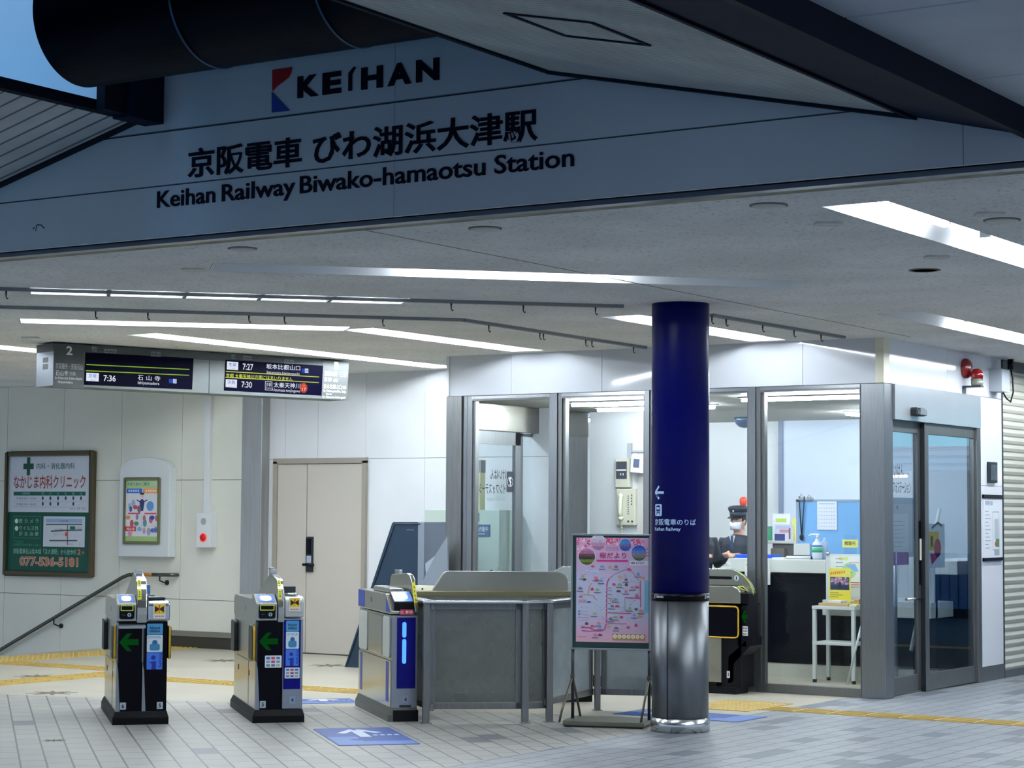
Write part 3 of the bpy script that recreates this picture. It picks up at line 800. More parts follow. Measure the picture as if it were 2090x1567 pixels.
# ------------------------------------------------------------------ inside the office
INW = mat('inner_wall', (216, 220, 222), .6); INB = mat('inner_wall_bluish', (200, 212, 226), .6); INC = mat('inner_ceiling', (186, 186, 178), .8)
ic = MB(INC); ic.box(XL, YO + .1, 2.66, XO - .06, YBK + .2, 2.70); icn = struct('ceiling_office', ic)
YP = 19.25
xc1 = on_y(1330, 870, YP).x
iw = MB(INW); iw.box(-11.5, YP, 0, xc1 + .25, YP + .1, 2.66); struct('wall_phone', iw)
xc2 = on_y(1597, 880, YBK - .05).x
iw = MB(INW); iw.box(-13, YBK, 0, xc2, YBK + .1, 2.66); struct('wall_office_back', iw)
iw = MB(INB); iw.box(xc2 - .03, YBK - .06, 0, XO - .08, YBK + .1, 2.66); iw.use(P(120, 134, 160)); iw.box(xc2 - .04, YBK - .08, 0, xc2 + .015, YBK - .05, 2.66); struct('wall_office_east', iw)
iw = MB(INW); iw.box(XO - .18, 19.66, 0, XO - .08, YBK, 2.66); iw.box(-12.9, YP + .1, 0, -12.8, YBK, 2.66); struct('wall_inner_side', iw)
# left inner wall: steel header over a second automatic door
XI = -11.52
hs = MB(mat('inner_header', (138, 136, 126), .24, 1.0, noise=.12, nscale=2)); hs.box(XI - .1, YO + .12, 2.395, XI, YP, 2.66); struct('trim_6', hs, bevel=.003)
iw = MB(STEEL_D); iw.box(XI - .08, 18.62, 0, XI - .01, YP, 2.395); iw.box(XI - .08, YO + .1, 0, XI - .01, YO + .2, 2.395); struct('wall_inner_left', iw)
d = MB(STEEL_D); y0, y1 = YO + .2, 17.95; wd = .1
d.box(XI - .07, y0, .01, XI - .03, y0 + wd, 2.39); d.box(XI - .07, y1 - wd, .01, XI - .03, y1, 2.39); d.box(XI - .07, y0, 2.26, XI - .03, y1, 2.39); d.box(XI - .07, y0, .01, XI - .03, y1, .12)
d3 = struct('door_4', d); g = MB(GLASS); g.box(XI - .054, y0 + wd, .12, XI - .046, y1 - wd, 2.26); build('pane', g, d3)
d = MB(STEEL_D); d.box(XI - .1, 18.02, .01, XI - .075, 18.06, 2.39); d.box(XI - .1, 17.95, 2.36, XI - .075, 18.6, 2.39)
d4 = struct('door_5', d); g = MB(GLASS); g.box(XI - .09, 18.06, .01, XI - .084, 18.6, 2.36); build('pane', g, d4)
# mirrored lettering on that door (it faces the other side)
za = on_x(1000, 985, XI - .045).z
yq = on_x(1037, 985, XI - .045).y
T = sign_frame((XI - .044, yq, za), (0, 1, 0)); tx = MB(INK, T)
m2x = on_x(968, 985, XI - .045).y - yq
tx.rrect(-.03, -.09, .10, .12, .012, 0, INK); tx.disc(.035, .015, .052, .001, P(235, 240, 245), 24); tx.disc(.035, .015, .046, .0015, INK, 24); tx.text('?', .012, -.025, .046, .085, .002, P(240, 244, 248), bold=.03, mirror=True)
ww = abs(m2x) - .06
tx.text('けいはん', -.045 - ww * .52, .035, ww * .52, .10, 0, INK, bold=.01, mirror=True); tx.text('インフォステーション', -.045 - ww * 1.12, -.11, ww * 1.12, .10, 0, INK, bold=.01, mirror=True)
tx.text('Keihan Info Station', -.05 - ww * .6, -.18, ww * .6, .035, 0, P(150, 160, 175), mirror=True)
solo('door_lettering', tx, 'mirror-reversed lettering on the glass of the left inner door', 'lettering')
# lockers beyond that door, against the back wall
def locker(x0, x1, z1, label, sign=False):
    t = thing('locker', label, 'locker', ((x0 + x1) / 2, YB - .2, 0))
    LK = mat('locker_green', (186, 202, 190), .4)
    m_ = MB(LK); m_.box(x0, YB - .42, 0, x1, YB - .01, z1); build('cabinet', m_, t, .004)
    nd = 2; wd_ = (x1 - x0) / nd
    for i in range(nd):
        a_ = x0 + i * wd_; m_ = MB(LK); m_.box(a_ + .006, YB - .432, .1, a_ + wd_ - .006, YB - .42, 1.02 if sign else z1 - .04)
        m_.use(P(120, 136, 126))
        for q in range(3): m_.box(a_ + .1, YB - .4335, .78 + .035 * q, a_ + wd_ - .1, YB - .4315, .79 + .035 * q)
        dn = build('door', m_, t, .002); k = MB(STEEL_L); k.cyl((a_ + .06, YB - .432, .95), (a_ + .06, YB - .455, .95), .022, 14); k.use(DARK); k.cyl((a_ + wd_ - .08, YB - .432, .97), (a_ + wd_ - .08, YB - .445, .97), .018, 12); build('lock', k, dn)
    if sign:
        m_ = MB(P(40, 88, 130)); xs_ = on_y(999, 1080, YB - .43).x; cw_ = (on_y(996, 1080, YB - .43).x - on_y(966, 1080, YB - .43).x) / 5; xl_ = on_y(996, 1080, YB - .43).x - 7 * cw_; m_.box(xl_ - .04, YB - .43, 1.33, xs_, YB - .42, 1.45)
        m_.T = sign_frame((xl_, YB - .4305, 1.33), (1, 0, 0)); m_.text('システム作動中', 0, .045, 7 * cw_, .055, .001, P(235, 240, 245)); m_.rect(.05, .02, 6 * cw_, .027, .001)
        build('sign', m_, t); m_ = MB(P(70, 74, 76)); xn_ = on_y(977, 1060, YB - .43).x; m_.box(xn_ - .2, YB - .426, 1.48, xn_, YB - .42, 1.57); build('notice', m_, t)
xa = on_y(966, 1043, YB - .43).x; xb = on_y(1019, 1043, YB - .43).x
locker(xa - .62, xb - .006, 1.60, 'pale green locker behind the inner door with a blue sign on it', True)
m_ = MB(P(210, 204, 150)); c = on_y(978, 1040, YB - .3); m_.box(c.x - .05, YB - .36, 1.60, c.x + .05, YB - .26, 2.05); m_.use(P(120, 120, 124)); m_.box(c.x - .052, YB - .362, 1.98, c.x + .052, YB - .258, 2.12)
solo('canister', m_, 'tall pale yellow canister standing on the green locker', 'canister', None, .006)

# things on the phone wall
PHW = frame((0, YP, 0), (1, 0, 0), y=UP)      # looking at the wall: x right, y up, z towards us
def pw(x, y): p = on_y(x, y, YP - .02); return p.x, p.z
t = None
x0, z1 = pw(1260, 936); x1, z0 = pw(1289, 995)
t = thing('intercom_panel', 'cream wall box with a dark display above the telephone', 'panel', frame(((x0 + x1) / 2, YP, z0), (1, 0, 0), y=UP))
W_, H_ = x1 - x0, z1 - z0
m_ = MB(CREAM, t.M); m_.box(-W_ / 2, 0, 0, W_ / 2, H_, .07); build('case', m_, t, .008)
m_ = MB(P(62, 66, 76, .25), t.M); m_.box(-W_ / 2 + .015, H_ * .3, .068, W_ / 2 - .03, H_ * .9, .073); m_.rect(-W_ / 2 + .02, H_ * .58, W_ / 2 - .035, H_ * .63, .0735, P(225, 225, 220)); m_.rect(-.02, H_ * .42, -.01, H_ * .5, .0735); m_.rect(.01, H_ * .42, .02, H_ * .5, .0735); build('display', m_, t)
x0, z1 = pw(1261, 997); x1, z0 = pw(1300, 1072); W_, H_ = x1 - x0, z1 - z0
t = thing('telephone', 'cream wall telephone with its handset and coiled cord', 'telephone', frame(((x0 + x1) / 2, YP, z0), (1, 0, 0), y=UP))
m_ = MB(CREAM, t.M); m_.box(-W_ / 2, 0, 0, W_ / 2, H_, .06); build('case', m_, t, .01)
m_ = MB(P(232, 230, 210), t.M); m_.tube([(-W_ * .2, H_ * .2, .075), (-W_ * .2, H_ * .35, .095), (-W_ * .2, H_ * .65, .095), (-W_ * .2, H_ * .82, .075)], .022, 10); m_.ball((-W_ * .2, H_ * .2, .075), .03, 12); m_.ball((-W_ * .2, H_ * .8, .075), .03, 12); build('handset', m_, t)
m_ = MB(P(70, 74, 70), t.M)
for i in range(9): m_.box(W_ * .12, H_ * (.3 + .06 * i), .059, W_ * .17, H_ * (.33 + .06 * i), .064)
for i in range(4): m_.box(W_ * .30, H_ * (.55 + .08 * i), .059, W_ * .35, H_ * (.6 + .08 * i), .064)
for sx in (.1, .3): m_.box(W_ * sx, H_ * .08, .059, W_ * (sx + .1), H_ * .13, .064)
build('buttons', m_, t)
m_ = MB(P(220, 218, 190), t.M); pth = [(-W_ * .2 + .012 * math.cos(i * 1.3), H_ * .17 - i * .0065, .07 + .012 * math.sin(i * 1.3)) for i in range(44)]; m_.tube(pth, .005, 6); build('cord', m_, t)
x0, z1 = pw(1297, 928); x1, z0 = pw(1321, 965); W_, H_ = x1 - x0, z1 - z0
t = thing('wall_monitor', 'small white framed display hung at a tilt beside the blue column', 'display', frame(((x0 + x1) / 2, YP, z0), (1, 0, 0), y=UP) @ Matrix.Rotation(math.radians(-5), 4, 'Z'))
m_ = MB(P(230, 234, 240), t.M); m_.box(-W_ / 2, 0, .1, W_ / 2, H_, .14); build('case', m_, t, .008); m_ = MB(P(84, 98, 120, .2), t.M); m_.box(-W_ * .25, H_ * .28, .138, W_ * .25, H_ * .75, .143); build('screen', m_, t); m_ = MB(ALU, t.M); m_.box(-.03, H_ * .4, 0, .03, H_ * .6, .1); build('bracket', m_, t)
m_ = MB(P(176, 180, 186)); x0, z0 = pw(1285, 935); z1 = 2.30; xm = pw(1285, 900)[0]
m_.box(xm - .012, YP - .025, z0 - .02, xm + .012, YP, z1); m_.box(xm - .025, YP - .03, z1 - .18, xm + .025, YP, z1 + .02); a_, zz = pw(1281, 921); b_, _ = pw(1325, 921); m_.box(a_, YP - .025, zz - .01, b_, YP, zz + .01)
solo('conduit', m_, 'grey cable conduit on the inner wall above the telephone', 'conduit')
m_ = MB(mat('panel_taupe', (198, 194, 188), .6)); a_, z1 = pw(1300, 925); m_.box(a_, YP - .012, .4, xc1 + .24, YP, z1); struct('trim_7', m_)

# counter
YC = 18.52
xk0 = on_y(1420, 1150, YC).x; xk1 = on_y(1688, 1150, YC).x
zt = on_y(1600, 1141, YC).z; za = on_y(1600, 1168, YC).z
CT = mat('counter_white', (226, 228, 222), .35); CB = mat('counter_black', (8, 10, 22), .25)
t = thing('counter', 'white topped service counter with a black front panel inside the office', 'counter', ((xk0 + XO) / 2, YC, 0))
m_ = MB(CT); m_.box(xk0, YC - .03, za, xk1, YC + .50, zt); build('top', m_, t, .004)
m_ = MB(CB); m_.box(xk0, YC, .13, XO - .25, YC + .05, za); build('front_panel', m_, t)
m_ = MB(mat('counter_kick', (196, 196, 184), .5)); m_.box(xk0, YC + .005, 0, XO - .25, YC + .06, .13); build('kick_plate', m_, t)
zl0 = on_y(1720, 1258, YC - .25).z; zl1 = on_y(1720, 1226, YC - .25).z
m_ = MB(CT); m_.box(xk1 + .004, YC - .12, zl0, XO - .25, YC + .45, zl1); build('low_shelf', m_, t, .004)
zs0 = on_y(1700, 1130, YC).z
m_ = MB(WHITE); m_.box(xk1 + .004, YC - .034, zl1, XO - .25, YC - .008, zs0 + .0); tb = thing('counter_screen', 'white upright board standing on the low shelf at the right end of the counter', 'board', ((xk1 + XO) / 2, YC, zl1)); build('panel', m_, tb); m_ = MB(STEEL_L); m_.ball((xk1 + .025, YC - .03, zs0), .022, 12); build('knob', m_, tb)
def yw(x, y, Y): p = on_y(x, y, Y); return p.x, p.z
t = thing('counter', 'white topped black counter wing running back along the sliding door', 'counter', (XO - .5, 19.9, 0)); m_ = MB(CB); m_.box(XO - .8, YC + .51, .0, XO - .25, 21.2, za); build('front_panel', m_, t); m_ = MB(CT); m_.box(XO - .82, YC + .505, za, XO - .23, 21.2, zt); build('top', m_, t, .004)
# notices on the board and counter front
def sheet(label, x0, y0, x1, y1, Y, draw, name='notice_sheet', cat='notice', base=(238, 240, 236), group='papers at the service counter'):
    xa, zb = yw(x0, y1, Y); xb, za_ = yw(x1, y0, Y)
    m_ = MB(P(*base), sign_frame((xa, Y, zb), (1, 0, 0))); W, H = xb - xa, za_ - zb
    m_.box(0, 0, -.002, W, H, 0); draw(m_, W, H)
    return solo(name, m_, label, cat, group)
def d_map(m, W, H):
    m.disc(W * .62, H * .52, H * .26, .001, P(176, 214, 150)); m.poly([(W * .5, H * .7), (W * .82, H * .75), (W * .95, H * .5), (W * .8, H * .5)], .0015, P(130, 180, 225)); m.line([(W * .5, H * .6), (W * .72, H * .45)], .006, .002, P(70, 80, 90))
    for i, c in enumerate([(200, 90, 150), (90, 110, 150), (80, 140, 200), (220, 110, 150), (200, 60, 120)]): m.rect(W * .18, H * (.9 - .13 * i), W * .42, H * (.92 - .13 * i), .001, P(*c))
    m.rect(W * .62, H * .12, W * .98, H * .15, .001, P(200, 50, 120)); m.rect(W * .62, H * .05, W * .98, H * .075, .001, P(210, 70, 90)); m.rect(W * .62, H * .78, W * .95, H * .8, .001, P(230, 120, 140)); m.rect(W * .3, H * .86, W * .6, H * .97, .001, P(226, 236, 150))
sheet('white guide map with a green and blue patch on the counter board', 1695, 1135, 1756, 1196, YC - .038, d_map)
def d_plain(m, W, H):
    for i in range(6): m.rect(W * .1, H * (.2 + .11 * i), W * (.6 + .05 * (i % 3)), H * (.22 + .11 * i), .001, P(170, 176, 190))
    m.rect(W * .05, H * .8, W * .6, H * .86, .001, P(210, 190, 140))
sheet('white paper taped over the front edge of the counter behind the steel mullion', 1520, 1145, 1572, 1192, YC - .034, d_plain)
def d_txt(m, W, H):
    m.rect(W * .05, H * .6, W * .6, H * .68, .001, P(170, 80, 90)); m.rect(W * .05, H * .35, W * .85, H * .42, .001, P(110, 120, 150))
sheet('small notice with a red line at the left end of the counter edge', 1474, 1146, 1492, 1160, YC - .034, d_txt)
def d_photo(m, W, H):
    m.rect(0, 0, W, H * .3, .0005, P(238, 222, 70)); [m.poly([(W * (.06 + .10 * i), H * (.80 + .008 * i)), (W * (.13 + .10 * i), H * (.806 + .008 * i)), (W * (.15 + .10 * i), H * (.89 + .008 * i)), (W * (.09 + .10 * i), H * (.885 + .008 * i))], .001, P(226, 130, 50)) for i in range(7)]; m.rect(W * .06, H * .36, W * .94, H * .74, .001, P(70, 84, 108))
    random.seed(3)
    for i in range(40): m.disc(W * (.12 + .76 * random.random()), H * (.54 + .17 * random.random()), W * (.03 + .03 * random.random()), .0014 + i * 1e-5, P(*random.choice([(214, 170, 190), (190, 140, 165), (160, 120, 150)])), 8)
    m.rect(W * .08, H * .38, W * .92, H * .5, .0022, P(40, 52, 80)); m.rect(W * .46, H * .4, W * .56, H * .6, .0025, P(30, 36, 56))
    for i in range(3): m.rect(W * .06, H * (.14 + .06 * i), W * (.45 + .2 * (i % 2)), H * (.16 + .06 * i), .001, P(150, 140, 60))
ty0 = YC - .28
# white shelf table in front of the counter
a_ = on_z(1663, 1392); tz = on_p(1663, 1236, a_, Vector((0, 1, 0))).z
tx1 = on_p(1742, 1250, a_, Vector((0, 1, 0))).x; ty = a_.y; td = .31
t = thing('side_table', 'narrow white two-shelf table standing before the counter', 'table', ((a_.x + tx1) / 2, ty, 0))
WT = mat('table_white', (228, 230, 226), .4)
for (lx, ly) in ((a_.x, ty), (tx1, ty), (a_.x, ty + td), (tx1, ty + td)):
    m_ = MB(WT); m_.box(lx - .017, ly - .017, .03, lx + .017, ly + .017, tz); lg = build('leg', m_, t, .002)
    m_ = MB(BLACK); m_.cyl((lx, ly, 0), (lx, ly, .03), .02, 10); build('foot', m_, lg)
m_ = MB(WT); m_.box(a_.x - .02, ty - .02, tz - .03, tx1 + .02, ty + td + .02, tz); build('tabletop', m_, t, .002)
zs = tz * .515; m_ = MB(WT); m_.box(a_.x - .018, ty - .018, zs - .015, tx1 + .018, ty + td + .018, zs + .012); build('shelf', m_, t, .002)
TBZ = tz
m_ = MB(mat('wood_tray', (196, 168, 120), .6)); m_.box(a_.x + .03, ty + .02, tz, a_.x + .33, ty + .24, tz + .028); solo('leaflet_tray', m_, 'flat wooden tray on the white side table', 'tray', None, .004)
m_ = MB(P(242, 242, 240)); m_.box(a_.x + .11, ty + .06, tz + .03, a_.x + .24, ty + .2, tz + .052); solo('paper_stack', m_, 'small stack of white paper on the wooden tray', 'paper', None, .002)
m_ = MB(P(232, 222, 170)); m_.box(tx1 - .06, ty + .03, tz + .001, tx1 + .015, ty + .2, tz + .02); m_.use(P(196, 150, 90)); m_.box(tx1 - .04, ty + .10, tz + .02, tx1 + .01, ty + .2, tz + .07); solo('leaflet_box', m_, 'small tan leaflet box on the right end of the white side table', 'box', None, .003)
xa, zb = yw(1692, 1229, ty + .26); xb, za_ = yw(1736, 1161, ty + .26)
m_ = MB(P(240, 226, 90), sign_frame((xa, ty + .26, zb + .005), (1, 0, 0))); m_.box(0, 0, -.004, xb - xa, za_ - zb, 0); d_photo(m_, xb - xa, za_ - zb)
solo('flyer', m_, 'yellow blossom flyer standing at the back of the white side table', 'flyer')
# folded white stand to the right of the table
t = thing('folding_stand', 'white folding stand leaning beside the side table', 'stand', (tx1 + .12, ty + .05, 0))
m_ = MB(WT); b0 = on_z(1729, 1399); m_.cyl((b0.x, b0.y, .012), (b0.x + .14, b0.y + .05, .62), .011, 8); build('leg', m_, t)
m_ = MB(WT); m_.cyl((b0.x + .16, b0.y + .2, .012), (b0.x + .16, b0.y + .1, .8), .011, 8); build('leg', m_, t)
m_ = MB(WT); m_.box(b0.x + .10, b0.y + .05, .44, b0.x + .30, b0.y + .07, .465); m_.box(b0.x + .12, b0.y + .05, .465, b0.x + .13, b0.y + .07, .85); build('crossbar', m_, t)
m_ = MB(P(150, 154, 160)); m_.box(b0.x + .16, b0.y + .08, .5, b0.x + .29, b0.y + .1, .80); build('panel', m_, t)

# on the counter
ztop = zt
def topbox(label, name, cat, x0, x1, y, d, h, col, z=0.0, rough=.4, bev=.003):
    xa = on_y(x0, 1130, YC + y).x; xb = on_y(x1, 1130, YC + y).x
    m_ = MB(P(*col, rough)); m_.box(xa, YC + y, ztop + z, xb, YC + y + d, ztop + z + h); return solo(name, m_, label, cat, None, bev)
topbox('long bright blue file tray lying on the counter', 'file_tray', 'file', 1500, 1573, .22, .26, .035, (20, 84, 214))
topbox('white papers lying on the counter right of the blue file', 'paper_stack', 'paper', 1575, 1600, .10, .2, .012, (240, 242, 244))
t = thing('document_roll', 'white rolled document with a black end lying on the counter', 'roll', (on_y(1635, 1140, YC + .1).x, YC + .1, ztop))
xa = on_y(1606, 1138, YC + .1).x; xb = on_y(1656, 1138, YC + .1).x
m_ = MB(P(238, 240, 244)); m_.cyl((xa, YC + .1, ztop + .016), (xb, YC + .1, ztop + .016), .016, 12); build('roll', m_, t); m_ = MB(BLACK); m_.cyl((xb, YC + .1, ztop + .016), (xb + .025, YC + .1, ztop + .016), .018, 12); build('end_cap', m_, t)
c = on_y(1489, 1137, YC + .12); m_ = MB(BLACK, Matrix.Translation((c.x, YC + .12, ztop))); m_.lathe([(.055, 0), (.05, .02), (.02, .026), (.02, .012), (0, .012)], 20); solo('coin_dish', m_, 'small black dish on the counter left of the blue file', 'dish')
# sanitizer
c = on_y(1668, 1140, YC + .12); t = thing('sanitizer_bottle', 'clear pump sanitizer bottle with green label on the counter', 'bottle', (c.x, YC + .12, ztop))
hz = on_y(1668, 1089, YC + .12).z - ztop
m_ = MB(mat('bottle_clear', (214, 228, 240), .15), t.M); m_.lathe([(.048, 0), (.05, .02), (.05, hz * .55), (.042, hz * .64), (.018, hz * .74), (.018, hz * .8), (0, hz * .8)], 24); build('body', m_, t)
m_ = MB(P(52, 170, 120), t.M); m_.lathe([(.0512, hz * .28), (.0512, hz * .46)], 24); m_.use(P(60, 110, 190)); m_.lathe([(.0513, hz * .5), (.0505, hz * .56)], 24); build('label_print', m_, t)
m_ = MB(P(238, 242, 246), t.M); m_.cyl((0, 0, hz * .8), (0, 0, hz * .95), .01, 10); m_.tube([(.02, 0, hz * .97), (0, 0, hz * .97), (-.06, -.01, hz * .97), (-.085, -.012, hz * .90)], .008, 8); build('pump', m_, t)
c = on_y(1681, 1142, YC + .2); m_ = MB(mat('bottle_pale', (180, 204, 236), .2), Matrix.Translation((c.x, YC + .22, ztop))); m_.lathe([(.035, 0), (.036, .12), (.03, .17), (.012, .19), (.012, .21), (0, .21)], 20); solo('spray_bottle', m_, 'pale blue bottle behind the sanitizer on the counter', 'bottle')
# yellow sign on a clear stand
xa, zb = yw(1709, 1117, YC - .0); xb, za_ = yw(1741, 1108, YC)
t = thing('window_sign', 'small yellow sign on a clear stand above the counter board', 'sign', sign_frame((xa, YC + .12, zs0 + .0), (1, 0, 0)))
m_ = MB(P(232, 226, 110), t.M); h0 = zb - zs0; W_, H_ = xb - xa, .075; m_.box(0, h0, 0, W_, h0 + H_, .004); m_.text('精算所', W_ * .14, h0 + .018, W_ * .72, .042, .005, P(60, 70, 30), bold=.01); build('plate', m_, t)
m_ = MB(CLEAR, t.M); m_.box(W_ * .1, -.03, -.004, W_ * .9, h0 + .12, 0); build('stand', m_, t)
# shelf and printer rack behind the counter
YS = 19.75
xa, z1 = yw(1573, 1103, YS); xb, _ = yw(1622, 1103, YS); 
t = thing('document_rack', 'grey desk cabinet with leaflets on its top behind the counter', 'cabinet', ((xa + xb) / 2, YS, 0))
m_ = MB(P(88, 88, 84)); m_.box(xa + .02, YS, .0, xb, YS + .4, z1 - .03); build('body', m_, t, .004); m_ = MB(P(206, 206, 196)); m_.box(xa - .03, YS - .03, z1 - .03, xb + .01, YS + .42, z1); build('top', m_, t, .004)
m_ = MB(P(112, 108, 92)); m_.box(xa + .03, YS - .06, .95, xa + .18, YS, z1 - .08); build('drawer', m_, t); m_ = MB(STEEL_L); m_.cyl((xb - .05, YS, z1 - .2), (xb - .05, YS - .03, z1 - .2), .025, 12); build('lock', m_, t)
def upright(label, x0, y0, x1, y1, Y, col, stripes, name='leaflet_holder', cat='holder'):
    xa, zb = yw(x0, y1, Y); xb, za_ = yw(x1, y0, Y); m_ = MB(P(*col), sign_frame((xa, Y, z1), (1, 0, 0))); W, H = xb - xa, za_ - z1
    m_.box(0, 0, -.04, W, H, 0)
    for (a, b, c, d, col2) in stripes: m_.rect(W * a, H * b, W * c, H * d, .0012, P(*col2))
    solo(name, m_, label, cat, None, 0)
upright('white leaflet holder with a lime heading on the grey cabinet', 1577, 1048, 1610, 1102, YS + .22, (234, 238, 238), [(.2, .68, .85, .82, (190, 214, 90)), (.15, .1, .9, .6, (206, 212, 226))])
upright('clear holder of leaflets with a dark blue box before it', 1581, 1071, 1615, 1102, YS + .08, (214, 214, 230), [(.0, .0, .62, .42, (46, 60, 120)), (.3, .5, .9, .7, (210, 150, 160)), (.85, .1, .95, .8, (130, 90, 100)), (.1, .75, .9, .95, (190, 196, 226))])
upright('green file standing at the left of the grey cabinet top', 1567, 1074, 1573, 1102, YS + .05, (60, 150, 110), [], 'file', 'file')
upright('pale yellow leaflets at the right of the grey cabinet top', 1616, 1058, 1622, 1098, YS + .25, (232, 228, 130), [], 'file', 'file')
xa, zb = yw(1556, 1040, YS + .4); 
# blue notice partition with calendar and lanyard
YN = 19.5
xa, z1 = yw(1625, 1019, YN); xb = on_y(1772, 1019, YN).x
t = thing('notice_partition', 'light blue standing notice board behind the counter', 'board', ((xa + xb) / 2, YN, 0))
m_ = MB(mat('felt_blue', (120, 176, 226), .8)); m_.box(xa + .02, YN, .3, xb - .02, YN + .03, z1 - .02); build('felt', m_, t); m_ = MB(P(140, 160, 182)); m_.box(xa, YN - .005, .0, xa + .03, YN + .035, z1); m_.box(xa, YN - .005, z1 - .025, xb, YN + .035, z1); m_.box(xb - .03, YN - .005, 0, xb, YN + .035, z1); build('frame', m_, t)
YN -= .008
def d_cal(m, W, H):
    for i in range(6):
        for j in range(7): m.rect(W * (.08 + .125 * j), H * (.1 + .13 * i), W * (.14 + .125 * j), H * (.13 + .13 * i), .001, P(170, 180, 196))
    m.rect(W * .08, H * .9, W * .9, H * .93, .001, P(160, 170, 186))
sheet('grey printed timetable sheet pinned to the blue notice board', 1668, 1023, 1708, 1081, YN, d_cal, 'timetable_sheet', 'notice', (222, 228, 236))
m_ = MB(BLACK); a1 = Vector((*yw(1632, 1014, YN), 0)); p1 = on_y(1632, 1013, YN); p2 = on_y(1643, 1013, YN); p3 = on_y(1637, 1096, YN)
off = Vector((0, -.012, 0)); m_.tube([p1 + off, p3 + off], .006, 6); m_.tube([p2 + off, p3 + off], .006, 6); m_.ball(p3 + off, .028, 12, sc=(.8, .5, 1.2)); solo('lanyard', m_, 'black lanyard hanging on the blue notice board', 'lanyard')
for px, lb in ((1636, 'steel clip on the top edge of the notice board above the lanyard'), (1652, 'steel clip on the top edge of the notice board right of the lanyard')):
    p1 = on_y(px, 1016, YN); m_ = MB(STEEL_L); m_.box(p1.x - .025, YN - .02, z1 - .01, p1.x + .025, YN + .05, z1 + .02); m_.tube([(p1.x - .02, YN, z1 + .02), (p1.x, YN, z1 + .06), (p1.x + .02, YN, z1 + .02)], .004, 6); solo('binder_clip', m_, lb, 'clip', 'clips on the notice board')
p1 = on_y(1637, 1121, YN); m_ = MB(P(214, 216, 212)); m_.box(p1.x - .09, YN - .01, p1.z - .06, p1.x + .09, YN + .008, p1.z + .06); solo('socket_plate', m_, 'pale socket plate low on the blue notice board', 'socket', None, .003)
# ceiling dome, lights, red signal lamp
c = on_z(1520, 858, 2.66); c = on_y(1520, 858, 21.0); m_ = MB(mat('dome_mirror', (92, 112, 140), .1, .6), Matrix.Translation((c.x, 21.0, 2.66))); m_.lathe([(.12, 0), (.118, -.03), (.1, -.075), (.06, -.11), (0, -.12)], 28); solo('camera_dome', m_, 'dark half-dome camera on the office ceiling', 'camera')
RT = emitter('office_tube_glow', (0.90, 0.95, 1.0), ROOM_TUBE_STRENGTH)
def oflight(a, b, label):
    a = Vector(a); b = Vector(b); T = frame(a, b - a, z=UP); L_ = (b - a).length
    t = thing('office_light', label, 'ceiling light', T, 'lights on the office ceiling'); m_ = MB(P(150, 152, 154), T); m_.box(0, -.035, -.014, L_, .035, 0); build('housing', m_, t); m_ = MB(RT, T); m_.cyl((.03, 0, -.032), (L_ - .03, 0, -.032), .016, 10); build('tube', m_, t)
oflight((-10.6, 17.35, 2.659), (-9.35, 17.35, 2.659), 'office ceiling tube left of the blue column')
oflight((-8.75, 17.35, 2.659), (-7.3, 17.35, 2.659), 'office ceiling tube right of the blue column, nearest the window')
oflight((-8.9, 20.1, 2.659), (-8.9, 21.3, 2.659), 'office ceiling tube deep in the room behind the mullion')
oflight((-8.2, 19.2, 2.659), (-8.2, 20.5, 2.659), 'office ceiling tube deep in the room at right')
oflight((-10.9, 18.35, 2.659), (-9.5, 18.35, 2.659), 'added office ceiling tube before the telephone wall')  # extra tube, added to brighten the telephone wall
oflight((-12.2, 20.2, 2.659), (-10.8, 20.2, 2.659), 'office ceiling tube deep in the room behind the blue column')
c = on_y(1517, 1025, 20.2); t = thing('signal_lamp', 'small red signal lamp on a thin post behind the capped staff member', 'lamp', (c.x, 20.2, 0))
m_ = MB(mat('lamp_red', (226, 70, 40), .3), t.M); m_.lathe([(.014, c.z - .05), (.036, c.z - .03), (.042, c.z + .01), (.036, c.z + .045), (.022, c.z + .06), (0, c.z + .06)], 20); build('globe', m_, t); m_ = MB(P(190, 50, 40), t.M); m_.cyl((0, 0, 0), (0, 0, c.z - .05), .014, 10); build('post', m_, t)
# things just inside the sliding door
xd = XO - .42
p1 = on_x(1826, 1015, xd); p2 = on_x(1868, 1180, xd)
t = thing('notice_stand', 'white notice stand with a leaning clear board inside the sliding door', 'stand', (xd, (p1.y + p2.y) / 2, 0))
m_ = MB(P(214, 222, 232)); m_.T = sign_frame((xd, p1.y - .15, 0), (0, 1, 0)); hh = p1.z
m_.box(0, hh - .55, -.01, .62, hh, .01); m_.rect(0, hh - .06, .62, hh, .0115, P(176, 208, 230)); m_.rect(.05, hh - .5, .45, hh - .15, .0115, P(240, 243, 246)); m_.disc(.18, hh - .09, .02, .012, P(60, 150, 200))
for i in range(7): m_.rect(.1, hh - .45 + .038 * i, .3 + .03 * (i % 3), hh - .445 + .038 * i, .012, P(160, 170, 190))
m_.rect(0, hh - .62, .45, hh - .5, .012, P(196, 140, 190)); build('board', m_, t)
m_ = MB(ALU); m_.cyl((xd, p1.y, 0), (xd, p1.y, hh - .5), .02, 10); build('post', m_, t); m_ = MB(ALU); m_.cyl((xd, p1.y, .012), (xd, p1.y, 0.0), .16, 24); build('base', m_, t)
m_ = MB(WHITE); m_.cyl((xd + .2, p1.y - .12, .35), (xd + .22, p1.y + .55, hh - .1), .018, 8); build('brace', m_, t)
p1 = on_x(1917, 1100, XO - .04); T = sign_frame((XO - .040, 17.80, p1.z - .10), (0, 1, 0)); m_ = MB(P(236, 240, 242), T)
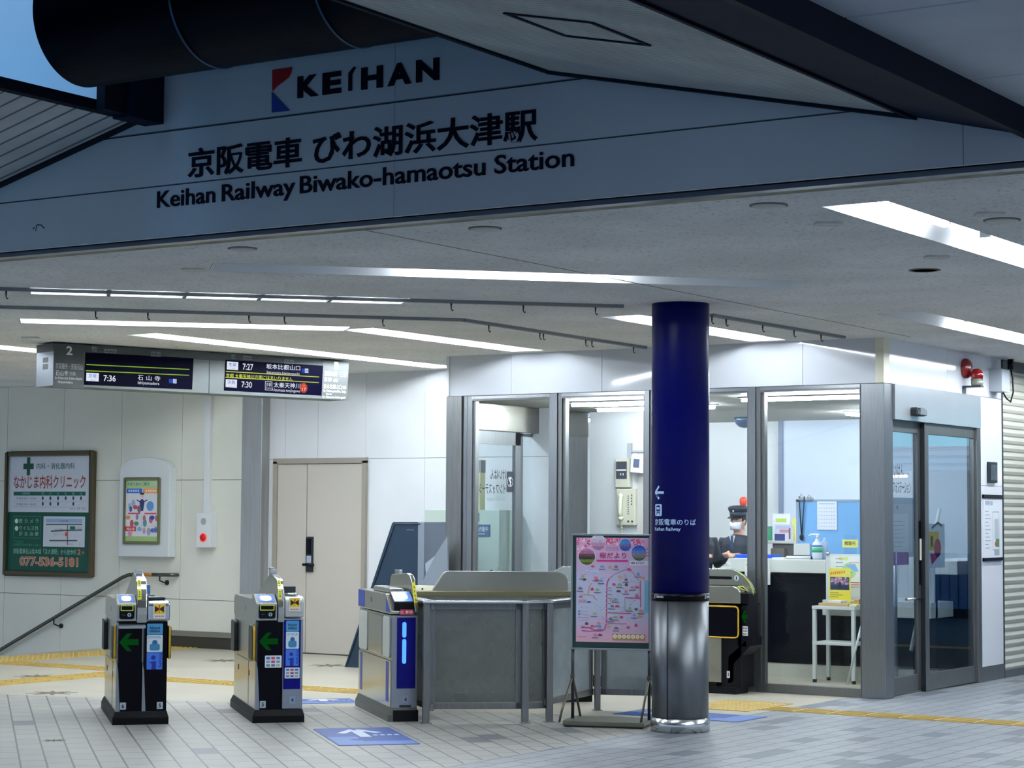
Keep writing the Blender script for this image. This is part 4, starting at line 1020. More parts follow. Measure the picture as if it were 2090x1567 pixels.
m_.rect(0, -.16, .42, .24, 0); m_.rect(0, 0, .27, .17, .001, P(240, 200, 50)); m_.disc(.24, .02, .085, .0015, P(200, 40, 60)); m_.poly([(.06, -.03), (.33, -.03), (.1, -.13)], .0015, P(200, 30, 50)); m_.rrect(.07, .03, .13, .13, .02, .002, P(60, 60, 40))
m_.line([(.1, .2), (.25, .25), (.35, .22)], .02, .002, P(40, 60, 80))
solo('door_poster', m_, 'poster with a yellow and red emblem on the fixed glass of the sliding door', 'poster')
p1 = on_x(1829, 1130, XO - .1); T = sign_frame((XO - .083, 16.98, p1.z - .1), (0, 1, 0)); m_ = MB(P(226, 220, 90), T); m_.box(0, 0, -.004, .14, .16, 0); m_.rrect(.04, .06, .08, .13, .015, .001, P(60, 60, 40)); m_.rect(.0, -.12, .11, 0, .0, P(210, 150, 110)); solo('door_notice', m_, 'small yellow notice inside the glass of the sliding door', 'notice')
# ================================================================== SIGN WALL LETTERING
def cap_h(bold=0.0):
    vs, _ = glyphs('H', bold); return max(v.y for v in vs)
def text_base(m, body, x, y, w, cap, z=0, mt=None, bold=0.0, ext=0.0):
    vs, _ = glyphs(body, bold, ext); y0 = min(v.y for v in vs); y1 = max(v.y for v in vs); k = cap / cap_h(bold)
    m.text(body, x, y + y0 * k, w, (y1 - y0) * k, z, mt, bold, ext)
LET = mat('letter_navy', (8, 9, 34), .5, spec=.15)
TS = sign_frame((0, YF - .0005, 0), (1, 0, 0))
def sy(x, y): p = on_y(x, y, YF); return p.x, p.z
t = thing('station_sign', 'dark station name lettering and railway logo on the grey sign wall', 'sign', (-5.9, YF, 3.05))
m_ = MB(LET, TS)
x0, zb_ = sy(384, 365); x1, zt_ = sy(1098, 219)
jb_ = '京阪電車 びわ湖浜大津駅'
m_.text(jb_, x0, zb_, x1 - x0, zt_ - zb_, 0, LET, bold=.018, ext=.006)
build('japanese_lettering', m_, t)
z0b = sy(322, 424)[1]; z0t = sy(322, 391)[1]
for wd_, xa, xb in (('Keihan', 322, 440), ('Railway', 454, 603), ('Biwako-hamaotsu', 613, 991), ('Station', 1010, 1172)):
    m_ = MB(LET, TS); x0 = sy(xa, 390)[0]; x1 = sy(xb, 390)[0]; text_base(m_, wd_, x0, z0b, x1 - x0, z0t - z0b, 0, LET, .012, .006); build('english_lettering', m_, t)
m_ = MB(LET, TS)
for ch, xa, xb in (('K', 608, 651), ('E', 659, 697), ('H', 738, 782), ('A', 792, 840), ('N', 850, 897)):
    a_, zb_ = sy(xa, 201 - (xa - 608) * .131); b_, zt_ = sy(xa, 157 - (xa - 608) * .137)
    x1 = sy(xb, 180)[0]; m_.text(ch, a_, zb_, x1 - a_, zt_ - zb_, 0, LET, bold=.045, ext=.006)
a_, zb_ = sy(712, 186); b_, zt_ = sy(712, 139); h_ = zt_ - zb_; w_ = sy(719, 186)[0] - a_
m_.prism([(a_, zb_), (a_ + w_, zb_), (a_ + w_, zb_ + h_ * .72), (a_ + w_ * 2.1, zb_ + h_ * .98), (a_ + w_ * 1.5, zb_ + h_ * 1.02), (a_, zb_ + h_ * .78)], 0, .006)
build('logo_lettering', m_, t)
m_ = MB(mat('logo_red', (190, 26, 40), .4), TS)
K_ = [sy(*p) for p in ((557, 143), (597, 137), (595, 148), (590, 158), (578, 168), (567, 176), (557, 186))]; m_.prism(K_, 0, .006)
m_.prism([sy(*p) for p in ((556, 188), (592, 226), (556, 230))], 0, .006, m=mat('logo_blue', (24, 70, 170), .4)); build('logo_mark', m_, t)
m_ = MB(LET, TS); m_.line([sy(67, 468), sy(71, 463)], .006, 0); m_.line([sy(73, 472), sy(75, 459), sy(84, 459), sy(91, 466)], .006, 0)
solo('scuff_mark', m_, 'small dark curled scuff low on the left of the sign wall', 'mark')

# ================================================================== BLUE COLUMN
CR = .2103
cf = on_z(1388, 1497); view = Vector((cf.x, cf.y, 0)).normalized(); CC = Vector((cf.x, cf.y, 0)) + view * CR
def zc_(y): return on_y(1388, y, cf.y).z
side = Vector((view.y, -view.x, 0))
t = thing('column', 'round station column, glossy dark blue above and bare steel below', 'column', (CC.x, CC.y, 0)); t.o['kind'] = 'thing'
BLUE = mat('column_blue', (0, 3, 84), .32, spec=.16)
zb1 = zc_(1226); zb2 = zc_(1211); zr_ = zc_(1471)
m_ = MB(BLUE, t.M); m_.lathe([(CR, zb2), (CR, zc_(664)), (CR, ZC)], 64); build('blue_cladding', m_, t)
m_ = MB(NAVY_BLACK, t.M); m_.lathe([(CR - .002, zb1), (CR + .001, zb1), (CR + .001, zb2)], 64); build('black_band', m_, t)
m_ = MB(mat('column_steel', (104, 108, 112), .36, .9, noise=.14, nscale=3, bump=.02, stretch=(6, 6, 1)), t.M); m_.lathe([(CR - .008, zr_ + .012), (CR - .004, zr_ + .02), (CR - .004, zb1)], 64); m_.use(DARK)
a_ = math.atan2(-view.y, -view.x) ; 
ang = a_ - math.asin((1362 - 1388) / 58.5) * -1
for da in (-.02,):
    th = math.atan2(-view.y, -view.x) - math.asin((1388 - 1362) / 58.5); p = Vector((math.cos(th), math.sin(th), 0)) * (CR - .003); m_.cyl(p + Vector((0, 0, zr_)), p + Vector((0, 0, zb1)), .004, 6)
build('steel_sleeve', m_, t)
m_ = MB(STEEL_L, t.M); m_.lathe([(CR + .004, 0), (CR + .004, zr_), (CR - .01, zr_ + .004), (CR - .01, zr_ + .014)], 64); build('base_ring', m_, t)
m_ = MB(mat('column_sign_white', (176, 206, 240), .35), Matrix.Translation((CC.x, CC.y, 0)))
def wrap(p):
    th = p.x / CR; d = (-view) * math.cos(th) + side * math.sin(th); q = d * (CR + .0012 + p.z); return Vector((q.x, q.y, p.y))
m_.warp = wrap
def cth(px): return math.asin(max(-1, min(1, (px - 1388) / 58.5))) * CR
def colsign(xl, flip=False):
    w_ = cth(1418) - cth(1337)
    if not flip:
        ax = cth(1338); z_ = zc_(1005); s_ = .055
        m_.line([(ax + .005 + .017 * i_, z_) for i_ in range(6)], .017); m_.line([(ax + .045, z_ + .046), (ax, z_), (ax + .045, z_ - .046)], .015)
    else:
        ax = xl + w_; z_ = zc_(1005)
        m_.line([(ax - .09 + .017 * i_, z_) for i_ in range(6)], .017); m_.line([(ax - .045, z_ + .046), (ax, z_), (ax - .045, z_ - .046)], .015)
    ix = cth(1338) if not flip else xl + w_ - .075
    za_, zb_ = zc_(1053), zc_(1029)
    for i_ in range(8): m_.rect(ix + .009 * i_, za_ + (.002 if i_ in (0, 7) else 0), ix + .009 * (i_ + 1), zb_ - (.002 if i_ in (0, 7) else 0), 0)
    h_ = zb_ - za_
    m_.rrect(ix + .016, za_ + h_ * .28, ix + .056, zb_ - h_ * .1, .01, .0016, BLUE); m_.rrect(ix + .021, za_ + h_ * .55, ix + .051, za_ + h_ * .76, .004, .0024, MATS['column_sign_white'])
    m_.disc(ix + .026, za_ + h_ * .38, .005, .0024, MATS['column_sign_white'], 10); m_.disc(ix + .046, za_ + h_ * .38, .005, .0024, MATS['column_sign_white'], 10)
    m_.line([(ix + .028, za_ + h_ * .28), (ix + .014, za_ + h_ * .1)],   .005, .0012, BLUE); m_.line([(ix + .044, za_ + h_ * .28), (ix + .058, za_ + h_ * .1)], .005, .0012, BLUE)
    m_.use(MATS['column_sign_white']); tx0 = cth(1337.5) if not flip else xl
    m_.text('京阪電車のりば', tx0, zc_(1072), w_, zc_(1059) - zc_(1072), 0, bold=.008)
    text_base(m_, 'Keihan Railway', tx0, zc_(1083), w_ * .66, zc_(1076) - zc_(1083), 0, bold=.012)
colsign(0); build('wayfinding_lettering', m_, t); m_ = MB(MATS['column_sign_white'], Matrix.Translation((CC.x, CC.y, 0))); m_.warp = wrap
colsign(cth(1337) - .03 - (cth(1418) - cth(1337)) - .05, True)
w2 = .30; xl = cth(1331) - w2 + .01
for zz0, zz1 in ((825, 838), (848, 866)): m_.rect(xl + w2 - .03, zc_(zz1), xl + w2 - .012, zc_(zz0), 0)
build('wayfinding_lettering', m_, t)
m_ = MB(P(210, 220, 235), Matrix.Translation((CC.x, CC.y, 0))); m_.warp = wrap
zk0, zk1 = zc_(1222), zc_(1215.5)
for x_ in (cth(1337), cth(1437)):
    m_.poly([(x_, zk0), (x_ + .014, zk0), (x_ + .004, (zk0 + zk1) / 2), (x_ + .014, zk1), (x_, zk1)], .0016); m_.text('KEIHAN', x_ + .02, zk0 + .004, .075, zk1 - zk0 - .008, .0016, bold=.03)
build('band_logo', m_, t)

# ================================================================== TICKET GATES
LCDG = emitter('arrow_green', (.02, .40, .06), .11)
BLUEP = mat('gate_blue', (3, 4, 108), .3, spec=.2); BLUE_T = mat('tape_blue', (40, 70, 170), .45)
def sticker_warn(m, x, y, w, h, z):
    m.rect(x, y, x + w, y + h, z, P(232, 230, 220)); m.rect(x + w * .06, y + h * .32, x + w * .94, y + h * .96, z + .0006, P(236, 204, 30))
    for s in (-1, 1):
        cx = x + w / 2; m.poly([(cx + s * w * .06, y + h * .58), (cx + s * w * .38, y + h * .42), (cx + s * w * .38, y + h * .86), (cx + s * w * .06, y + h * .70)][::s], z + .0012, P(24, 26, 30))
    m.rect(x + w * .45, y + h * .55, x + w * .55, y + h * .92, z + .0018, P(206, 40, 40)); m.disc(x + w * .5, y + h * .46, w * .05, z + .0018, P(206, 40, 40), 10)
    for i in range(5): m.rect(x + w * (.12 + .16 * i), y + h * .1, x + w * (.24 + .16 * i), y + h * .2, z + .0006, P(206, 110, 120))
def stickers_ic(m, x, y1, w, z, extra=False):
    h = .080; y = y1 - h
    m.rrect(x, y, x + w, y1, .006, z, P(70, 150, 200)); random.seed(5)
    for r_ in range(2):
        for i in range(8): m.rect(x + w * (.16 + .085 * i), y + h * (.2 + .3 * r_), x + w * (.16 + .085 * i + .06), y + h * (.2 + .3 * r_ + .14 + .1 * random.random()), z + .0006, P(24, 60, 90))
    y1 = y - .003; h = .125; y = y1 - h
    m.rrect(x, y, x + w, y1, .006, z, P(212, 226, 232)); m.text('ICOCA', x + w * .1, y + h * .80, w * .8, h * .13, z + .0006, P(110, 150, 170), bold=.02)
    m.rrect(x + w * .18, y + h * .08, x + w * .82, y + h * .48, .014, z + .0006, P(60, 130, 180)); m.rrect(x + w * .32, y + h * .4, x + w * .68, y + h * .7, .018, z + .0007, P(60, 130, 180)); m.disc(x + w * .5, y + h * .56, w * .13, z + .0012, P(40, 92, 140))
    y1 = y - .003; h = .125; y = y1 - h
    m.rrect(x, y, x + w, y1, .006, z, P(60, 120, 220)); m.disc(x + w * .42, y + h * .70, w * .14, z + .0006, P(20, 40, 150)); m.poly([(x + w * .12, y + h * .42), (x + w * .6, y + h * .5), (x + w * .6, y), (x + w * .32, y), (x + w * .32, y + h * .36)], z + .0006, P(20, 40, 150))
    T0 = m.T; m.T = T0 @ Matrix.Translation((x + w * .80, y + h * .94, z + .0007)) @ Matrix.Rotation(-PI / 2, 4, 'Z'); m.text('PiTaPa', 0, 0, h * .82, w * .16, 0, P(20, 40, 150), bold=.02); m.T = T0
    return y
def sticker_small(m, x, y, w, h, z):
    m.rrect(x, y, x + w, y + h, .006, z, P(226, 232, 236)); random.seed(9); cols = [(90, 160, 200), (210, 60, 80), (60, 120, 190), (70, 150, 150), (150, 160, 180), (200, 180, 120)]
    for i in range(3):
        for j in range(3): m.rect(x + w * (.08 + .3 * i), y + h * (.1 + .3 * j), x + w * (.3 + .3 * i), y + h * (.28 + .3 * j), z + .0006, P(*random.choice(cols)))
def number_plate(t, x, y, z, d, parent, light=True):
    m = MB(P(176, 190, 200) if light else P(140, 160, 185)); m.T = t.M @ frame((x, y, z), (1, 0, 0), y=UP); m.rrect(-.022, -.026, .022, .026, .004, 0); m.text(d, -.009, -.015, .018, .030, .0008, P(14, 18, 30), bold=.03); return build('number_plate', m, parent)
def front(t, y=0.0): return t.M @ frame((0, y, 0), (1, 0, 0), y=UP)      # drawing plane on the gate's street end
def arch(t, x0, x1, prof, name='guard', m=None):
    g = MB(m or GATE_STEEL, t.M); g.prism(prof, x0, x1, 'x'); return build(name, g, t, .008, 3)
GL = 1.36
def arch_profile(yf, top, back):
    """side view (depth, height): curved nose rising at the street end, sloping down to the far end"""
    nose = [(yf + .16 - .16 * math.cos(a), .80 + (top - .80) * math.sin(a)) for a in [PI / 2 * i / 8 for i in range(9)]]
    return [(yf, .74)] + nose + [(yf + .42, top + .03), (yf + .50, top + .02), (back, .90), (back, .86), (yf + .3, .80), (yf + .2, .74)]
def gate_half_black(t, x0, x1, num, arrow_side, stick, small, tray):
    """black fronted half of a two-lane gate, from x0 to x1"""
    s = GATE_STEEL
    b = MB(s, t.M); b.box(x0, .07, .09, x1, GL - .02, .745); b.use(DARK); b.box(x0 - .001, .30, .43, x0 + .001, GL - .2, .436); b.box(x0 - .0015, .44, .09, x0 + .001, .445, .43)
    for yk, zk in ((.40, .32), (1.05, .32), (.42, .60)): b.box(x0 - .003, yk, zk, x0 + .001, yk + .02, zk + .04)
    body = build('side_cabinet', b, t, 0)
    m = MB(NAVY_BLACK, t.M); w = x1 - x0
    m.prism([(x0 + .012, .09), (x1 - .004, .09), (x1 - .004, .75), (x0 + .012, .75)], 0.004, .07, 'y'); m.use(ALU); m.prism([(x0, .09), (x0 + .028, .09), (x0 + .012, .40), (x0, .45)], .0, .07, 'y')
    fr2 = build('front_panel', m, t, 0)
    number_plate(t, x0 + w * (.28 if arrow_side else .72), .002, .135, num, fr2)
    if arrow_side:
        m = MB(LCDG, front(t, .002)); cx = x0 + w * .5; cz_ = .60; m.poly([(cx - .075, cz_), (cx - .02, cz_ + .065), (cx + .018, cz_ + .065), (cx - .018, cz_ + .022), (cx + .065, cz_ + .022), (cx + .065, cz_ - .022), (cx - .018, cz_ - .022), (cx + .018, cz_ - .065), (cx - .02, cz_ - .065)]); build('arrow_light', m, fr2)
    m = MB(P(200, 210, 220), front(t, .002))
    if stick: stickers_ic(m, x0 + .03, .735, .115, 0); build('stickers', m, fr2)
    elif small: sticker_small(m, x0 + w * .34, .405, .125, .09, 0); build('stickers', m, fr2)
def reader_housing(t, x0, x1):
    h = MB(GATE_STEEL, t.M); h.prism([(.0, .755), (.0, .875), (.012, .888), (.17, .945), (.22, .945), (.26, .905), (GL - .05, .90), (GL, .86), (GL, .745), (.02, .745)], x0, x1, 'x')
    h.use(DARK); h.box(x0 - .001, .62, .80, x0 + .001, .64, .84)
    hh = build('reader_housing', h, t, .006, 2)
    r = MB(BLACK); r.T = front(t, -.001); xa, xb = x0 + .018, x1 - .012
    r.prism(rr(xa, .768, xb, .872, .018), -.012, .008); rd = build('ticket_slot_face', r, hh, .002)
    y = MB(mat('slot_yellow', (214, 226, 60), .4)); y.T = front(t, -.010)
    for i, (p, q) in enumerate((((xa + .012, .832), (xb - .012, .832)), ((xa + .012, .868), (xb - .012, .868)), ((xa + .012, .832), (xa + .012, .868)), ((xb - .012, .832), (xb - .012, .868)))): y.line([p, q], .006, .0)
    y.use(P(150, 190, 205)); y.disc(xb - .038, .800, .0145, 0); y.use(BLACK); y.rect(xb - .041, .789, xb - .035, .806, .0005); y.rect(xb - .046, .803, xb - .03, .807, .0005); y.use(P(40, 60, 90)); y.rect(xa + .02, .797, xa + .045, .803, 0)
    build('slot_outline', y, hh)
    d = Vector((0, .158, .057)).normalized(); pm = MB(mat('ic_blue', (60, 120, 205), .25)); pm.T = t.M @ frame((0, .012, .889), (1, 0, 0), y=d)
    pm.rrect(xa, .01, xb, .15, .008, .001); pm.rrect(xa + .02, .03, xb - .02, .13, .03, .002, mat('ic_glow', (225, 238, 250), .3, emit=.5)); build('ic_pad', pm, hh)
    return hh
def flap(t, x0, x1, y0, y1, z0, z1, edge, name='flap'):
    m = MB(DARK, t.M); m.prism(rr(y0, z0, y1, z1, .03), x0, x1, 'x'); f_ = build(name, m, t, .004)
    if edge:
        m = MB(YELLOW, t.M); pr = [(y0 - .006, z0 + .03), (y0 - .006, z1 - .03), (y0 + .004, z1), (y0 + .014, z1 + .002), (y0 + .014, z1 - .012), (y0 + .008, z1 - .03), (y0 + .008, z0 + .03), (y0 + .014, z0 + .01), (y0 + .014, z0 - .002), (y0 + .004, z0)]
        xm_ = (x0 + x1) / 2; s_ = (x1 - x0) * .28; m.prism(pr, xm_ - s_, xm_ + s_, 'x'); build('flap_edge', m, f_)
    return f_
def skirt(t, x0, x1):
    m = MB(mat('gate_skirt', (8, 9, 14), .5, 0, spec=.15), t.M)
    m.prism([(x0 - .02, -.02), (x1 + .012, -.02), (x1 + .012, GL), (x0 - .02, GL)], 0, .05, 'z'); m.mesh([(x0 - .02, -.02, .05), (x1 + .012, -.02, .05), (x1 + .012, GL, .05), (x0 - .02, GL, .05), (x0, .0, .095), (x1, .0, .095), (x1, GL - .02, .095), (x0, GL - .02, .095)],
        [(0, 1, 5, 4), (1, 2, 6, 5), (2, 3, 7, 6), (3, 0, 4, 7), (4, 5, 6, 7)])
    return build('skirt', m, t)
def gate_frame(px, py):
    p = on_z(px, py); M = Matrix.Identity(4)
    for i in range(3): M[i][0], M[i][1], M[i][2], M[i][3] = GU[i], GD[i], UP[i], p[i]
    M[2][3] = 0; return M
# gate with lanes 6 and 5
t = thing('ticket_gate', 'leftmost ticket gate, black fronted, with plates 6 and 5', 'ticket gate', gate_frame(288, 1478), 'ticket gates in the row')
skirt(t, -.19, .185)
gate_half_black(t, -.185, -.002, '6', True, False, False, True); gate_half_black(t, .002, .185, '5', False, True, False, False)
m = MB(mat('tray_steel', (190, 194, 200), .2, .9), t.M); m.prism([(-.035, .70), (-.035, .722), (.09, .757), (.12, .757), (.12, .70)], -.178, .018, 'x'); build('tray', m, t, .004)
reader_housing(t, -.19, -.05)
g = arch(t, -.045, .030, arch_profile(-.005, 1.065, GL - .1))
m = MB(P(226, 224, 60)); 
def nose_stickers(t, g, x0, x1, yf, top):
    m = MB(P(220, 222, 60), t.M)
    for a0, a1 in ((.42, .78), (.90, 1.26)):
        n = 5; vs = []; 
        for i in range(n + 1):
            a = a0 + (a1 - a0) * i / n; y_, z_ = yf + .16 - .163 * math.cos(a), .80 + (top - .797) * math.sin(a); vs += [(x0, y_, z_), (x1, y_, z_)]
        m.mesh(vs, [(2 * i, 2 * i + 1, 2 * i + 3, 2 * i + 2) for i in range(n)], P(220, 222, 60))
        for i in (1, 2, 3):
            a = a0 + (a1 - a0) * (i + .1) / n; b_ = a0 + (a1 - a0) * (i + .7) / n; xm = (x0 + x1) / 2
            q = lambda a, x: (x, yf + .16 - .1645 * math.cos(a), .80 + (top - .7955) * math.sin(a)); m.mesh([q(a, xm - .006), q(a, xm + .006), q(b_, xm + .006), q(b_, xm - .006)], [(0, 1, 2, 3)], P(90, 96, 40))
    build('warning_tape', m, g)
nose_stickers(t, g, -.040, -.012, -.005, 1.065)
m = MB(GATE_STEEL, t.M); m.box(-.0055, -.007, .76, -.0025, .9, 1.0, DARK)
h = MB(mat('housing_chrome', (205, 208, 212), .14, .95), t.M); h.prism([(0.0, .755), (0.0, .875), (.02, .90), (.30, .905), (.30, .755)], .034, .197, 'x'); hb_ = build('exit_housing', h, t, .012, 3)
m = MB(P(200, 200, 200), front(t, -.0015)); sticker_warn(m, .075, .772, .088, .108, 0); build('warning_sticker', m, hb_)
m = MB(DARK, t.M); m.box(.05, .10, .905, .17, .26, .925); m.use(mat('display_blue', (70, 130, 200), .3)); m.box(.03, .5, .90, .09, .7, 1.0); m.use(STEEL_L); m.box(.02, .45, .9, .12, .8, .93); build('display', m, hb_, .003)
for a in ((-.215, -.187, .02, .24, .475, .715, True), (-.215, -.187, 1.10, GL - .02, .475, .715, False), (.188, .212, .02, .24, .475, .715, True)): flap(t, *a)
m = MB(STEEL_L, t.M); m.box(-.03, .36, 1.085, .02, .42, 1.12); build('sensor', m, g, .004)
# gate with lanes 5 and 4
t = thing('ticket_gate', 'second ticket gate from left, half black and half blue, with plates 5 and 4', 'ticket gate', gate_frame(572, 1474), 'ticket gates in the row')
skirt(t, -.19, .165)
gate_half_black(t, -.185, .005, '5', True, False, True, False)
reader_housing(t, -.19, -.035)
g = arch(t, -.028, .022, arch_profile(-.005, 1.065, GL - .1)); nose_stickers(t, g, -.024, .0, -.005, 1.065)
m = MB(STEEL_L, t.M); m.box(-.03, .42, 1.082, .02, .5, 1.125); m.use(DARK); m.cyl((-.02, .46, 1.125), (-.02, .46, 1.14), .02, 12); build('sensor', m, g, .004)
m = MB(GATE_STEEL, t.M); m.box(.01, .02, .1, .165, GL - .05, .77); cab = build('side_cabinet', m, t, .006)
m = MB(ALU, t.M); m.box(.012, .0, .1, .163, .02, .765); fp = build('front_panel', m, t, .003)
m = MB(BLUEP, front(t, -.002)); m.rect(.017, .245, .145, .76, 0); build('blue_panel', m, fp)
m = MB(BLUEP, front(t, -.0035)); stickers_ic(m, .034, .752, .098, 0); sticker_small(m, .028, .325, .112, .080, 0); build('stickers', m, fp)
number_plate(t, .088, -.0015, .165, '4', fp, False)
h = MB(mat('housing_grey', (208, 210, 206), .3, .5), t.M); h.prism([(.0, .775), (-.004, .90), (.015, .93), (.30, .94), (.34, .80), (.34, .775)], .024, .168, 'x'); hb_ = build('exit_housing', h, t, .014, 3)
m = MB(P(200, 200, 200), front(t, -.006)); sticker_warn(m, .055, .822, .082, .10, 0); build('warning_sticker', m, hb_)
m = MB(DARK, t.M); m.box(.04, .18, .935, .13, .20, 1.0); m.use(STEEL_L); m.lathe([(.05, .94), (.05, .952), (.03, .955), (.0, .955)], 20, c=(.085, .10, 0)); build('display', m, hb_)
for a in ((-.215, -.187, .02, .24, .455, .715, True), (-.215, -.187, 1.12, GL - .02, .455, .70, False)): flap(t, *a)
# IC-only gate, lane 4
t = thing('ticket_gate', 'steel and blue IC card gate with a glowing blue bar and plate 4', 'ticket gate', gate_frame(824, 1472), 'ticket gates in the row')
m = MB(mat('skirt_grey', (88, 90, 86), .4, .4), t.M); m.prism([(-.125, -.012), (.108, -.012), (.108, GL), (-.125, GL)], 0, .05, 'z'); m.mesh([(-.125, -.012, .05), (.108, -.012, .05), (.108, GL, .05), (-.125, GL, .05), (-.1, .0, .10), (.1, .0, .10), (.1, GL, .10), (-.1, GL, .10)], [(0, 1, 5, 4), (1, 2, 6, 5), (2, 3, 7, 6), (3, 0, 4, 7), (4, 5, 6, 7)]); m.box(-.085, -.014, .0, .108, .0, .085, BLACK); build('skirt', m, t)
b = MB(GATE_STEEL, t.M); b.box(-.1, .02, .10, .1, GL, .45); b.box(-.094, .02, .45, .1, GL, .79); cab = build('side_cabinet', b, t, .004)
b = MB(GATE_STEEL, t.M); b.box(-.104, .36, .475, -.09, .93, .775); build('side_cover', b, cab, .008)
for y0, y1 in ((.06, .32), (.98, GL - .03)):
    b = MB(mat('flap_white', (200, 206, 200), .35), t.M); b.prism(rr(y0, .47, y1, .775, .03), -.106, -.092, 'x'); build('flap', b, t, .004)
for ya_, yb_ in ((.10, .20), (1.20, 1.28)): b = MB(BLUE_T, t.M); b.box(-.1012, ya_, .14, -.1, yb_, .44); build('blue_tape', b, cab)
h = MB(GATE_STEEL, t.M); h.prism([(.0, .80), (.0, .825), (.20, .945), (GL, .945), (GL, .80)], -.108, .075, 'x'); hh = build('reader_housing', h, t, .006, 2)
b = MB(BLUE_T, t.M); b.box(-.1095, 1.08, .81, -.108, GL - .01, .94); b.prism([(.03, .812), (.18, .812), (.18, .925)], -.1095, -.108, 'x'); b.use(DARK); b.box(-.1095, .78, .86, -.108, .80, .90); build('blue_tape', b, hh)
h = MB(STEEL_L, t.M); h.prism([(.25, .946), (.30, .985), (.95, .985), (1.0, .946)], -.06, .05, 'x'); build('top_ridge', h, hh, .01)
m = MB(BLACK, t.M); m.prism([(-.01, .835), (-.01, .892), (.17, .965), (.2, .95), (.03, .83)], -.082, .07, 'x'); rd = build('reader', m, hh, .004)
d = Vector((0, .18, .073)).normalized(); m = MB(MATS['ic_blue']); m.T = t.M @ frame((0, -.008, .8935), (1, 0, 0), y=d); m.rrect(-.078, .01, .066, .185, .008, .001); m.rrect(-.05, .045, .036, .15, .035, .002, MATS['ic_glow']); build('ic_pad', m, rd)
m = MB(P(196, 40, 80), front(t, -.012)); m.rrect(-.04, .795, .062, .836, .006, 0); m.text('IC 専用', -.033, .802, .088, .027, .001, P(240, 225, 230), bold=.015); build('ic_only_sign', m, hh)
m = MB(ALU, t.M); m.box(-.096, .0, .10, .1, .02, .79); fp = build('front_panel', m, t, .003)
m = MB(BLUEP, front(t, -.002)); m.rect(-.058, .245, .085, .775, 0); build('blue_panel', m, fp)
GLOW = emitter('blue_bar_glow', (.04, .16, 1.0), 3.2)
m = MB(GLOW, front(t, -.005)); m.rrect(-.018, .625, .013, .742, .0150, 0); m.rrect(-.018, .43, .013, .615, .0150, 0); build('light_bar', m, fp)
number_plate(t, .012, -.0015, .163, '4', fp, False)
m = MB(DARK, t.M); m.box(-.035, -.004, .105, .055, .002, .122); build('vent', m, fp)
g = arch(t, .075, .108, [(.01, .80), (.03, .80), (.30, .93), (1.0, .93), (.95, 1.05), (.90, 1.075), (.30, 1.10), (.20, 1.09), (.15, 1.06), (-.01, .82)])
m = MB(P(222, 214, 50), t.M); m.mesh([(.078, .008, .845), (.105, .008, .845), (.105, .128, 1.035), (.078, .128, 1.035)], [(0, 1, 2, 3)])
for i in range(5):
    s0, s1 = .12 + .16 * i, .12 + .16 * i + .09; m.mesh([(.088, .007 + .12 * s0, .845 + .19 * s0), (.096, .007 + .12 * s0, .845 + .19 * s0), (.096, .007 + .12 * s1, .845 + .19 * s1), (.088, .007 + .12 * s1, .845 + .19 * s1)], [(0, 1, 2, 3)], P(120, 110, 30))
build('warning_tape', m, g); m = MB(STEEL_L, t.M); m.box(.08, .62, 1.078, .106, .80, 1.115); build('sensor', m, g, .004)

# wide gate of lane 1 along the office front
XG0, XG1 = -10.75, -8.20; YG = 16.38
t = thing('ticket_gate', 'dark ticket gate with plate 1 seen side-on before the office window', 'ticket gate', (XG1, YG, 0), 'ticket gates in the row')
def gx(x, y): p = on_y(x, y, YG); return p.x, p.z
m = MB(BLACK); m.box(XG0, YG + .0, 0, XG1 - .10, YG + .24, .06); build('skirt', m, t)
zt1 = gx(1480, 1196)[1]; zt0 = gx(1480, 1231)[1]
m = MB(GATE_STEEL); nx = gx(1511, 1230)[0]; m.prism([(XG0, zt0), (nx, zt0), (nx, zt1 - .05), (nx - .02, zt1 - .02), (nx - .07, zt1), (XG0, zt1)], YG, YG + .1, 'y'); hh = build('reader_housing', m, t, .006)
pr = [gx(*p) for p in ((1380, 1196), (1380, 1161), (1478, 1161), (1493, 1166), (1507, 1176), (1518, 1189), (1525, 1204), (1526, 1214), (1516, 1214), (1500, 1196))]
pr[0] = (XG0 + .45, pr[0][1]); pr[1] = (XG0 + .60, pr[1][1]); pr.insert(1, (XG0 + .35, pr[0][1] + .03))
m = MB(GATE_STEEL); m.prism(pr[::-1], YG + .11, YG + .16, 'y'); g = build('guard', m, t, .006)
m = MB(BLACK); a_ = gx(1445, 1176); b_ = gx(1482, 1183); m.prism(rr(a_[0] - .12, b_[1], b_[0], a_[1], .012), YG + .107, YG + .165, 'y'); build('grip_slot', m, g)
c = gx(1492, 1180); m = MB(P(206, 226, 232)); m.T = sign_frame((c[0], YG + .106, c[1]), (1, 0, 0)); m.disc(0, 0, .024, 0); m.text('1', -.006, -.015, .012, .03, .001, P(20, 30, 40), bold=.03); build('number_plate', m, g)
m = MB(mat('slot_yellow2', (190, 200, 90), .4)); m.tube([(p[0], YG + .11, p[1]) for p in pr[4:10]], .006, 6); a_ = gx(1503, 1197); b_ = gx(1520, 1205); m.tube([(gx(*p)[0], YG + .06, gx(*p)[1]) for p in ((1500, 1197), (1510, 1197), (1521, 1206), (1508, 1203), (1500, 1197))], .006, 6); build('slot_outline', m, g)
m = MB(BLACK); m.box(XG0, YG + .01, zt0 - .015, nx + .07, YG + .24, zt0); m.box(nx - .02, YG + .02, zt0, gx(1526, 1220)[0], YG + .2, zt1 - .06); m.box(gx(1473, 1300)[0], YG + .01, .06, gx(1512, 1300)[0], YG + .24, zt0); m.box(XG0, YG + .03, .06, XG1 - .3, YG + .24, zt0)
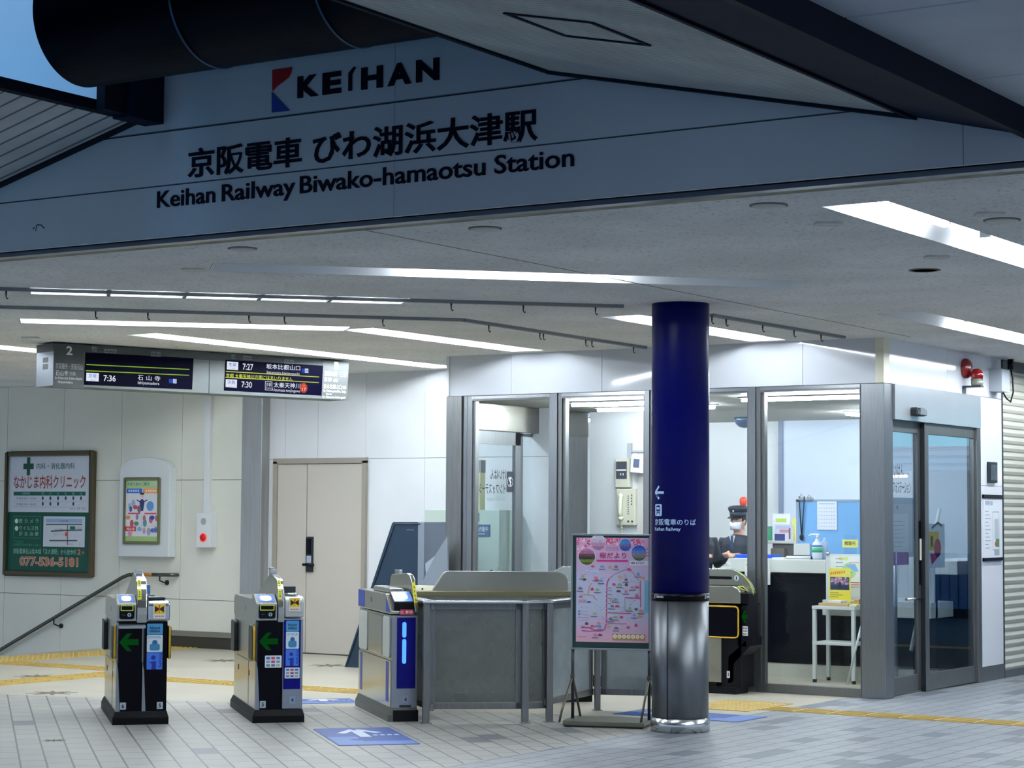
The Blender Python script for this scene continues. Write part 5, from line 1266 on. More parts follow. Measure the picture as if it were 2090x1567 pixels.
m.box(gx(1505, 1300)[0], YG + .01, .42, XG1, YG + .24, zt0); m.prism([gx(*p) for p in ((1485, 1395), (1485, 1340), (1530, 1300), (1530, 1318), (1496, 1355), (1496, 1390))], YG + .01, YG + .24, 'y'); build('body', m, t, 0)
m = MB(NAVY_BLACK); x0, z0_ = gx(1400, 1297); x1, z1_ = gx(1509, 1238); m.prism(rr(x0, z0_, x1, z1_, .03), YG - .02, YG + .01, 'y'); fl = build('flap', m, t, .004)
m = MB(YELLOW); q_ = rr(x0, z0_, x1, z1_, .03); i0 = 0
m.tube([(x1 - .35, YG - .02, z1_)] + [(p[0], YG - .02, p[1]) for p in (q_[6:12][::-1])][::-1][:0] + [(x1 - .03, YG - .02, z1_), (x1 - .009, YG - .02, z1_ - .009), (x1, YG - .02, z1_ - .03), (x1, YG - .02, z0_ + .03), (x1 - .009, YG - .02, z0_ + .009), (x1 - .03, YG - .02, z0_), (x1 - .35, YG - .02, z0_)], .007, 8); build('flap_edge', m, fl)
m = MB(GATE_STEEL); x0, z0_ = gx(1420, 1389); x1, z1_ = gx(1473, 1301); m.box(XG0, YG - .01, z0_, x1, YG + .012, z1_); build('side_cover', m, t, .003)
m = MB(LCDG); m.T = sign_frame((gx(1519, 1258)[0], YG + .006, gx(1519, 1258)[1]), (1, 0, 0)); m.poly([(-.03, 0), (0, .055), (.018, .055), (.006, .018), (.03, .018), (.03, -.018), (.006, -.018), (.018, -.055), (0, -.055)]); build('arrow_light', m, t)
m = MB(P(220, 226, 230)); a_ = gx(1515, 1297); b_ = gx(1526, 1278); m.T = sign_frame((a_[0], YG + .005, a_[1]), (1, 0, 0)); sticker_small(m, 0, 0, b_[0] - a_[0], b_[1] - a_[1], 0); build('stickers', m, t)
m = MB(P(200, 210, 215)); a_ = gx(1483, 1383); m.T = sign_frame((a_[0], YG + .004, a_[1]), (1, 0, 0)); m.rect(0, 0, .03, .06, 0); m.rect(.012, .015, .018, .045, .001, BLACK); build('number_plate', m, t)

# stainless gate behind the fence
hl = on_z(885, 1206, .92); hr = on_z(1163, 1206, .92); xd_ = (hr - hl); xd_.z = 0; Lh = xd_.length; M = frame((hl.x, hl.y, 0), xd_, z=UP)
t = thing('ticket_gate', 'steel gate behind the fence panels, only its sloped guard plate showing', 'ticket gate', M, 'ticket gates in the row')
m = MB(GATE_STEEL, M); m.box(-.28, 0, .08, Lh + .2, .22, .88); build('side_cabinet', m, t); m = MB(mat('gate_top', (150, 142, 110), .3, .8), M); m.box(-.32, -.04, .88, Lh + .25, .26, .92); build('top_plate', m, t, .004)
def hp(x, y): p = M.inverted() @ on_p(x, y, (hl.x, hl.y, 0), M.to_3x3() @ Vector((0, 1, 0))); return p.x, p.z
m = MB(mat('hood_steel', (160, 161, 152), .28, .7, noise=.06, nscale=4), M); pr = [hp(*p) for p in ((884, 1207), (906, 1172), (912, 1167), (920, 1165.5), (1140, 1167), (1152, 1169), (1160, 1175), (1164, 1184), (1164, 1207))]; m.prism(pr, .08, .13, 'y'); build('guard', m, t, .006, 2)
m = MB(BLACK, M); m.box(-.28, .02, 0, Lh + .2, .2, .08); build('skirt', m, t)

# ================================================================== FENCE BESIDE THE GATES
p1, p2, p3, p4, p5 = (on_z(*p) for p in ((869, 1476), (1071, 1475), (1121, 1473), (1219, 1449), (1345, 1452)))
p0 = p1 + GD * 1.35 + GU * .0
FZ = on_p(1000, 1226, p2, GD).z
t = thing('barrier_fence', 'steel framed low barrier with clouded panels between gates and column', 'fence', ((p1.x + p3.x) / 2, (p1.y + p3.y) / 2, 0))
PANEL = glass('clouded_panel', (.66, .70, .67), 1.6, .55, (.22, .235, .22), .10)
PANEL2 = glass('clouded_panel_light', (.74, .80, .84), 1.5, .6, (.46, .50, .50), .2)
for p, w_ in ((p1, .05), (p2, .05), (p3, .05), (p4, .045), (p5, .045)):
    m = MB(STEEL_D); d = (p3 - p1).normalized(); m.T = frame((p.x, p.y, 0), d, z=UP); m.box(-w_ / 2, -w_ / 2, .0, w_ / 2, w_ / 2, FZ - .01); m.box(-w_ / 2 - .015, -w_ / 2 - .015, 0, w_ / 2 + .015, w_ / 2 + .015, .006); build('post', m, t, .004)
def bay(a, b, z0, pm, off=.03, inset=.05, st=.045):
    d = (b - a).normalized(); L_ = (b - a).length; T = frame((a.x, a.y, 0), d, z=UP); m = MB(STEEL_D, T)
    m.box(0, off, z0, L_, off + .03, z0 + .05); m.box(0, off, FZ - .07, L_, off + .03, FZ - .02); m.box(inset * .5, off, z0, inset * .5 + st, off + .03, FZ - .02); m.box(L_ - inset * .5 - st, off, z0, L_ - inset * .5, off + .03, FZ - .02)
    fr = build('panel_frame', m, t, .003); g = MB(pm, T); g.box(inset * .5 + st, off + .012, z0 + .05, L_ - inset * .5 - st, off + .02, FZ - .07); build('panel', g, fr)
bay(p0, p1, .09, PANEL2); bay(p1, p2, .10, PANEL); bay(p2, p3, .10, PANEL, st=.025, inset=.03); bay(p3, p4, .12, PANEL2); bay(p4, p5, .12, PANEL2)
m = MB(STEEL_L)
for a, b in ((p0, p1), (p1, p2), (p2, p3), (p3, p4), (p4, p5)):
    d = (b - a).normalized(); m.T = frame((a.x, a.y, 0), d, z=UP); m.box(-.03, -.035, FZ - .02, (b - a).length + .03, .075, FZ)
build('top_rail', m, t, .004)

# ================================================================== POSTER STAND
P_, Q_ = on_z(1148, 1483), on_z(1314, 1488); xs = (Q_ - P_).normalized(); LS = (Q_ - P_).length; M = frame((P_.x, P_.y, 0), xs, z=UP)
t = thing('poster_stand', 'dark green framed poster stand with a pink blossom map before the column', 'poster stand', M)
SD = .40
m = MB(mat('stand_metal', (112, 112, 98), .4, .7), M); m.box(0, 0, .012, LS, SD, .045); m.use(mat('stand_rubber', (30, 30, 28), .7)); m.box(.01, .01, 0, LS - .01, SD - .01, .012); build('tray', m, t, .004)
YS_ = .20
nS = M.to_3x3() @ Vector((0, 1, 0)); oS = M @ Vector((0, YS_, 0))
def ps(x, y): p = M.inverted() @ on_p(x, y, oS, nS); return p.x, p.z
bx0, bz0 = ps(1165, 1321); bx1, bz1 = ps(1328, 1092); _, bz0b = ps(1328, 1332); bz0 = (bz0 + bz0b) / 2 - .0; _, bz1b = ps(1166, 1087); bz1 = (bz1 + bz1b) / 2
FRG = mat('frame_green', (16, 52, 48), .4)
m = MB(FRG, M); m.box(bx0 + .012, YS_, bz0 + .012, bx1 - .008, YS_ + .03, bz1 - .012); fb = build('board', m, t, .003)
m = MB(ALU, M); m.box(bx0, YS_ - .008, bz1 - .014, bx1, YS_ + .035, bz1); m.box(bx0, YS_ - .008, bz0, bx1, YS_ + .035, bz0 + .014); m.box(bx0, YS_ - .008, bz0, bx0 + .014, YS_ + .035, bz1); m.box(bx1 - .010, YS_ - .008, bz0, bx1, YS_ + .035, bz1); build('edge_trim', m, fb, .002)
for px, fx in ((1161, .06), (1325, LS - .02)):
    lx = bx0 + .012 if px < 1200 else bx1 - .012
    m = MB(DARK, M); m.cyl((lx, YS_ + .02, .045), (lx, YS_ + .02, bz0 + .1), .012, 10); lg = build('leg', m, t)
    m = MB(mat('brace_metal', (90, 88, 74), .4, .6), M); m.tube([(lx, YS_ + .02, .36), (lx - (.045 if px < 1200 else .02), .05, .12), (lx - (.06 if px < 1200 else .03), .02, .03)], .009, 8); m.tube([(lx, YS_ + .02, .36), (lx + .03, SD - .04, .05)], .009, 8); m.box(lx - .015, YS_, .34, lx + .015, YS_ + .04, .37); build('brace', m, lg)
# the poster
pa = ps(1177, 1097); pb = ps(1325, 1098); pc = ps(1175, 1309); pd = ps(1323, 1312)
PX0, PX1 = (pa[0] + pc[0]) / 2, (pb[0] + pd[0]) / 2; PZ0, PZ1 = (pc[1] + pd[1]) / 2, (pa[1] + pb[1]) / 2; W, H = PX1 - PX0, PZ1 - PZ0
m = MB(P(222, 204, 226)); m.T = M @ frame((PX0, YS_ - .002, PZ0), (1, 0, 0), y=UP)
E_ = .0007
n = 24
def mixc(a, b, s): return tuple(int(a[i] + (b[i] - a[i]) * s) for i in range(3))
stops = [(0, (226, 178, 190)), (.06, (222, 172, 198)), (.16, (206, 184, 212)), (.35, (190, 200, 222)), (.55, (198, 198, 224)), (.75, (206, 180, 214)), (1, (224, 168, 206))]
for i in range(n):
    s = (i + .5) / n
    for (s0, c0), (s1, c1) in zip(stops[:-1], stops[1:]):
        if s0 <= s <= s1: col = mixc(c0, c1, (s - s0) / (s1 - s0))
    m.rect(0, H * i / n, W, H * (i + 1) / n, 0, P(*col, .35))
random.seed(11)
def X_(u): return W * (u - 258) / (1050 - 258)
def Y_(v): return H * (1 - (v - 148) / (1298 - 148))
m.use(P(236, 120, 176)); 
for i in range(80):
    u = random.uniform(262, 1046); v = random.uniform(152, 250 + 190 * max(0, abs(u - 654) / 396 - .45)); 
    if 480 < u < 830 and v > 215: continue
    c = random.choice([(236, 92, 150), (244, 150, 190), (226, 60, 130), (250, 200, 220), (214, 60, 110)]); r = W * random.uniform(.018, .035)
    for k in range(5): a = 2 * PI * k / 5 + i; m.disc(max(r*.6, min(W - r*.6, X_(u) + r * .5 * math.cos(a))), min(H - r * .6, Y_(v) + r * .5 * math.sin(a)), r * .5, E_ * (1 + i * .01), P(*c), 8)
    m.disc(max(r*.5, min(W - r*.5, X_(u))), Y_(v), r * .28, E_ * 2.2, P(250, 225, 235), 8)
def photo(cu, cv, ru, cols):
    rd_ = random.Random(int(cu)); r = W * ru / 792; rim = P(244, 226, 240); cx, cy = X_(cu), Y_(cv); m.disc(cx, cy, r * 1.06, E_ * 3, rim, 32); nb = len(cols)
    for i, c in enumerate(cols):
        v0, v1 = 1 - 2 * i / nb, 1 - 2 * (i + 1) / nb; ps_ = []
        a0, a1 = math.asin(v1), math.asin(v0); ps_ = [(cx + r * math.cos(a0 + (a1 - a0) * k / 6), cy + r * math.sin(a0 + (a1 - a0) * k / 6)) for k in range(7)]; ps_ += [(cx - (p[0] - cx), p[1]) for p in ps_[::-1]]
        m.poly(ps_, E_ * 4, P(*c))
    for q_ in range(46):
        a_ = rd_.uniform(0, 2 * PI); d_ = r * .88 * math.sqrt(rd_.random()); vv = d_ * math.sin(a_); lv = min(nb - 1, max(0, int((1 - vv / r) / 2 * nb + rd_.uniform(-.7, .7)))); c_ = cols[lv]; f_ = rd_.uniform(.8, 1.2); m.disc(cx + d_ * math.cos(a_), cy + vv, r * rd_.uniform(.05, .11), E_ * (4.2 + q_ * .01), P(*[min(250, int(v * f_) // 8 * 8) for v in c_]), 7, r * rd_.uniform(.03, .07))
photo(498, 200, 82, [(214, 210, 226), (206, 196, 216), (196, 150, 180), (172, 110, 150)])
photo(375, 357, 90, [(190, 130, 170), (170, 100, 146), (96, 66, 76), (56, 46, 36), (120, 130, 60), (70, 90, 30)])
photo(795, 226, 66, [(60, 130, 210), (80, 140, 210), (120, 100, 150), (60, 90, 170), (40, 80, 170)])
photo(945, 312, 84, [(30, 80, 180), (50, 100, 190), (90, 130, 200), (150, 120, 150), (110, 120, 110), (60, 90, 50)])
m.text('桜だより', X_(512), Y_(376), X_(806) - X_(512), Y_(308) - Y_(376), E_ * 3, P(190, 36, 104), bold=.02)
m.rect(X_(482), Y_(410), X_(826), Y_(390), E_ * 3, P(206, 40, 130)); m.text('京阪沿線', X_(585), Y_(275), X_(720) - X_(585), Y_(245) - Y_(275), E_ * 3, P(190, 130, 170)); m.rect(X_(585), Y_(286), X_(720), Y_(282), E_ * 3)
m.rect(X_(848), Y_(452), X_(1048), Y_(400), E_ * 3, P(222, 220, 232)); m.rect(X_(860), Y_(430), X_(900), Y_(415), E_ * 4, P(90, 90, 120)); [m.rect(X_(912 + 24 * i), Y_(436 - 4 * (i % 2)), X_(926 + 24 * i), Y_(410), E_ * 4, P(120, 140, 196)) for i in range(4)]
MAG = P(196, 60, 130); GRY = P(150, 140, 150)
def ln(pts, c, w_=.006): m.line([(X_(a), Y_(b)) for a, b in pts], w_, E_ * 3, c)
m.rect(X_(1004), Y_(970), X_(1048), Y_(610), E_ * 2, P(120, 180, 210))
ln([(620, 595), (600, 640), (593, 700), (590, 1090), (575, 1150), (545, 1172), (480, 1176), (400, 1140), (310, 1140)], MAG, .008); ln([(590, 972), (860, 978)], MAG); ln([(588, 1090), (815, 1092)], MAG, .004); ln([(958, 615), (962, 910)], MAG); ln([(790, 805), (960, 808)], MAG, .008); ln([(788, 820), (800, 960)], GRY, .004)
ln([(620, 595), (680, 545), (840, 480), (940, 610)], P(160, 140, 130), .004); ln([(390, 780), (400, 700), (430, 650)], P(200, 150, 90), .005); ln([(330, 775), (440, 785), (490, 840)], P(210, 150, 140), .005); ln([(320, 1172), (400, 1180), (480, 1176)], MAG, .005)
ic = [(440, 465), (545, 465), (630, 470), (695, 465), (840, 495), (330, 575), (350, 610), (475, 590), (480, 615), (533, 622), (745, 578), (805, 605), (672, 660), (735, 660), (808, 660), (875, 690), (925, 690), (935, 545), (985, 580), (305, 710), (435, 715), (490, 722), (725, 735), (805, 735), (310, 800), (690, 825), (645, 835), (655, 900), (710, 900), (845, 920), (915, 930), (970, 945), (920, 780), (895, 995), (955, 1005), (640, 1040), (755, 1020), (693, 1020), (375, 1095), (505, 1090), (440, 1125), (520, 1130), (620, 1125), (700, 1140), (915, 1105), (460, 985), (525, 1220), (470, 1220), (830, 1130)]
cols = [(200, 90, 120), (110, 170, 200), (210, 160, 110), (120, 110, 120), (214, 60, 110), (150, 180, 120), (90, 80, 90), (220, 130, 150)]
for i, (u, v) in enumerate(ic):
    c = cols[i % 8]; x, y = X_(u), Y_(v); s = W * .034
    if i % 3 == 0: m.disc(x, y, s * .75, E_ * 4, P(*c), 10, s * .5)
    elif i % 3 == 1: m.poly([(x - s, y - s * .4), (x + s, y - s * .4), (x + s * .6, y + s * .4), (x - s * .6, y + s * .5)], E_ * 4, P(*c))
    else: m.poly([(x - s * .5, y - s * .6), (x + s * .5, y - s * .6), (x + s * .7, y), (x, y + s * .8), (x - s * .7, y)], E_ * 4, P(*c))
    if i % 2: m.rect(x - s * 1.4, y - s * 1.35, x + s * 1.2, y - s * .95, E_ * 4, P(120, 112, 150))
rd_ = random.Random(4)
for i in range(150):
    u = rd_.uniform(280, 1000); v = rd_.uniform(470, 1190); L_ = rd_.choice((10, 16, 26)); m.rect(X_(u), Y_(v + 2.5), min(X_(u + L_), W * .97), Y_(v - 2.5), E_ * 2.6, P(*rd_.choice([(150, 140, 180), (170, 150, 190), (206, 150, 180), (120, 130, 170)])))
for k, v in enumerate((700, 730, 770, 815, 870, 925, 970, 1035, 1090)): m.rect(X_(600), Y_(v + 4), X_(650), Y_(v - 4), E_ * 4, P(150, 140, 170)); m.disc(X_(592), Y_(v), W * .006, E_ * 4.5, P(250, 240, 245), 8)
m.rect(X_(380), Y_(866), X_(418), Y_(850), E_ * 4, P(40, 60, 130))
for v, c in ((962, (70, 150, 200)), (995, (60, 130, 190)), (1025, (150, 190, 220)), (1055, (180, 200, 220))): m.rect(X_(284), Y_(v + 10), X_(302), Y_(v - 10), E_ * 4, P(*c)); m.rect(X_(320), Y_(v + 4), X_(395), Y_(v - 2), E_ * 4, P(180, 180, 210))
for v in (838, 858): m.rect(X_(284), Y_(v + 4), X_(370), Y_(v - 3), E_ * 4, P(214, 110, 140))
m.rect(X_(360), Y_(530), X_(510), Y_(505), E_ * 2, P(180, 206, 236)); m.rect(X_(658), Y_(1272), X_(1014), Y_(1205), E_ * 3, P(186, 146, 80))
for i in range(7): m.disc(X_(686 + 49 * i), Y_(1232), W * .028, E_ * 4, P(244, 240, 232), 14); m.disc(X_(686 + 49 * i), Y_(1232), W * .012, E_ * 5, P(214, 190, 170), 8)
m.rect(X_(280), Y_(1245), X_(370), Y_(1238), E_ * 4, P(206, 120, 150))
build('poster', m, fb)
# ================================================================== DEPARTURE BOARD
ZT = 3.085
bl = on_z(110, 700, ZT); brr = on_z(710, 738, ZT); xb_ = (brr - bl).normalized(); BN = Vector((xb_.y, -xb_.x, 0))      # face normal, towards the gates' street side
MBD = frame((bl.x, bl.y, 0), xb_, y=UP); LB = (brr - bl).length
inv = MBD.inverted()
def bp(x, y): p = inv @ on_p(x, y, bl, BN); return p.x, p.y
zb0 = bp(110, 793)[1]; zb1 = bp(655, 808)[1]; ZBT = (zb0 + zb1) / 2
td = 0.1
for k in range(200):
    td = .02 + k * .01; p = bl - BN * td; v = ROT.transposed() @ (p - EYE); px = IMG_W / 2 + FOCAL * v.x / -v.z
    if px < 76: break
t = thing('departure_board', 'long hanging departure board with two dark train displays, platforms 2 and 1', 'departure board', MBD)
MBD = t.M
CASE = mat('board_case', (98, 104, 103), .5, spec=.3); CASE_D = mat('board_dark', (44, 52, 52), .5)
jx = bp(427, 760)[0]
m = MB(CASE, MBD); m.box(0, ZBT, -td, jx - .004, ZT - .07, 0); m.box(jx + .004, ZBT, -td, LB, ZT - .07, 0); m.use(CASE_D); m.box(jx - .004, ZBT + .004, -td + .004, jx + .004, ZT - .004, -.004); m.box(-.004, ZT - .07, -td - .002, LB, ZT, .0005)
cs = build('case', m, t, 0)
m = MB(CASE_D, MBD)
for s_ in (.12, .88): m.cyl((LB * s_, ZT, -td / 2), (LB * s_, ZC, -td / 2), .03, 12)
build('hanger', m, t)
m = MB(ALU); m.T = MBD @ frame((-.001, 0, 0), (0, 0, 1), z=(-1, 0, 0)); m.T = MBD @ Matrix.Translation((-.0015, 0, 0)) @ Matrix.Rotation(-PI / 2, 4, 'Y')
m.rect(-td, ZBT + .004, -.0, ZT - .075, 0, ALU); h_ = ZT - ZBT; m.rect(-td * .62, ZBT + h_ * .56, -td * .30, ZBT + h_ * .68, .001, CASE_D); m.rect(-td * .62, ZBT + h_ * .40, -td * .30, ZBT + h_ * .53, .001, CASE_D); build('end_panel', m, cs)
def quadp(m, pts, z, mt): m.poly([bp(*p) for p in pts][::-1], z, mt)
WHT = P(226, 228, 226); LEDW = emitter('led_white', (.82, .88, 1.0), .9); LEDG = emitter('led_green', (.35, .62, .06), .8); LEDB = emitter('led_blue', (.04, .12, .8), .6); LEDR = emitter('led_red', (.75, .09, .05), .8); LEDY = emitter('led_yellow', (.72, .8, .12), .9); SCR = mat('screen_navy', (1, 1, 20), .5, spec=.03)
def btext(m, body, xl, yt, xr, yb, z, mt=None, bold=0.0):
    a_ = bp(xl, yb); b_ = bp(xr, yt); c_ = bp(xl, yt); m.text(body, a_[0], a_[1], b_[0] - a_[0], c_[1] - a_[1], z, mt, bold=bold)
# plate for platform 2
m = MB(CASE_D, MBD); quadp(m, [(111, 701), (172, 703), (170, 793), (108, 791)], .001, CASE_D); quadp(m, [(172, 703), (427, 718), (427, 729), (172, 718)], .0008, CASE_D)
btext(m, '2', 135, 706, 148, 724, .002, WHT, .02); btext(m, '京阪膳所・京阪石山', 113, 740, 169, 752, .002, P(190, 194, 192)); btext(m, '石山寺', 113, 755, 139, 766, .002, P(214, 216, 214)); btext(m, '方面', 141, 758, 154, 766, .002, P(190, 194, 192))
btext(m, 'for Keihan-zeze, Keihan-ishiyama', 112, 767, 168, 775, .002, P(210, 212, 210)); btext(m, 'Ishiyamadera', 118, 776, 148, 783, .002)
for x0, x1, y in ((187, 198, 707), (212, 238, 711), (308, 328, 717)): btext(m, {187: '種別', 212: '発車時刻', 308: '行先'}[x0], x0, y, x1, y + 5, .002, P(150, 156, 154)); btext(m, {187: 'Train', 212: 'Departure Time', 308: 'Destination'}[x0], x0, y + 6, x1, y + 10, .002)
build('platform_plate', m, cs)
m = MB(SCR, MBD); quadp(m, [(174, 719), (395, 731), (392, 795), (171, 785)], .002, SCR); sc = build('screen', m, cs)
m = MB(LEDG, MBD); quadp(m, [(176, 743), (386, 753), (386, 754.6), (176, 744.6)], .003, LEDG); quadp(m, [(175, 755.5), (385.5, 765), (385.5, 766.6), (175, 757.2)], .003, LEDG)
quadp(m, [(176, 760.5), (201.5, 761.5), (201, 778.5), (175.5, 777)], .003, LEDW); btext(m, '次発', 180, 762.5, 197, 771, .004, LEDB); btext(m, '2nd', 184, 773, 193, 776.5, .004, P(120, 140, 220))
btext(m, '7:36', 211, 765, 236, 777.5, .003, LEDW, .012); btext(m, '石', 281, 765, 292, 775.5, .003, LEDW); btext(m, '山', 298.5, 766, 309, 776, .003, LEDW); btext(m, '寺', 315, 767, 327, 777, .003, LEDW); btext(m, 'Ishiyamadera', 281, 777.5, 325, 785.5, .003, LEDW)
quadp(m, [(344.5, 773), (353, 773.5), (353, 782), (344.5, 781.5)], .003, LEDB); quadp(m, [(353, 773), (360, 773.5), (360, 782.5), (353, 782)], .003, LEDW); btext(m, '頭', 353.6, 774, 359.4, 781.6, .0036, LEDB); build('led_text', m, sc)
# plate for platform 1
m = MB(CASE, MBD); quadp(m, [(660, 735), (712, 739), (708, 815), (656, 810)], .001, mat('board_plate', (88, 92, 91), .5, spec=.2)); WW = P(244, 246, 246, .3, .25); quadp(m, [(428, 718), (660, 733), (660, 737), (428, 729)], .0008, CASE_D)
btext(m, '1', 682, 738, 690, 754, .002, WW, .03); btext(m, '京阪山科・三条', 662, 756, 707, 767, .002, WW); btext(m, '京都', 661, 769, 677, 778, .002, WW); btext(m, '方面', 679, 772, 689, 779, .002); btext(m, '坂本比叡山口', 660, 783, 697, 793, .002, WW); btext(m, '方面', 698, 787, 706, 794, .002)
btext(m, 'for Keihan-yamashina, Sanjo,', 660, 794, 706, 801, .002, WW); btext(m, 'Kyoto', 665, 801.5, 677, 806, .002); btext(m, 'for Sakamoto-hieizanguchi', 658, 806.5, 705, 813, .002)
for x0, x1, y in ((472, 480, 723), (496, 514, 725), (580, 600, 733)): btext(m, {472: '種別', 496: '発車時刻', 580: '行先'}[x0], x0, y, x1, y + 4.5, .002, P(150, 156, 154)); btext(m, {472: 'Train', 496: 'Departure Time', 580: 'Destination'}[x0], x0, y + 5.5, x1, y + 9, .002)
build('platform_plate', m, cs)
m = MB(SCR, MBD); quadp(m, [(460, 734), (659.5, 746), (656, 807), (456.5, 797)], .002, SCR); sc = build('screen', m, cs)
m = MB(LEDG, MBD); quadp(m, [(461, 757), (651, 768.5), (651, 770), (461, 758.6)], .003, LEDY); quadp(m, [(460, 769), (650.5, 780), (650.5, 781.4), (460, 770.6)], .003, LEDY)
for yy, a, b in ((737, '先発', '1st'), (773, '次発', '2nd')):
    o_ = 0 if yy == 737 else -2.5
    quadp(m, [(463 + o_, yy + .5), (486 + o_, yy + 1.8), (485.5 + o_, yy + 18.4), (462.5 + o_, yy + 16.8)], .003, LEDW); btext(m, a, 466.5 + o_, yy + 2.5, 482 + o_, yy + 10.5, .004, LEDB); btext(m, b, 470 + o_, yy + 12, 479 + o_, yy + 15.5, .004, P(120, 140, 220))
btext(m, '7:27', 495, 741.5, 516.5, 754.5, .003, LEDW, .012); btext(m, '7:30', 492.5, 778, 514, 790.5, .003, LEDW, .012)
btext(m, '坂本比叡山口', 543, 742, 612.5, 752.5, .003, LEDW, .008); btext(m, 'Sakamoto-hieizanguchi', 543.5, 756.5, 611, 763.5, .003, LEDW)
quadp(m, [(615.5, 752), (622, 752.5), (622, 760.5), (615.5, 760)], .003, LEDB); quadp(m, [(622, 752), (629, 752.4), (629, 761), (622, 760.6)], .003, LEDW); btext(m, '朝', 622.6, 753.2, 628.4, 760, .0036, LEDB)
btext(m, '京都 太秦天神川方面にはまいりません', 461, 761.5, 597, 770.5, .003, LEDY, .008)
a_ = bp(540.5, 796); b_ = bp(555.5, 778.5); m.outline(a_[0], a_[1], b_[0], bp(540.5, 778)[1], .005, .003, LEDW); btext(m, '京都', 543, 781, 553.5, 788, .003, LEDW); btext(m, 'Kyoto', 543, 789.5, 553, 794, .003)
btext(m, '太秦天神川', 558, 779.5, 612.5, 790.5, .003, LEDW, .008); btext(m, 'Uzumasa-tenjingawa', 556, 792, 612.5, 800, .003, LEDW); c_ = bp(619.5, 791.5); m.disc(c_[0], c_[1], .045, .003, LEDR, 24, .05); btext(m, 'T', 618, 785.5, 622, 789, .004, LEDW); btext(m, '17', 616, 791, 624, 797.5, .004)
build('led_text', m, sc)

# ================================================================== ON THE BACK WALL
YW = YB - .03
def wy(x, y, Y=YW): p = on_y(x, y, Y); return p.x, p.z
WF = sign_frame((0, YW, 0), (1, 0, 0))
def wtext(m, body, xl, yt, xr, yb, z, mt=None, bold=0.0):
    a_ = wy(xl, yb); b_ = wy(xr, yt); m.text(body, a_[0], a_[1], b_[0] - a_[0], b_[1] - a_[1], z, mt, bold=bold)
def wrect(m, xl, yt, xr, yb, z, mt): a_ = wy(xl, yb); b_ = wy(xr, yt); m.rect(a_[0], a_[1], b_[0], b_[1], z, mt)
x0, z1 = wy(13, 923); x1, z0 = wy(190, 1178)
t = thing('clinic_sign', 'framed green and white clinic advertisement on the left back wall', 'sign', ((x0 + x1) / 2, YB, z0))
m = MB(mat('sign_frame_bronze', (92, 84, 64), .35, .6)); m.T = WF
for a in ((x0, z0, x0 + .05, z1), (x1 - .06, z0, x1, z1), (x0 + .05, z0, x1 - .06, z0 + .055), (x0 + .05, z1 - .055, x1 - .06, z1)): m.box(a[0], a[1], -.03, a[2], a[3], .03)
fm = build('frame', m, t, .012, 2)
GRN = P(0, 76, 60, .35); WHS = P(206, 212, 222, .35); BRN = P(158, 62, 46)
m = MB(GRN, WF); m.rect(x0 + .04, z0 + .04, x1 - .05, z1 - .04, 0, GRN); zmid = wy(100, 1045)[1]; m.rect(x0 + .05, zmid, x1 - .06, z1 - .05, .001, WHS)
e = .002
cx, cz0 = wy(58.5, 951.5); a = .022
ar = wy(69, 951)[0] - cx; m.rect(cx - ar * .33, cz0 - ar * 1.25, cx + ar * .33, cz0 + ar * 1.25, e, GRN); m.rect(cx - ar, cz0 - ar * .4, cx - ar * .33, cz0 + ar * .4, e); m.rect(cx + ar * .33, cz0 - ar * .4, cx + ar, cz0 + ar * .4, e)
wtext(m, '内科・消化器内科', 75, 944, 153, 957.5, e, P(30, 96, 96), .008); wtext(m, 'なかじま内科クリニック', 28, 969, 175, 997, e, BRN, .016)
wrect(m, 28, 1003, 175, 1011, e, P(0, 90, 76)); m.use(P(120, 170, 160))
for i, ch in enumerate('月火水木金土'): wtext(m, ch, 84.5 + 15.7 * i, 1004, 90 + 15.7 * i, 1010, e * 1.5, P(130, 180, 170))
wtext(m, '診療時間', 45, 1004.5, 61, 1009.5, e * 1.5, P(150, 190, 180)); wtext(m, '午前9:00〜12:00', 33, 1014, 74, 1019.5, e, P(96, 104, 110)); wtext(m, '午後5:00〜8:00', 33, 1026, 74, 1031.5, e, P(96, 104, 110))
for r_, cols_ in ((1016.5, (0, 1, 2, 3, 4, 5)), (1028, (0, 1, 2, 4))):
    for i in cols_: c_ = wy(87.5 + 15.6 * i, r_); m.disc(c_[0], c_[1], .017, e, P(16, 76, 84), 12, .024)
for i in (3, 5):
    if True: m.line([wy(82 + 15.6 * i, 1032), wy(93 + 15.6 * i, 1024)], .004, e, P(170, 176, 190))
for yy in (1022, 1034): wrect(m, 28, yy, 175, yy + .7, e, P(176, 186, 190))
for xx in (28, 79, 95, 111, 127, 143, 158, 174.5): wrect(m, xx, 1011, xx + .6, 1034, e, P(176, 186, 190))
wtext(m, '休診日／日曜・祝日', 143, 1036, 174, 1040, e, P(110, 110, 150))
a_ = wy(27, 1098); b_ = wy(84, 1053); m.outline(a_[0], a_[1], b_[0], b_[1], .008, e, P(30, 130, 104))
for yy in (1063, 1078): c_ = wy(34, yy); m.disc(c_[0], c_[1], .03, e, P(206, 226, 210), 14)
LG = P(140, 206, 176)
wtext(m, '胃 カ メ ラ', 39, 1059, 79, 1067.5, e, LG); wtext(m, 'ウイルス性', 39, 1073, 79, 1082, e, LG); wtext(m, '肝 炎 治 療', 39, 1085, 79, 1093.5, e, LG)
wtext(m, '〒520-0047', 28, 1103, 48, 1107, e, P(40, 140, 110)); wtext(m, '大津市浜大津2-1-32-1', 27, 1109, 82, 1114, e, P(60, 150, 120))
wrect(m, 88, 1054, 174, 1115, e, P(206, 212, 220)); m.use(P(70, 74, 86))
wrect(m, 94, 1059, 168, 1066, e * 1.4, P(150, 180, 214)); wtext(m, 'びわ湖', 123, 1061, 139, 1065, e * 2, P(70, 90, 130))
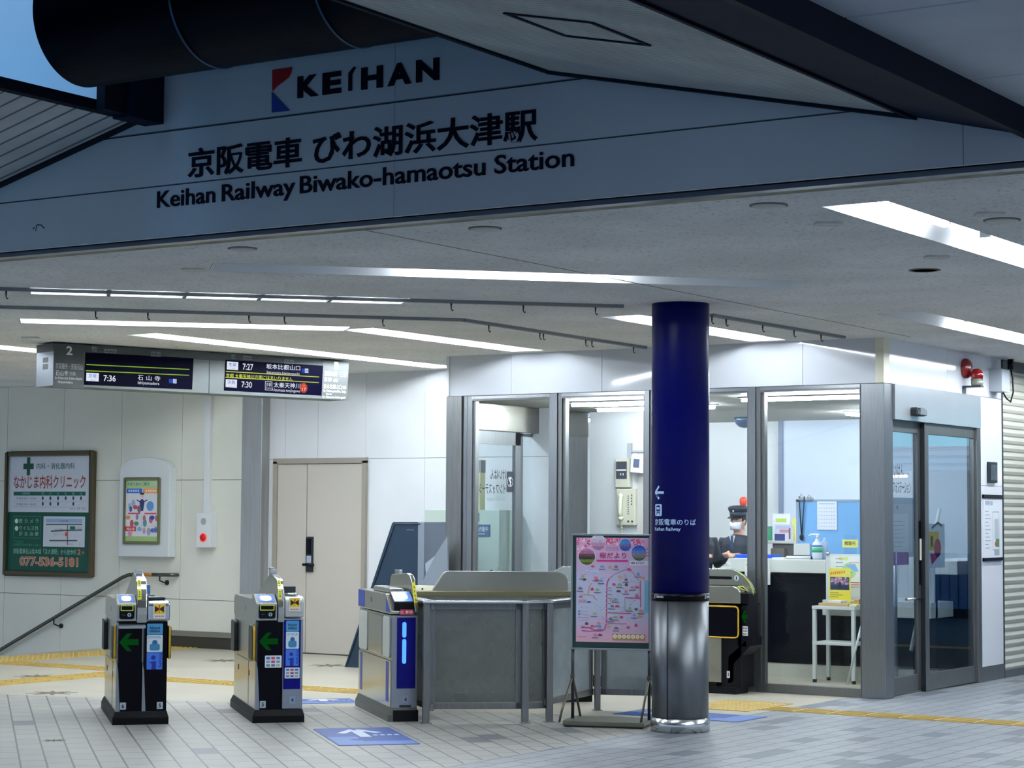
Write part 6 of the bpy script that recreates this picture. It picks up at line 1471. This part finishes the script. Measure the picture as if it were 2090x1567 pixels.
DK = P(84, 88, 98)
for l_, w_ in (([(94, 1070), (168, 1070)], .016), ([(104, 1084), (138, 1082), (168, 1081.5)], .016), ([(138, 1072), (138, 1112)], .016), ([(101, 1103), (158, 1103)], .016)): m.line([wy(*p) for p in l_], w_, e * 1.4, DK)
wrect(m, 143, 1074, 154, 1080, e * 1.6, P(0, 110, 80)); c_ = wy(135.5, 1090); m.disc(c_[0], c_[1], .025, e * 1.6, P(210, 80, 50), 12); wtext(m, '当クリニック', 110, 1088, 131, 1092, e * 1.6, P(214, 130, 110)); wtext(m, '浜大津駅', 112, 1079, 129, 1082, e * 1.6, P(100, 104, 116)); wtext(m, '至石山', 141, 1109, 150, 1112, e * 1.6, P(120, 124, 134)); wrect(m, 157, 1075, 169, 1080, e * 1.4, P(190, 190, 206)); wrect(m, 163, 1108, 164, 1112, e * 1.6, DK)
wtext(m, '京阪電車石山坂本線「浜大津駅」から徒歩約', 27, 1121, 156, 1129.5, e, P(150, 214, 190)); wtext(m, '2', 158, 1121, 165, 1132, e, P(214, 130, 110), .03); wtext(m, '分', 166, 1124, 173, 1131, e, P(214, 150, 130), .01)
wtext(m, '077-536-5181', 39.6, 1137, 160, 1154.5, e, P(222, 206, 180), .05); wtext(m, '077-536-5181', 40.5, 1138, 159, 1153.5, e * 1.6, P(186, 92, 70), .01)
build('sign_face', m, t)
# arched notice board
x0, zbt = wy(242, 1135); x1, _ = wy(342, 1135); ztp = wy(295, 933)[1]; zsh = wy(250, 957)[1]
t = thing('notice_board', 'white arch-topped notice board with a luggage poster beside the clinic advertisement', 'notice board', ((x0 + x1) / 2, YB, zbt))
YN2 = YB - .12; NF = sign_frame((0, YN2, 0), (1, 0, 0))
def ny(x, y): p = on_y(x, y, YN2); return p.x, p.z
x0, zbt = ny(241, 1135); x1, _ = ny(344, 1135); zsh = ny(245, 960)[1]; ztp = ny(293, 933)[1]
pr = [(x0, zbt), (x1, zbt), (x1, zsh)] + [((x0 + x1) / 2 + (x1 - x0) / 2 * math.cos(a), zsh + (ztp - zsh) * math.sin(a)) for a in [PI * i / 16 for i in range(1, 16)]] + [(x0, zsh)]
m = MB(mat('board_white', (214, 220, 222), .4)); m.prism(pr, YN2, YB, 'y'); ca = build('casing', m, t, .01, 3)
m = MB(mat('frame_brass', (128, 126, 92), .35, .6), NF); a_ = ny(252, 1109); b_ = ny(329, 975); x0, z0, x1, z1 = a_[0], a_[1], b_[0], b_[1]
for a in ((x0, z0, x0 + .03, z1), (x1 - .03, z0, x1, z1), (x0 + .03, z0, x1 - .03, z0 + .03), (x0 + .03, z1 - .03, x1 - .03, z1)): m.box(a[0], a[1], 0, a[2], a[3], .022)
build('frame', m, ca, .006)
m = MB(P(150, 190, 110), NF); m.rect(x0 + .02, z0 + .02, x1 - .02, z1 - .02, .003, P(166, 200, 128)); W, H = x1 - x0 - .06, z1 - z0 - .06; ox, oz = x0 + .03, z0 + .03
def nr(u0, v0, u1, v1, c, z=.005): m.rect(ox + W * u0, oz + H * v0, ox + W * u1, oz + H * v1, z, P(*c))
def nt_(s, u0, v0, u1, v1, c, b=.0): m.text(s, ox + W * u0, oz + H * v0, W * (u1 - u0), H * (v1 - v0), .007, P(*c), bold=b)
nr(0, .9, 1, 1, (186, 214, 166), .004); nt_('手回り品のご案内', .03, .915, .72, .97, (60, 110, 80), .01); nr(0, .08, 1, .88, (226, 226, 232)); nr(.02, .79, .5, .87, (40, 110, 200), .006); [nr(.08 + .07 * i, .812, .13 + .07 * i, .85, (190, 214, 240), .007) for i in range(5)]; nr(.52, .79, 1, .87, (240, 160, 80), .006); [nr(.60 + .07 * i, .812, .65 + .07 * i, .85, (250, 226, 196), .007) for i in range(5)]
for u0, u1 in ((.08, .44), (.58, .94)): nr(u0, .445, u1, .47, (206, 80, 96), .006)
nr(0, .245, 1, .25, (190, 190, 200), .006); nr(.49, .25, .5, .45, (190, 190, 200), .006); nr(0, .165, .33, .24, (206, 50, 66), .006); nt_('禁止品', .04, .18, .29, .225, (246, 226, 226), .02)
m.disc(ox + W * .5, oz + H * .75, W * .05, .007, P(236, 200, 180), 14); m.rect(ox + W * .44, oz + H * .765, ox + W * .56, oz + H * .80, .0075, P(40, 46, 80)); m.poly([(ox + W * .42, oz + H * .66), (ox + W * .46, oz + H * .5), (ox + W * .54, oz + H * .5), (ox + W * .58, oz + H * .66), (ox + W * .5, oz + H * .70)], .007, P(44, 56, 110)); m.line([(ox + W * .44, oz + H * .65), (ox + W * .34, oz + H * .68)], .012, .007); m.line([(ox + W * .56, oz + H * .65), (ox + W * .66, oz + H * .68)], .012, .007)
m.disc(ox + W * .75, oz + H * .58, W * .11, .007, P(90, 150, 210), 16)
for i, (u, v, c) in enumerate([(.12, .58, (150, 190, 220)), (.24, .62, (150, 180, 220)), (.3, .56, (206, 80, 90)), (.16, .53, (60, 90, 160)), (.42, .53, (120, 100, 120)), (.08, .39, (206, 150, 100)), (.36, .4, (150, 120, 160)), (.2, .29, (190, 80, 100)), (.34, .29, (90, 130, 100)), (.58, .38, (180, 100, 120)), (.78, .36, (190, 100, 130)), (.82, .39, (60, 70, 140)), (.95, .38, (200, 110, 120)), (.6, .30, (90, 150, 150)), (.44, .2, (120, 180, 220)), (.58, .17, (206, 150, 170)), (.72, .16, (160, 170, 180)), (.84, .18, (90, 110, 180)), (.93, .19, (90, 110, 180)), (.15, .125, (214, 150, 170))]):
    m.disc(ox + W * u, oz + H * v, W * (.045 + .015 * (i % 3)), .0072 + .0001 * i, P(*c), 10, W * (.05 + .02 * ((i + 1) % 3)))
build('poster', m, ca)
# intercom with red button, conduit above
YI = YB - .11
def iy(x, y): p = on_y(x, y, YI); return p.x, p.z
x0, z0 = iy(400, 1117); x1, z1 = iy(430, 1047)
t = thing('call_box', 'white call box with a round red lit button on the back wall', 'call box', frame(((x0 + x1) / 2, YB, z0), (1, 0, 0), y=UP)); w2, hh = (x1 - x0) / 2, z1 - z0
m = MB(WHITE, t.M); m.box(-w2, 0, 0, w2, hh, .11); build('case', m, t, .006)
m = MB(P(176, 180, 180), t.M); m.disc(.0, hh * .76, .042, .1112, P(176, 180, 180), 20)
for i in range(4): m.rect(-.03, hh * (.71 + .03 * i), .03, hh * (.72 + .03 * i), .112, P(150, 154, 154))
build('speaker', m, t)
m = MB(emitter('button_ring', (1, .10, .08), .9), t.M); m.lathe([(.052, .11), (.052, .115), (.036, .117)], 28, c=(0.0, hh * .29, 0)); m.use(mat('button_red', (176, 10, 20), .25, emit=.25)); m.lathe([(.038, .115), (.036, .126), (.02, .13), (0, .13)], 28, c=(0.0, hh * .29, 0)); build('button', m, t)
xa, _ = wy(419, 900); xb, _ = wy(430, 900); m = MB(WHITE); m.box(xa, YB - .05, z1 - .0, xb, YB, ZC); solo('cable_cover', m, 'white vertical cable cover rising from the call box to the ceiling', 'conduit', None, .004)
# handrail with brackets
HR = mat('rail_steel', (96, 100, 92), .3, .8)
YH = YB - .10
def hy(x, y): return on_y(x, y, YH)
t = thing('handrail', 'steel handrail sloping down the stairs along the left back wall', 'handrail', (-16.8, YB, .83))
a_, b_ = hy(250, 1178), hy(0, 1326); d = (b_ - a_); m = MB(HR); c1 = hy(276, 1172); c2 = hy(348, 1173)
m.tube([b_ + d * 1.2, b_, a_, (a_ + c1) / 2 + Vector((0, 0, .012)), c1], .022, 12); m.tube([hy(312, 1172.5), c2, c2 + Vector((.03, .02, 0)), c2 + Vector((.03, .09, 0))], .022, 12); build('rail', m, t)
m = MB(mat('rail_wood', (170, 112, 40), .45)); m.tube([c1, hy(312, 1172.5)], .0225, 12); build('grip', m, t)
for x, y in ((326, 1174), (110, 1263)):
    p = hy(x, y); m = MB(DARK); m.tube([p + Vector((0, 0, -.01)), p + Vector((0, 0, -.06)), p + Vector((.03, .05, -.085)), p + Vector((.03, .1, -.085))], .01, 8); m.cyl(p + Vector((.03, .085, -.085)), p + Vector((.03, .1, -.085)), .03, 14); build('bracket', m, t)
# grey double door
YD = YB - .012
def dy(x, y): p = on_y(x, y, YD); return p.x, p.z
x0, z1 = dy(565, 942); x1, _ = dy(745, 942); xm, _ = dy(628, 1000); DB = mat('door_beige', (188, 182, 172), .45); DF = mat('door_frame_beige', (150, 144, 132), .45)
m = MB(DF); m.box(x0 - .03, YD - .03, 0, x0 + .03, YB, z1); m.box(x1 - .02, YD - .03, 0, x1 + .03, YB, z1); m.box(x0 - .03, YD - .03, z1 - .025, x1 + .03, YB, z1 + .035); m.use(JOINT); m.box(x0, YD + .004, 0, x1, YB, z1)
dn = struct('door_3', m)
m = MB(DB); m.box(x0 + .03, YD - .012, .012, xm - .004, YD + .01, z1 - .03); build('leaf', m, dn, .003); m = MB(DB); m.box(xm + .004, YD - .012, .012, x1 - .02, YD + .01, z1 - .03); lf = build('leaf', m, dn, .003)
hx, hz = dy(634, 1130); m = MB(DARK); m.box(hx - .045, YD - .03, hz - .2, hx + .05, YD - .012, hz + .19); m.use(BLACK); m.box(hx - .03, YD - .05, hz + .0, hx + .025, YD - .03, hz + .17); m.use(STEEL_L); m.box(hx - .03, YD - .034, hz - .1, hx + .035, YD - .03, hz - .02); m.use(BLACK); m.tube([(hx - .06, YD - .06, hz - .12), (hx + .09, YD - .06, hz - .12)], .016, 8); m.tube([(hx, YD - .03, hz - .12), (hx, YD - .06, hz - .12)], .014, 8); build('handle', m, lf, 0)
# dark sloping machine beside the office
YK = 16.9
def ky(x, y): p = on_y(x, y, YK); return p.x, p.z
pr = [ky(*p) for p in ((740, 1230), (800, 1068), (803, 1065), (853, 1065), (853, 1230))]; pr[0] = (pr[0][0] - .22, 0); pr[-1] = (pr[-1][0], 0)
KD = mat('kiosk_navy', (13, 38, 58), .45)
t = thing('fare_machine', 'tall dark blue machine with a sloping front behind the IC card gate', 'machine', (pr[2][0], YK, 0))
m = MB(KD); m.prism(pr, YK, YK + .03, 'y'); m.use(P(12, 36, 56)); q = [pr[0], pr[1], pr[2], pr[3]]; m.tube([(p[0] + .03, YK - .004, p[1] - .02 if p[1] > .1 else .02) for p in q], .006, 6); a_ = ky(830, 1082); m.T = sign_frame((a_[0], YK - .002, a_[1]), (1, 0, 0)); m.rect(0, 0, .09, .008, 0, P(90, 116, 130)); build('side_panel', m, t)
m = MB(mat('kiosk_grey', (120, 130, 146), .4)); m.box(pr[3][0], YK, 0, ky(866, 1065)[0], YK + .5, pr[3][1]); m.prism([(p[0] + .02, p[1] - .01 if p[1] > .1 else 0) for p in pr], YK + .03, YK + .5, 'y'); build('cabinet', m, t, .004)
YK2 = 16.6
GP = mat('partition_grey', (118, 128, 140), .4)
def k2(x, y): p = on_y(x, y, YK2); return p.x, p.z
pr2 = [k2(*p) for p in ((862, 1196), (866, 1178), (890, 1130), (913, 1093), (914, 1196))]; m = MB(GP); m.prism(pr2, YK2, YK2 + .02, 'y'); pr3 = [k2(*p) for p in ((864, 1150), (887, 1132), (890, 1130), (866, 1178))]; m.use(mat('partition_pale', (150, 160, 176), .3)); m.prism(pr3, YK2 + .03, YK2 + .04, 'y')
solo('partition', m, 'grey sloping partition plate between the dark machine and the office post', 'partition')
a_ = k2(858, 1212); b_ = k2(896, 1195); m = MB(CREAM); m.box(a_[0], YK2 - .1, 0, b_[0] + .2, YK2 - .02, b_[1]); m.use(BLACK); c_ = k2(875, 1201); m.cyl((c_[0], YK2 - .1, c_[1]), (c_[0], YK2 - .108, c_[1]), .014, 12); solo('cream_cabinet', m, 'low cream cabinet under the grey sloping partition plate', 'cabinet', None, .006)

# ================================================================== FLOOR MARKINGS
TAC = mat('tactile_yellow', (178, 152, 82), .6, noise=.12, nscale=4)
def tactile(label, x0, x1, y0, y1, kind):
    m = MB(TAC); m.box(x0, y0, 0, x1, y1, .005)
    nx = int((x1 - x0) / .3) or 1; ny_ = int((y1 - y0) / .3) or 1
    if kind == 'x':
        k = max(1, int((y1 - y0) / .075))
        for j in range(k):
            yc = y0 + (j + .5) * (y1 - y0) / k; x = x0 + .02
            while x < x1 - .05: m.box(x, yc - .014, .005, min(x + .26, x1 - .02), yc + .014, .010); x += .3
    elif kind == 'y':
        k = max(1, int((x1 - x0) / .075))
        for j in range(k):
            xc = x0 + (j + .5) * (x1 - x0) / k; y = y0 + .02
            while y < y1 - .05: m.box(xc - .014, y, .005, xc + .014, min(y + .26, y1 - .02), .010); y += .3
    else:
        s = .075; i = x0 + s / 2
        while i < x1:
            j = y0 + s / 2
            while j < y1: m.mesh([(i - .013, j - .013, .005), (i + .013, j - .013, .005), (i + .013, j + .013, .005), (i - .013, j + .013, .005), (i - .008, j - .008, .010), (i + .008, j - .008, .010), (i + .008, j + .008, .010), (i - .008, j + .008, .010)], [(0, 1, 5, 4), (1, 2, 6, 5), (2, 3, 7, 6), (3, 0, 4, 7), (4, 5, 6, 7)]); j += s
            i += s
    return solo('tactile_paving', m, label, 'tactile paving', 'yellow tactile paving')
tactile('yellow tactile strip along the top of the stairs at far left', -16.7, -16.1, 12.0, 18.2, 'd')
tactile('yellow tactile strip leading from the stairs towards the gates', -16.1, -14.4, 15.05, 15.40, 'x')
tactile('yellow tactile strip crossing behind the leftmost gate towards the street', -14.4, -14.0, 12.6, 15.4, 'y')
tactile('long yellow tactile strip behind the three gates', -14.0, -10.6, 14.45, 14.8, 'x')
tactile('small yellow tactile patch between the two strips at far left', -15.9, -15.1, 13.8, 14.2, 'd')
tactile('yellow tactile patch on the floor right of the blue column', -8.1, -7.5, 15.0, 15.85, 'd')
tactile('long yellow tactile strip running right from the blue column past the sliding door', -7.5, 7.0, 15.2, 15.5, 'x')
tactile('yellow tactile patch at the right edge before the roller shutter', -5.9, -4.9, 18.4, 19.0, 'd')
FBL = mat('floor_blue', (24, 66, 140), .5, noise=.08, nscale=8); FWH = P(206, 216, 230)
def floor_sign(label, cx, cy, w, l, up, body):
    up = Vector(up).normalized(); rt = Vector((up.y, -up.x, 0)); T = frame((cx, cy, .0), rt, y=up); m = MB(FBL, T); m.prism(rr(-w / 2, -l / 2, w / 2, l / 2, .02), 0, .003)
    m.line([(0, -l * .05), (0, l * .36)], w * .14, .0036, FWH); m.line([(-w * .24, l * .18), (0, l * .40), (w * .24, l * .18)], w * .11, .0037)
    [m.rect(w * (.12 + .09 * i), l * .02, w * (.18 + .09 * i), l * .07, .0037) for i in range(4)]; m.use(P(92, 122, 184)); m.rect(-w * .5 + .01, -l * .48, w * .5 - .01, -l * .30, .0034); m.rect(-w * .5 + .01, -l * .30, -w * .12, -l * .02, .0034)
    m.use(FBL); m.disc(-w * .1, -l * .2, w * .16, .0036, FBL, 20, l * .05)
    solo('floor_sign', m, label, 'floor sign', 'blue floor signs')
floor_sign('blue floor sign with a white arrow before the IC card gate', *(sum((on_z(*p) for p in ((650, 1487), (800, 1484), (848, 1520), (683, 1522))), Vector()) / 4)[:2], .56, 1.12, GD, '出口専用')
floor_sign('blue floor sign lying behind the poster stand and the column', -7.72, 14.45, .52, 1.1, (-1, 0, 0), 'きっぷ')
floor_sign('faded blue floor sign beyond the lane between the second and third gates', -10.75, 13.72, .5, .42, GD, '入口')
m = MB(mat('floor_worn', (96, 90, 74), .8))
def star(x, y, r):
    p = on_z(x, y); mm = MB(MATS['floor_worn'], Matrix.Translation((p.x, p.y, 0)))
    mm.prism([((r if i % 2 == 0 else r * .35) * math.cos(PI * i / 8), (r if i % 2 == 0 else r * .35) * math.sin(PI * i / 8)) for i in range(16)], 0, .002); return mm
for x, y, lb in ((107, 1414, 'dark star-shaped floor inlay left of the leftmost gate'), (280, 1324, 'dark star-shaped floor inlay near the baseboard behind the leftmost gate'), (672, 1358, 'dark star-shaped floor inlay before the grey double door'), (455, 1348, 'dark star-shaped floor inlay left of the second gate'), (75, 1380, 'dark star-shaped floor inlay among the tactile strips'), (110, 1511, 'small dark floor mark at the lower left')):
    solo('floor_inlay', star(x, y, .22 if y < 1500 else .08), lb, 'floor inlay', 'dark marks in the floor')

# ================================================================== ACROSS THE STREET (seen in the glass of the sliding door)
m = MB(mat('asphalt', (40, 46, 58), .7, noise=.1, nscale=3)); m.box(-6.3, 20.5, 0, 9, 31, .004); m.use(P(170, 130, 40)); m.box(-6.0, 23.6, .004, 9, 24.0, .006); struct('street', m)
m = MB(mat('far_wall', (186, 186, 180), .7)); m.box(-5, 31.2, 0, 9, 31.5, 5.0); m.use(mat('far_kerb', (20, 24, 34), .7)); m.box(-5, 30.85, 0, 9, 31.2, .14); m.use(mat('far_fence_blue', (84, 124, 170), .5))
x = -5
while x < 9: m.box(x, 31.0, .14, x + .12, 31.03, 1.0); m.box(x + .12, 31.03, .14, x + .15, 31.06, 1.0); x += .15
m.use(mat('far_awning', (206, 212, 216), .6))
for i in range(3): m.box(-5, 30.5 + .15 * i, 2.28 + i * .12, 9, 31.2, 2.345 + i * .12)
struct('far_building', m)
t = thing('shop_sign', 'backlit teal shop sign across the street, seen mirrored in the sliding door', 'sign', (2, 30.8, 2.66))
m = MB(emitter('sign_teal', (.06, .62, .78), 1.5)); m.box(-5, 30.72, 2.66, 9, 30.74, 2.98); build('face', m, t); m = MB(ALU); m.box(-5, 30.742, 2.64, 9, 31.2, 3.0); build('box', m, t)
for i, x in enumerate((-4.2, -1.6, 1.0)):  # tubes added only to light the far awning
    t = thing('added_awning_lamp', 'added tube lamp under the awning across the street', 'lamp', (x, 30.9, 2.2), 'added lamps under the far awning'); m = MB(emitter('awning_fill_glow', (1, .96, .9), 22)); m.cyl((x, 30.9, 2.2), (x + 1.2, 30.9, 2.2), .02, 10); build('tube', m, t); m = MB(WHITE); m.box(x - .03, 30.87, 2.22, x + 1.23, 30.93, 2.26); build('housing', m, t)
# ================================================================== PEOPLE
def limb(mb, pts, n=14):
    """tapered tube through (x,y,z,rx,ry) stations, rx across, ry along depth for vertical limbs"""
    path = [Vector(p[:3]) for p in pts]; prev = None; mb.smooth = True; first = None; upv = None
    for i, p in enumerate(pts):
        d = (path[min(i + 1, len(path) - 1)] - path[max(i - 1, 0)]).normalized()
        ref = Vector((1, 0, 0)) if abs(d.x) < .9 else Vector((0, 1, 0))
        a = (ref - d * ref.dot(d)).normalized(); b = d.cross(a)
        rx = p[3]; ry = p[4] if len(p) > 4 else p[3]
        k = mb.pts([path[i] + a * (rx * math.cos(2 * PI * j / n)) + b * (ry * math.sin(2 * PI * j / n)) for j in range(n)])
        if prev is not None:
            for j in range(n): mb.face((prev + j, prev + (j + 1) % n, k + (j + 1) % n, k + j))
        else: first = k
        prev = k
    mb.face([first + j for j in range(n)][::-1]); mb.face([prev + j for j in range(n)]); mb.smooth = False
def fuse(name, mb, parent, voxel, smooth=4):
    """weld overlapping shapes into one continuous skin"""
    n = build(name, mb, parent); o = n.o
    r = o.modifiers.new('weld', 'REMESH'); r.mode = 'VOXEL'; r.voxel_size = voxel; r.use_smooth_shade = True
    s = o.modifiers.new('soft', 'SMOOTH'); s.iterations = smooth; s.factor = .5
    bpy.context.view_layer.update(); dg = bpy.context.evaluated_depsgraph_get()
    me = bpy.data.meshes.new_from_object(o.evaluated_get(dg)); o.modifiers.clear(); old = o.data; o.data = me; bpy.data.meshes.remove(old)
    me.materials.clear(); me.materials.append(mb.mats[0])
    for p in me.polygons: p.use_smooth = True; p.material_index = 0
    return n
SKIN = mat('skin', (214, 164, 138), .5); UNI = mat('uniform_navy', (14, 24, 40), .7, noise=.1, nscale=12); TROU = mat('trousers_navy', (12, 18, 32), .75); HAIR = mat('hair_black', (14, 13, 14), .6); MASK = mat('mask_white', (222, 226, 240), .7); SHOE = mat('shoe_black', (8, 8, 9), .35)
def hand(mb, w, d, pinch, s=1.0):
    """palm with four bent fingers and a thumb; w wrist, d pointing along the hand, pinch sideways (thumb side)"""
    w = Vector(w); d = Vector(d).normalized(); t = (Vector(pinch) - d * Vector(pinch).dot(d)).normalized(); dn = d.cross(t)
    if dn.z > 0: dn = -dn
    limb(mb, [(*(w - d * .02), .022, .028), (*(w + d * .02), .018, .034), (*(w + d * .06), .016, .042), (*(w + d * .09), .012, .038)], 12)
    for i, (o, L_) in enumerate(((.028, .070), (.010, .078), (-.009, .073), (-.027, .058))):
        b = w + d * .085 + t * o
        limb(mb, [(*b, .0095), (*(b + d * L_ * .45 + dn * .006), .009), (*(b + d * L_ * .75 + dn * .022), .0082), (*(b + d * L_ * .92 + dn * .042), .007)], 8)
    b = w + d * .025 + t * .03
    limb(mb, [(*b, .013), (*(b + t * .025 + d * .025), .011), (*(b + t * .032 + d * .055 + dn * .01), .009), (*(b + t * .028 + d * .075 + dn * .018), .007)], 8)
def person(label, x, y, facing, height, cap, mask, arm_l, arm_r, name='person'):
    """standing figure; local -y is the front. arm_* : (elbow, wrist, hand direction) in local metres for a 1.70 m body"""
    k = height / 1.70
    M = Matrix.Translation((x, y, 0)) @ Matrix.Rotation(facing, 4, 'Z') @ Matrix.Scale(k, 4)
    t = thing(name, label, 'person', Matrix.Translation((x, y, 0)) @ Matrix.Rotation(facing, 4, 'Z'))
    b = MB(SKIN, M)
    for s in (-1, 1):
        limb(b, [(s * .09, .0, .90, .085, .09), (s * .095, -.005, .70, .078, .082), (s * .095, -.01, .48, .056, .06), (s * .097, .005, .36, .052, .058), (s * .10, .015, .20, .042, .046), (s * .10, .02, .07, .034, .04)])
        limb(b, [(s * .10, .045, .045, .035, .04), (s * .105, -.03, .04, .042, .035), (s * .11, -.12, .03, .045, .025), (s * .11, -.17, .028, .03, .018)])
    limb(b, [(0, .0, .84, .155, .105), (0, .0, .95, .165, .112), (0, -.005, 1.08, .145, .10), (0, -.01, 1.22, .165, .115), (0, 0, 1.33, .18, .115), (0, .01, 1.40, .15, .085), (0, .015, 1.445, .07, .06), (0, .01, 1.50, .055, .056)], 20)
    limb(b, [(0, .01, 1.42, .056, .058), (0, .0, 1.50, .052, .056)], 14)
    # head
    b.ball((0, -.005, 1.60), .1, 24, None, (.76, .96, 1.16)); b.ball((0, -.045, 1.545), .062, 18, None, (.9, .95, 1.0))
    limb(b, [(0, -.098, 1.615, .009, .010), (0, -.112, 1.585, .014, .014), (0, -.100, 1.570, .015, .010)], 10)
    for s in (-1, 1): b.ball((s * .077, .005, 1.592), .03, 12, None, (.35, .7, 1.1))
    for s, (el, wr, hd) in ((-1, arm_l), (1, arm_r)):
        sh = Vector((s * .185, .01, 1.375)); el = Vector(el); wr = Vector(wr)
        limb(b, [(s * .12, .01, 1.37, .06, .06), (*sh, .056), (*(sh.lerp(el, .4)), .050), (*el, .040), (*(el.lerp(wr, .4)), .039), (*wr, .026)])
        hand(b, wr, hd, (-s, 0, .2))
    body = fuse('body', b, t, .009, 3)
    for s in (-1, 1):
        e = MB(P(238, 238, 236), M); e.ball((s * .032, -.086, 1.612), .012, 12, None, (1.1, .6, .62)); e.use(P(24, 18, 16)); e.ball((s * .032, -.0925, 1.612), .006, 10, None, (1, .5, 1)); build('eye', e, t)
        e = MB(HAIR, M); e.box(s * .017 if s > 0 else s * .05, -.099, 1.634, s * .05 if s > 0 else s * .017, -.088, 1.641); build('eyebrow', e, t)
    m = MB(P(176, 104, 96), M); m.ball((0, -.098, 1.535), .02, 12, None, (1.1, .4, .3)); build('mouth', m, t)
    h = MB(HAIR, M); vs = []
    h.ball((0, .012, 1.622), .105, 24, None, (.80, .96, 1.08)); 
    hn = build('hair', h, t)
    bmh = bmesh.new(); bmh.from_mesh(hn.o.data); 
    inv_ = Matrix.Scale(1 / k, 4)
    bmesh.ops.delete(bmh, geom=[f for f in bmh.faces if (lambda c: c.z < 1.545 or (c.y < -.035 and c.z < 1.665) or (c.y < .03 and c.z < 1.60 ))(inv_ @ f.calc_center_median())], context='FACES')
    bmh.to_mesh(hn.o.data); bmh.free()
    sm = hn.o.modifiers.new('thick', 'SOLIDIFY'); sm.thickness = .012 * k
    # jacket and trousers
    j = MB(UNI, M)
    limb(j, [(0, .0, .78, .185, .135), (0, .0, .90, .182, .128), (0, -.002, 1.08, .165, .118), (0, -.008, 1.22, .182, .130), (0, 0, 1.33, .196, .13), (0, .01, 1.405, .165, .100), (0, .015, 1.445, .085, .075)], 22)
    for s, (el, wr, hd) in ((-1, arm_l), (1, arm_r)):
        sh = Vector((s * .19, .01, 1.375)); el = Vector(el); wr = Vector(wr)
        limb(j, [(s * .12, .01, 1.372, .072, .07), (*sh, .070), (*(sh.lerp(el, .45)), .063), (*el, .053), (*(el.lerp(wr, .45)), .050), (*(el.lerp(wr, .97)), .040)])
    jk = fuse('jacket', j, t, .011, 4)
    c = MB(P(228, 230, 236), M); c.prism([(-.035, 1.44), (.035, 1.44), (0, 1.30)], -.128, -.118, 'y'); c.use(P(30, 60, 90)); c.prism([(-.014, 1.435), (.014, 1.435), (.018, 1.31), (0, 1.29), (-.018, 1.31)], -.134, -.126, 'y'); build('shirt_and_tie', c, jk)
    c = MB(mat('badge_gold', (206, 176, 70), .3, .7), M); c.box(.06, -.140, 1.22, .10, -.128, 1.25); [c.ball((0, -.138, z_), .010, 10) for z_ in (1.24, 1.12, 1.0)]; build('badge_and_buttons', c, jk)
    p = MB(TROU, M)
    limb(p, [(0, 0, .80, .175, .12), (0, 0, .98, .165, .115)], 18)
    for s in (-1, 1): limb(p, [(s * .09, 0, .88, .098, .105), (s * .095, -.004, .66, .088, .094), (s * .096, -.006, .46, .072, .078), (s * .1, .01, .22, .062, .070), (s * .1, .012, .06, .058, .066)])
    fuse('trousers', p, t, .012, 4)
    for s in (-1, 1):
        q = MB(SHOE, M); limb(q, [(s * .10, .07, .045, .038, .042), (s * .105, -.02, .05, .048, .048), (s * .11, -.12, .035, .05, .034), (s * .11, -.19, .028, .034, .022)]); q.box(s * .107 - .045, -.19, 0, s * .107 + .045, .09, .02); build('shoe', q, t)
    if mask:
        q = MB(MASK, M); rows = []
        for i in range(7):
            z_ = 1.588 - .085 * i / 6; bulge = .030 * math.sin(PI * (i + .6) / 7.2)
            for a in range(11): th = -1.15 + 2.3 * a / 10; rows.append(((.076 + .004) * math.sin(th) * (1 - .10 * i / 6), -.012 - (.086 + bulge * math.cos(th)) * math.cos(th), z_))
        q.smooth = True; q.mesh(rows, [(i * 11 + a, i * 11 + a + 1, (i + 1) * 11 + a + 1, (i + 1) * 11 + a) for i in range(6) for a in range(10)]); q.smooth = False
        mk = build('mask', q, t); s_ = mk.o.modifiers.new('thick', 'SOLIDIFY'); s_.thickness = .003
    if cap:
        q = MB(mat('cap_navy', (12, 26, 44), .6), M)
        q.lathe([(.090, 1.645), (.094, 1.665), (.096, 1.695)], 32); q.lathe([(.096, 1.695), (.112, 1.725), (.116, 1.745), (.10, 1.76), (.05, 1.77), (0, 1.772)], 32)
        cp = build('cap', q, t)
        q = MB(BLACK, M); n = 15; vs = []
        for i in range(n):
            th = -1.05 + 2.1 * i / (n - 1); vs += [(.092 * math.sin(th), -.092 * math.cos(th), 1.655), (.105 * math.sin(th), -.012 - .145 * math.cos(th), 1.632), (.105 * math.sin(th), -.012 - .145 * math.cos(th), 1.626), (.092 * math.sin(th), -.092 * math.cos(th), 1.647)]
        q.mesh(vs, [(4 * i + a, 4 * i + (a + 1) % 4, 4 * i + 4 + (a + 1) % 4, 4 * i + 4 + a) for i in range(n - 1) for a in range(4)]); build('visor', q, cp)
        q = MB(mat('badge_silver', (200, 206, 200), .3, .7), M); q.ball((0, -.103, 1.708), .013, 12, None, (1, .5, 1.2)); build('badge', q, cp)
    return t
# staff member behind the counter, leaning slightly towards the customer at the left
cap_top = on_y(1503, 1031, 19.36).z
person('person in dark uniform, peaked cap and white mask standing behind the counter', on_y(1507, 1100, 19.36).x, 19.36, math.radians(-6), cap_top / 1.772 * 1.70, True, True,
       ((-.25, -.02, 1.14), (-.13, -.24, 1.22), (.5, -.8, -.1)), ((.27, .0, 1.14), (.15, -.22, 1.22), (-.5, -.8, -.1)))
px = on_y(1422, 1120, 17.75).x
person('person in dark clothes standing at the counter, mostly hidden by the blue column', px, 17.75, math.radians(62), 1.62, False, True,
       ((-.24, -.05, 1.14), (-.16, -.28, 1.24), (.2, -1, .1)), ((.25, -.02, 1.14), (.17, -.27, 1.24), (-.2, -1, .1)))
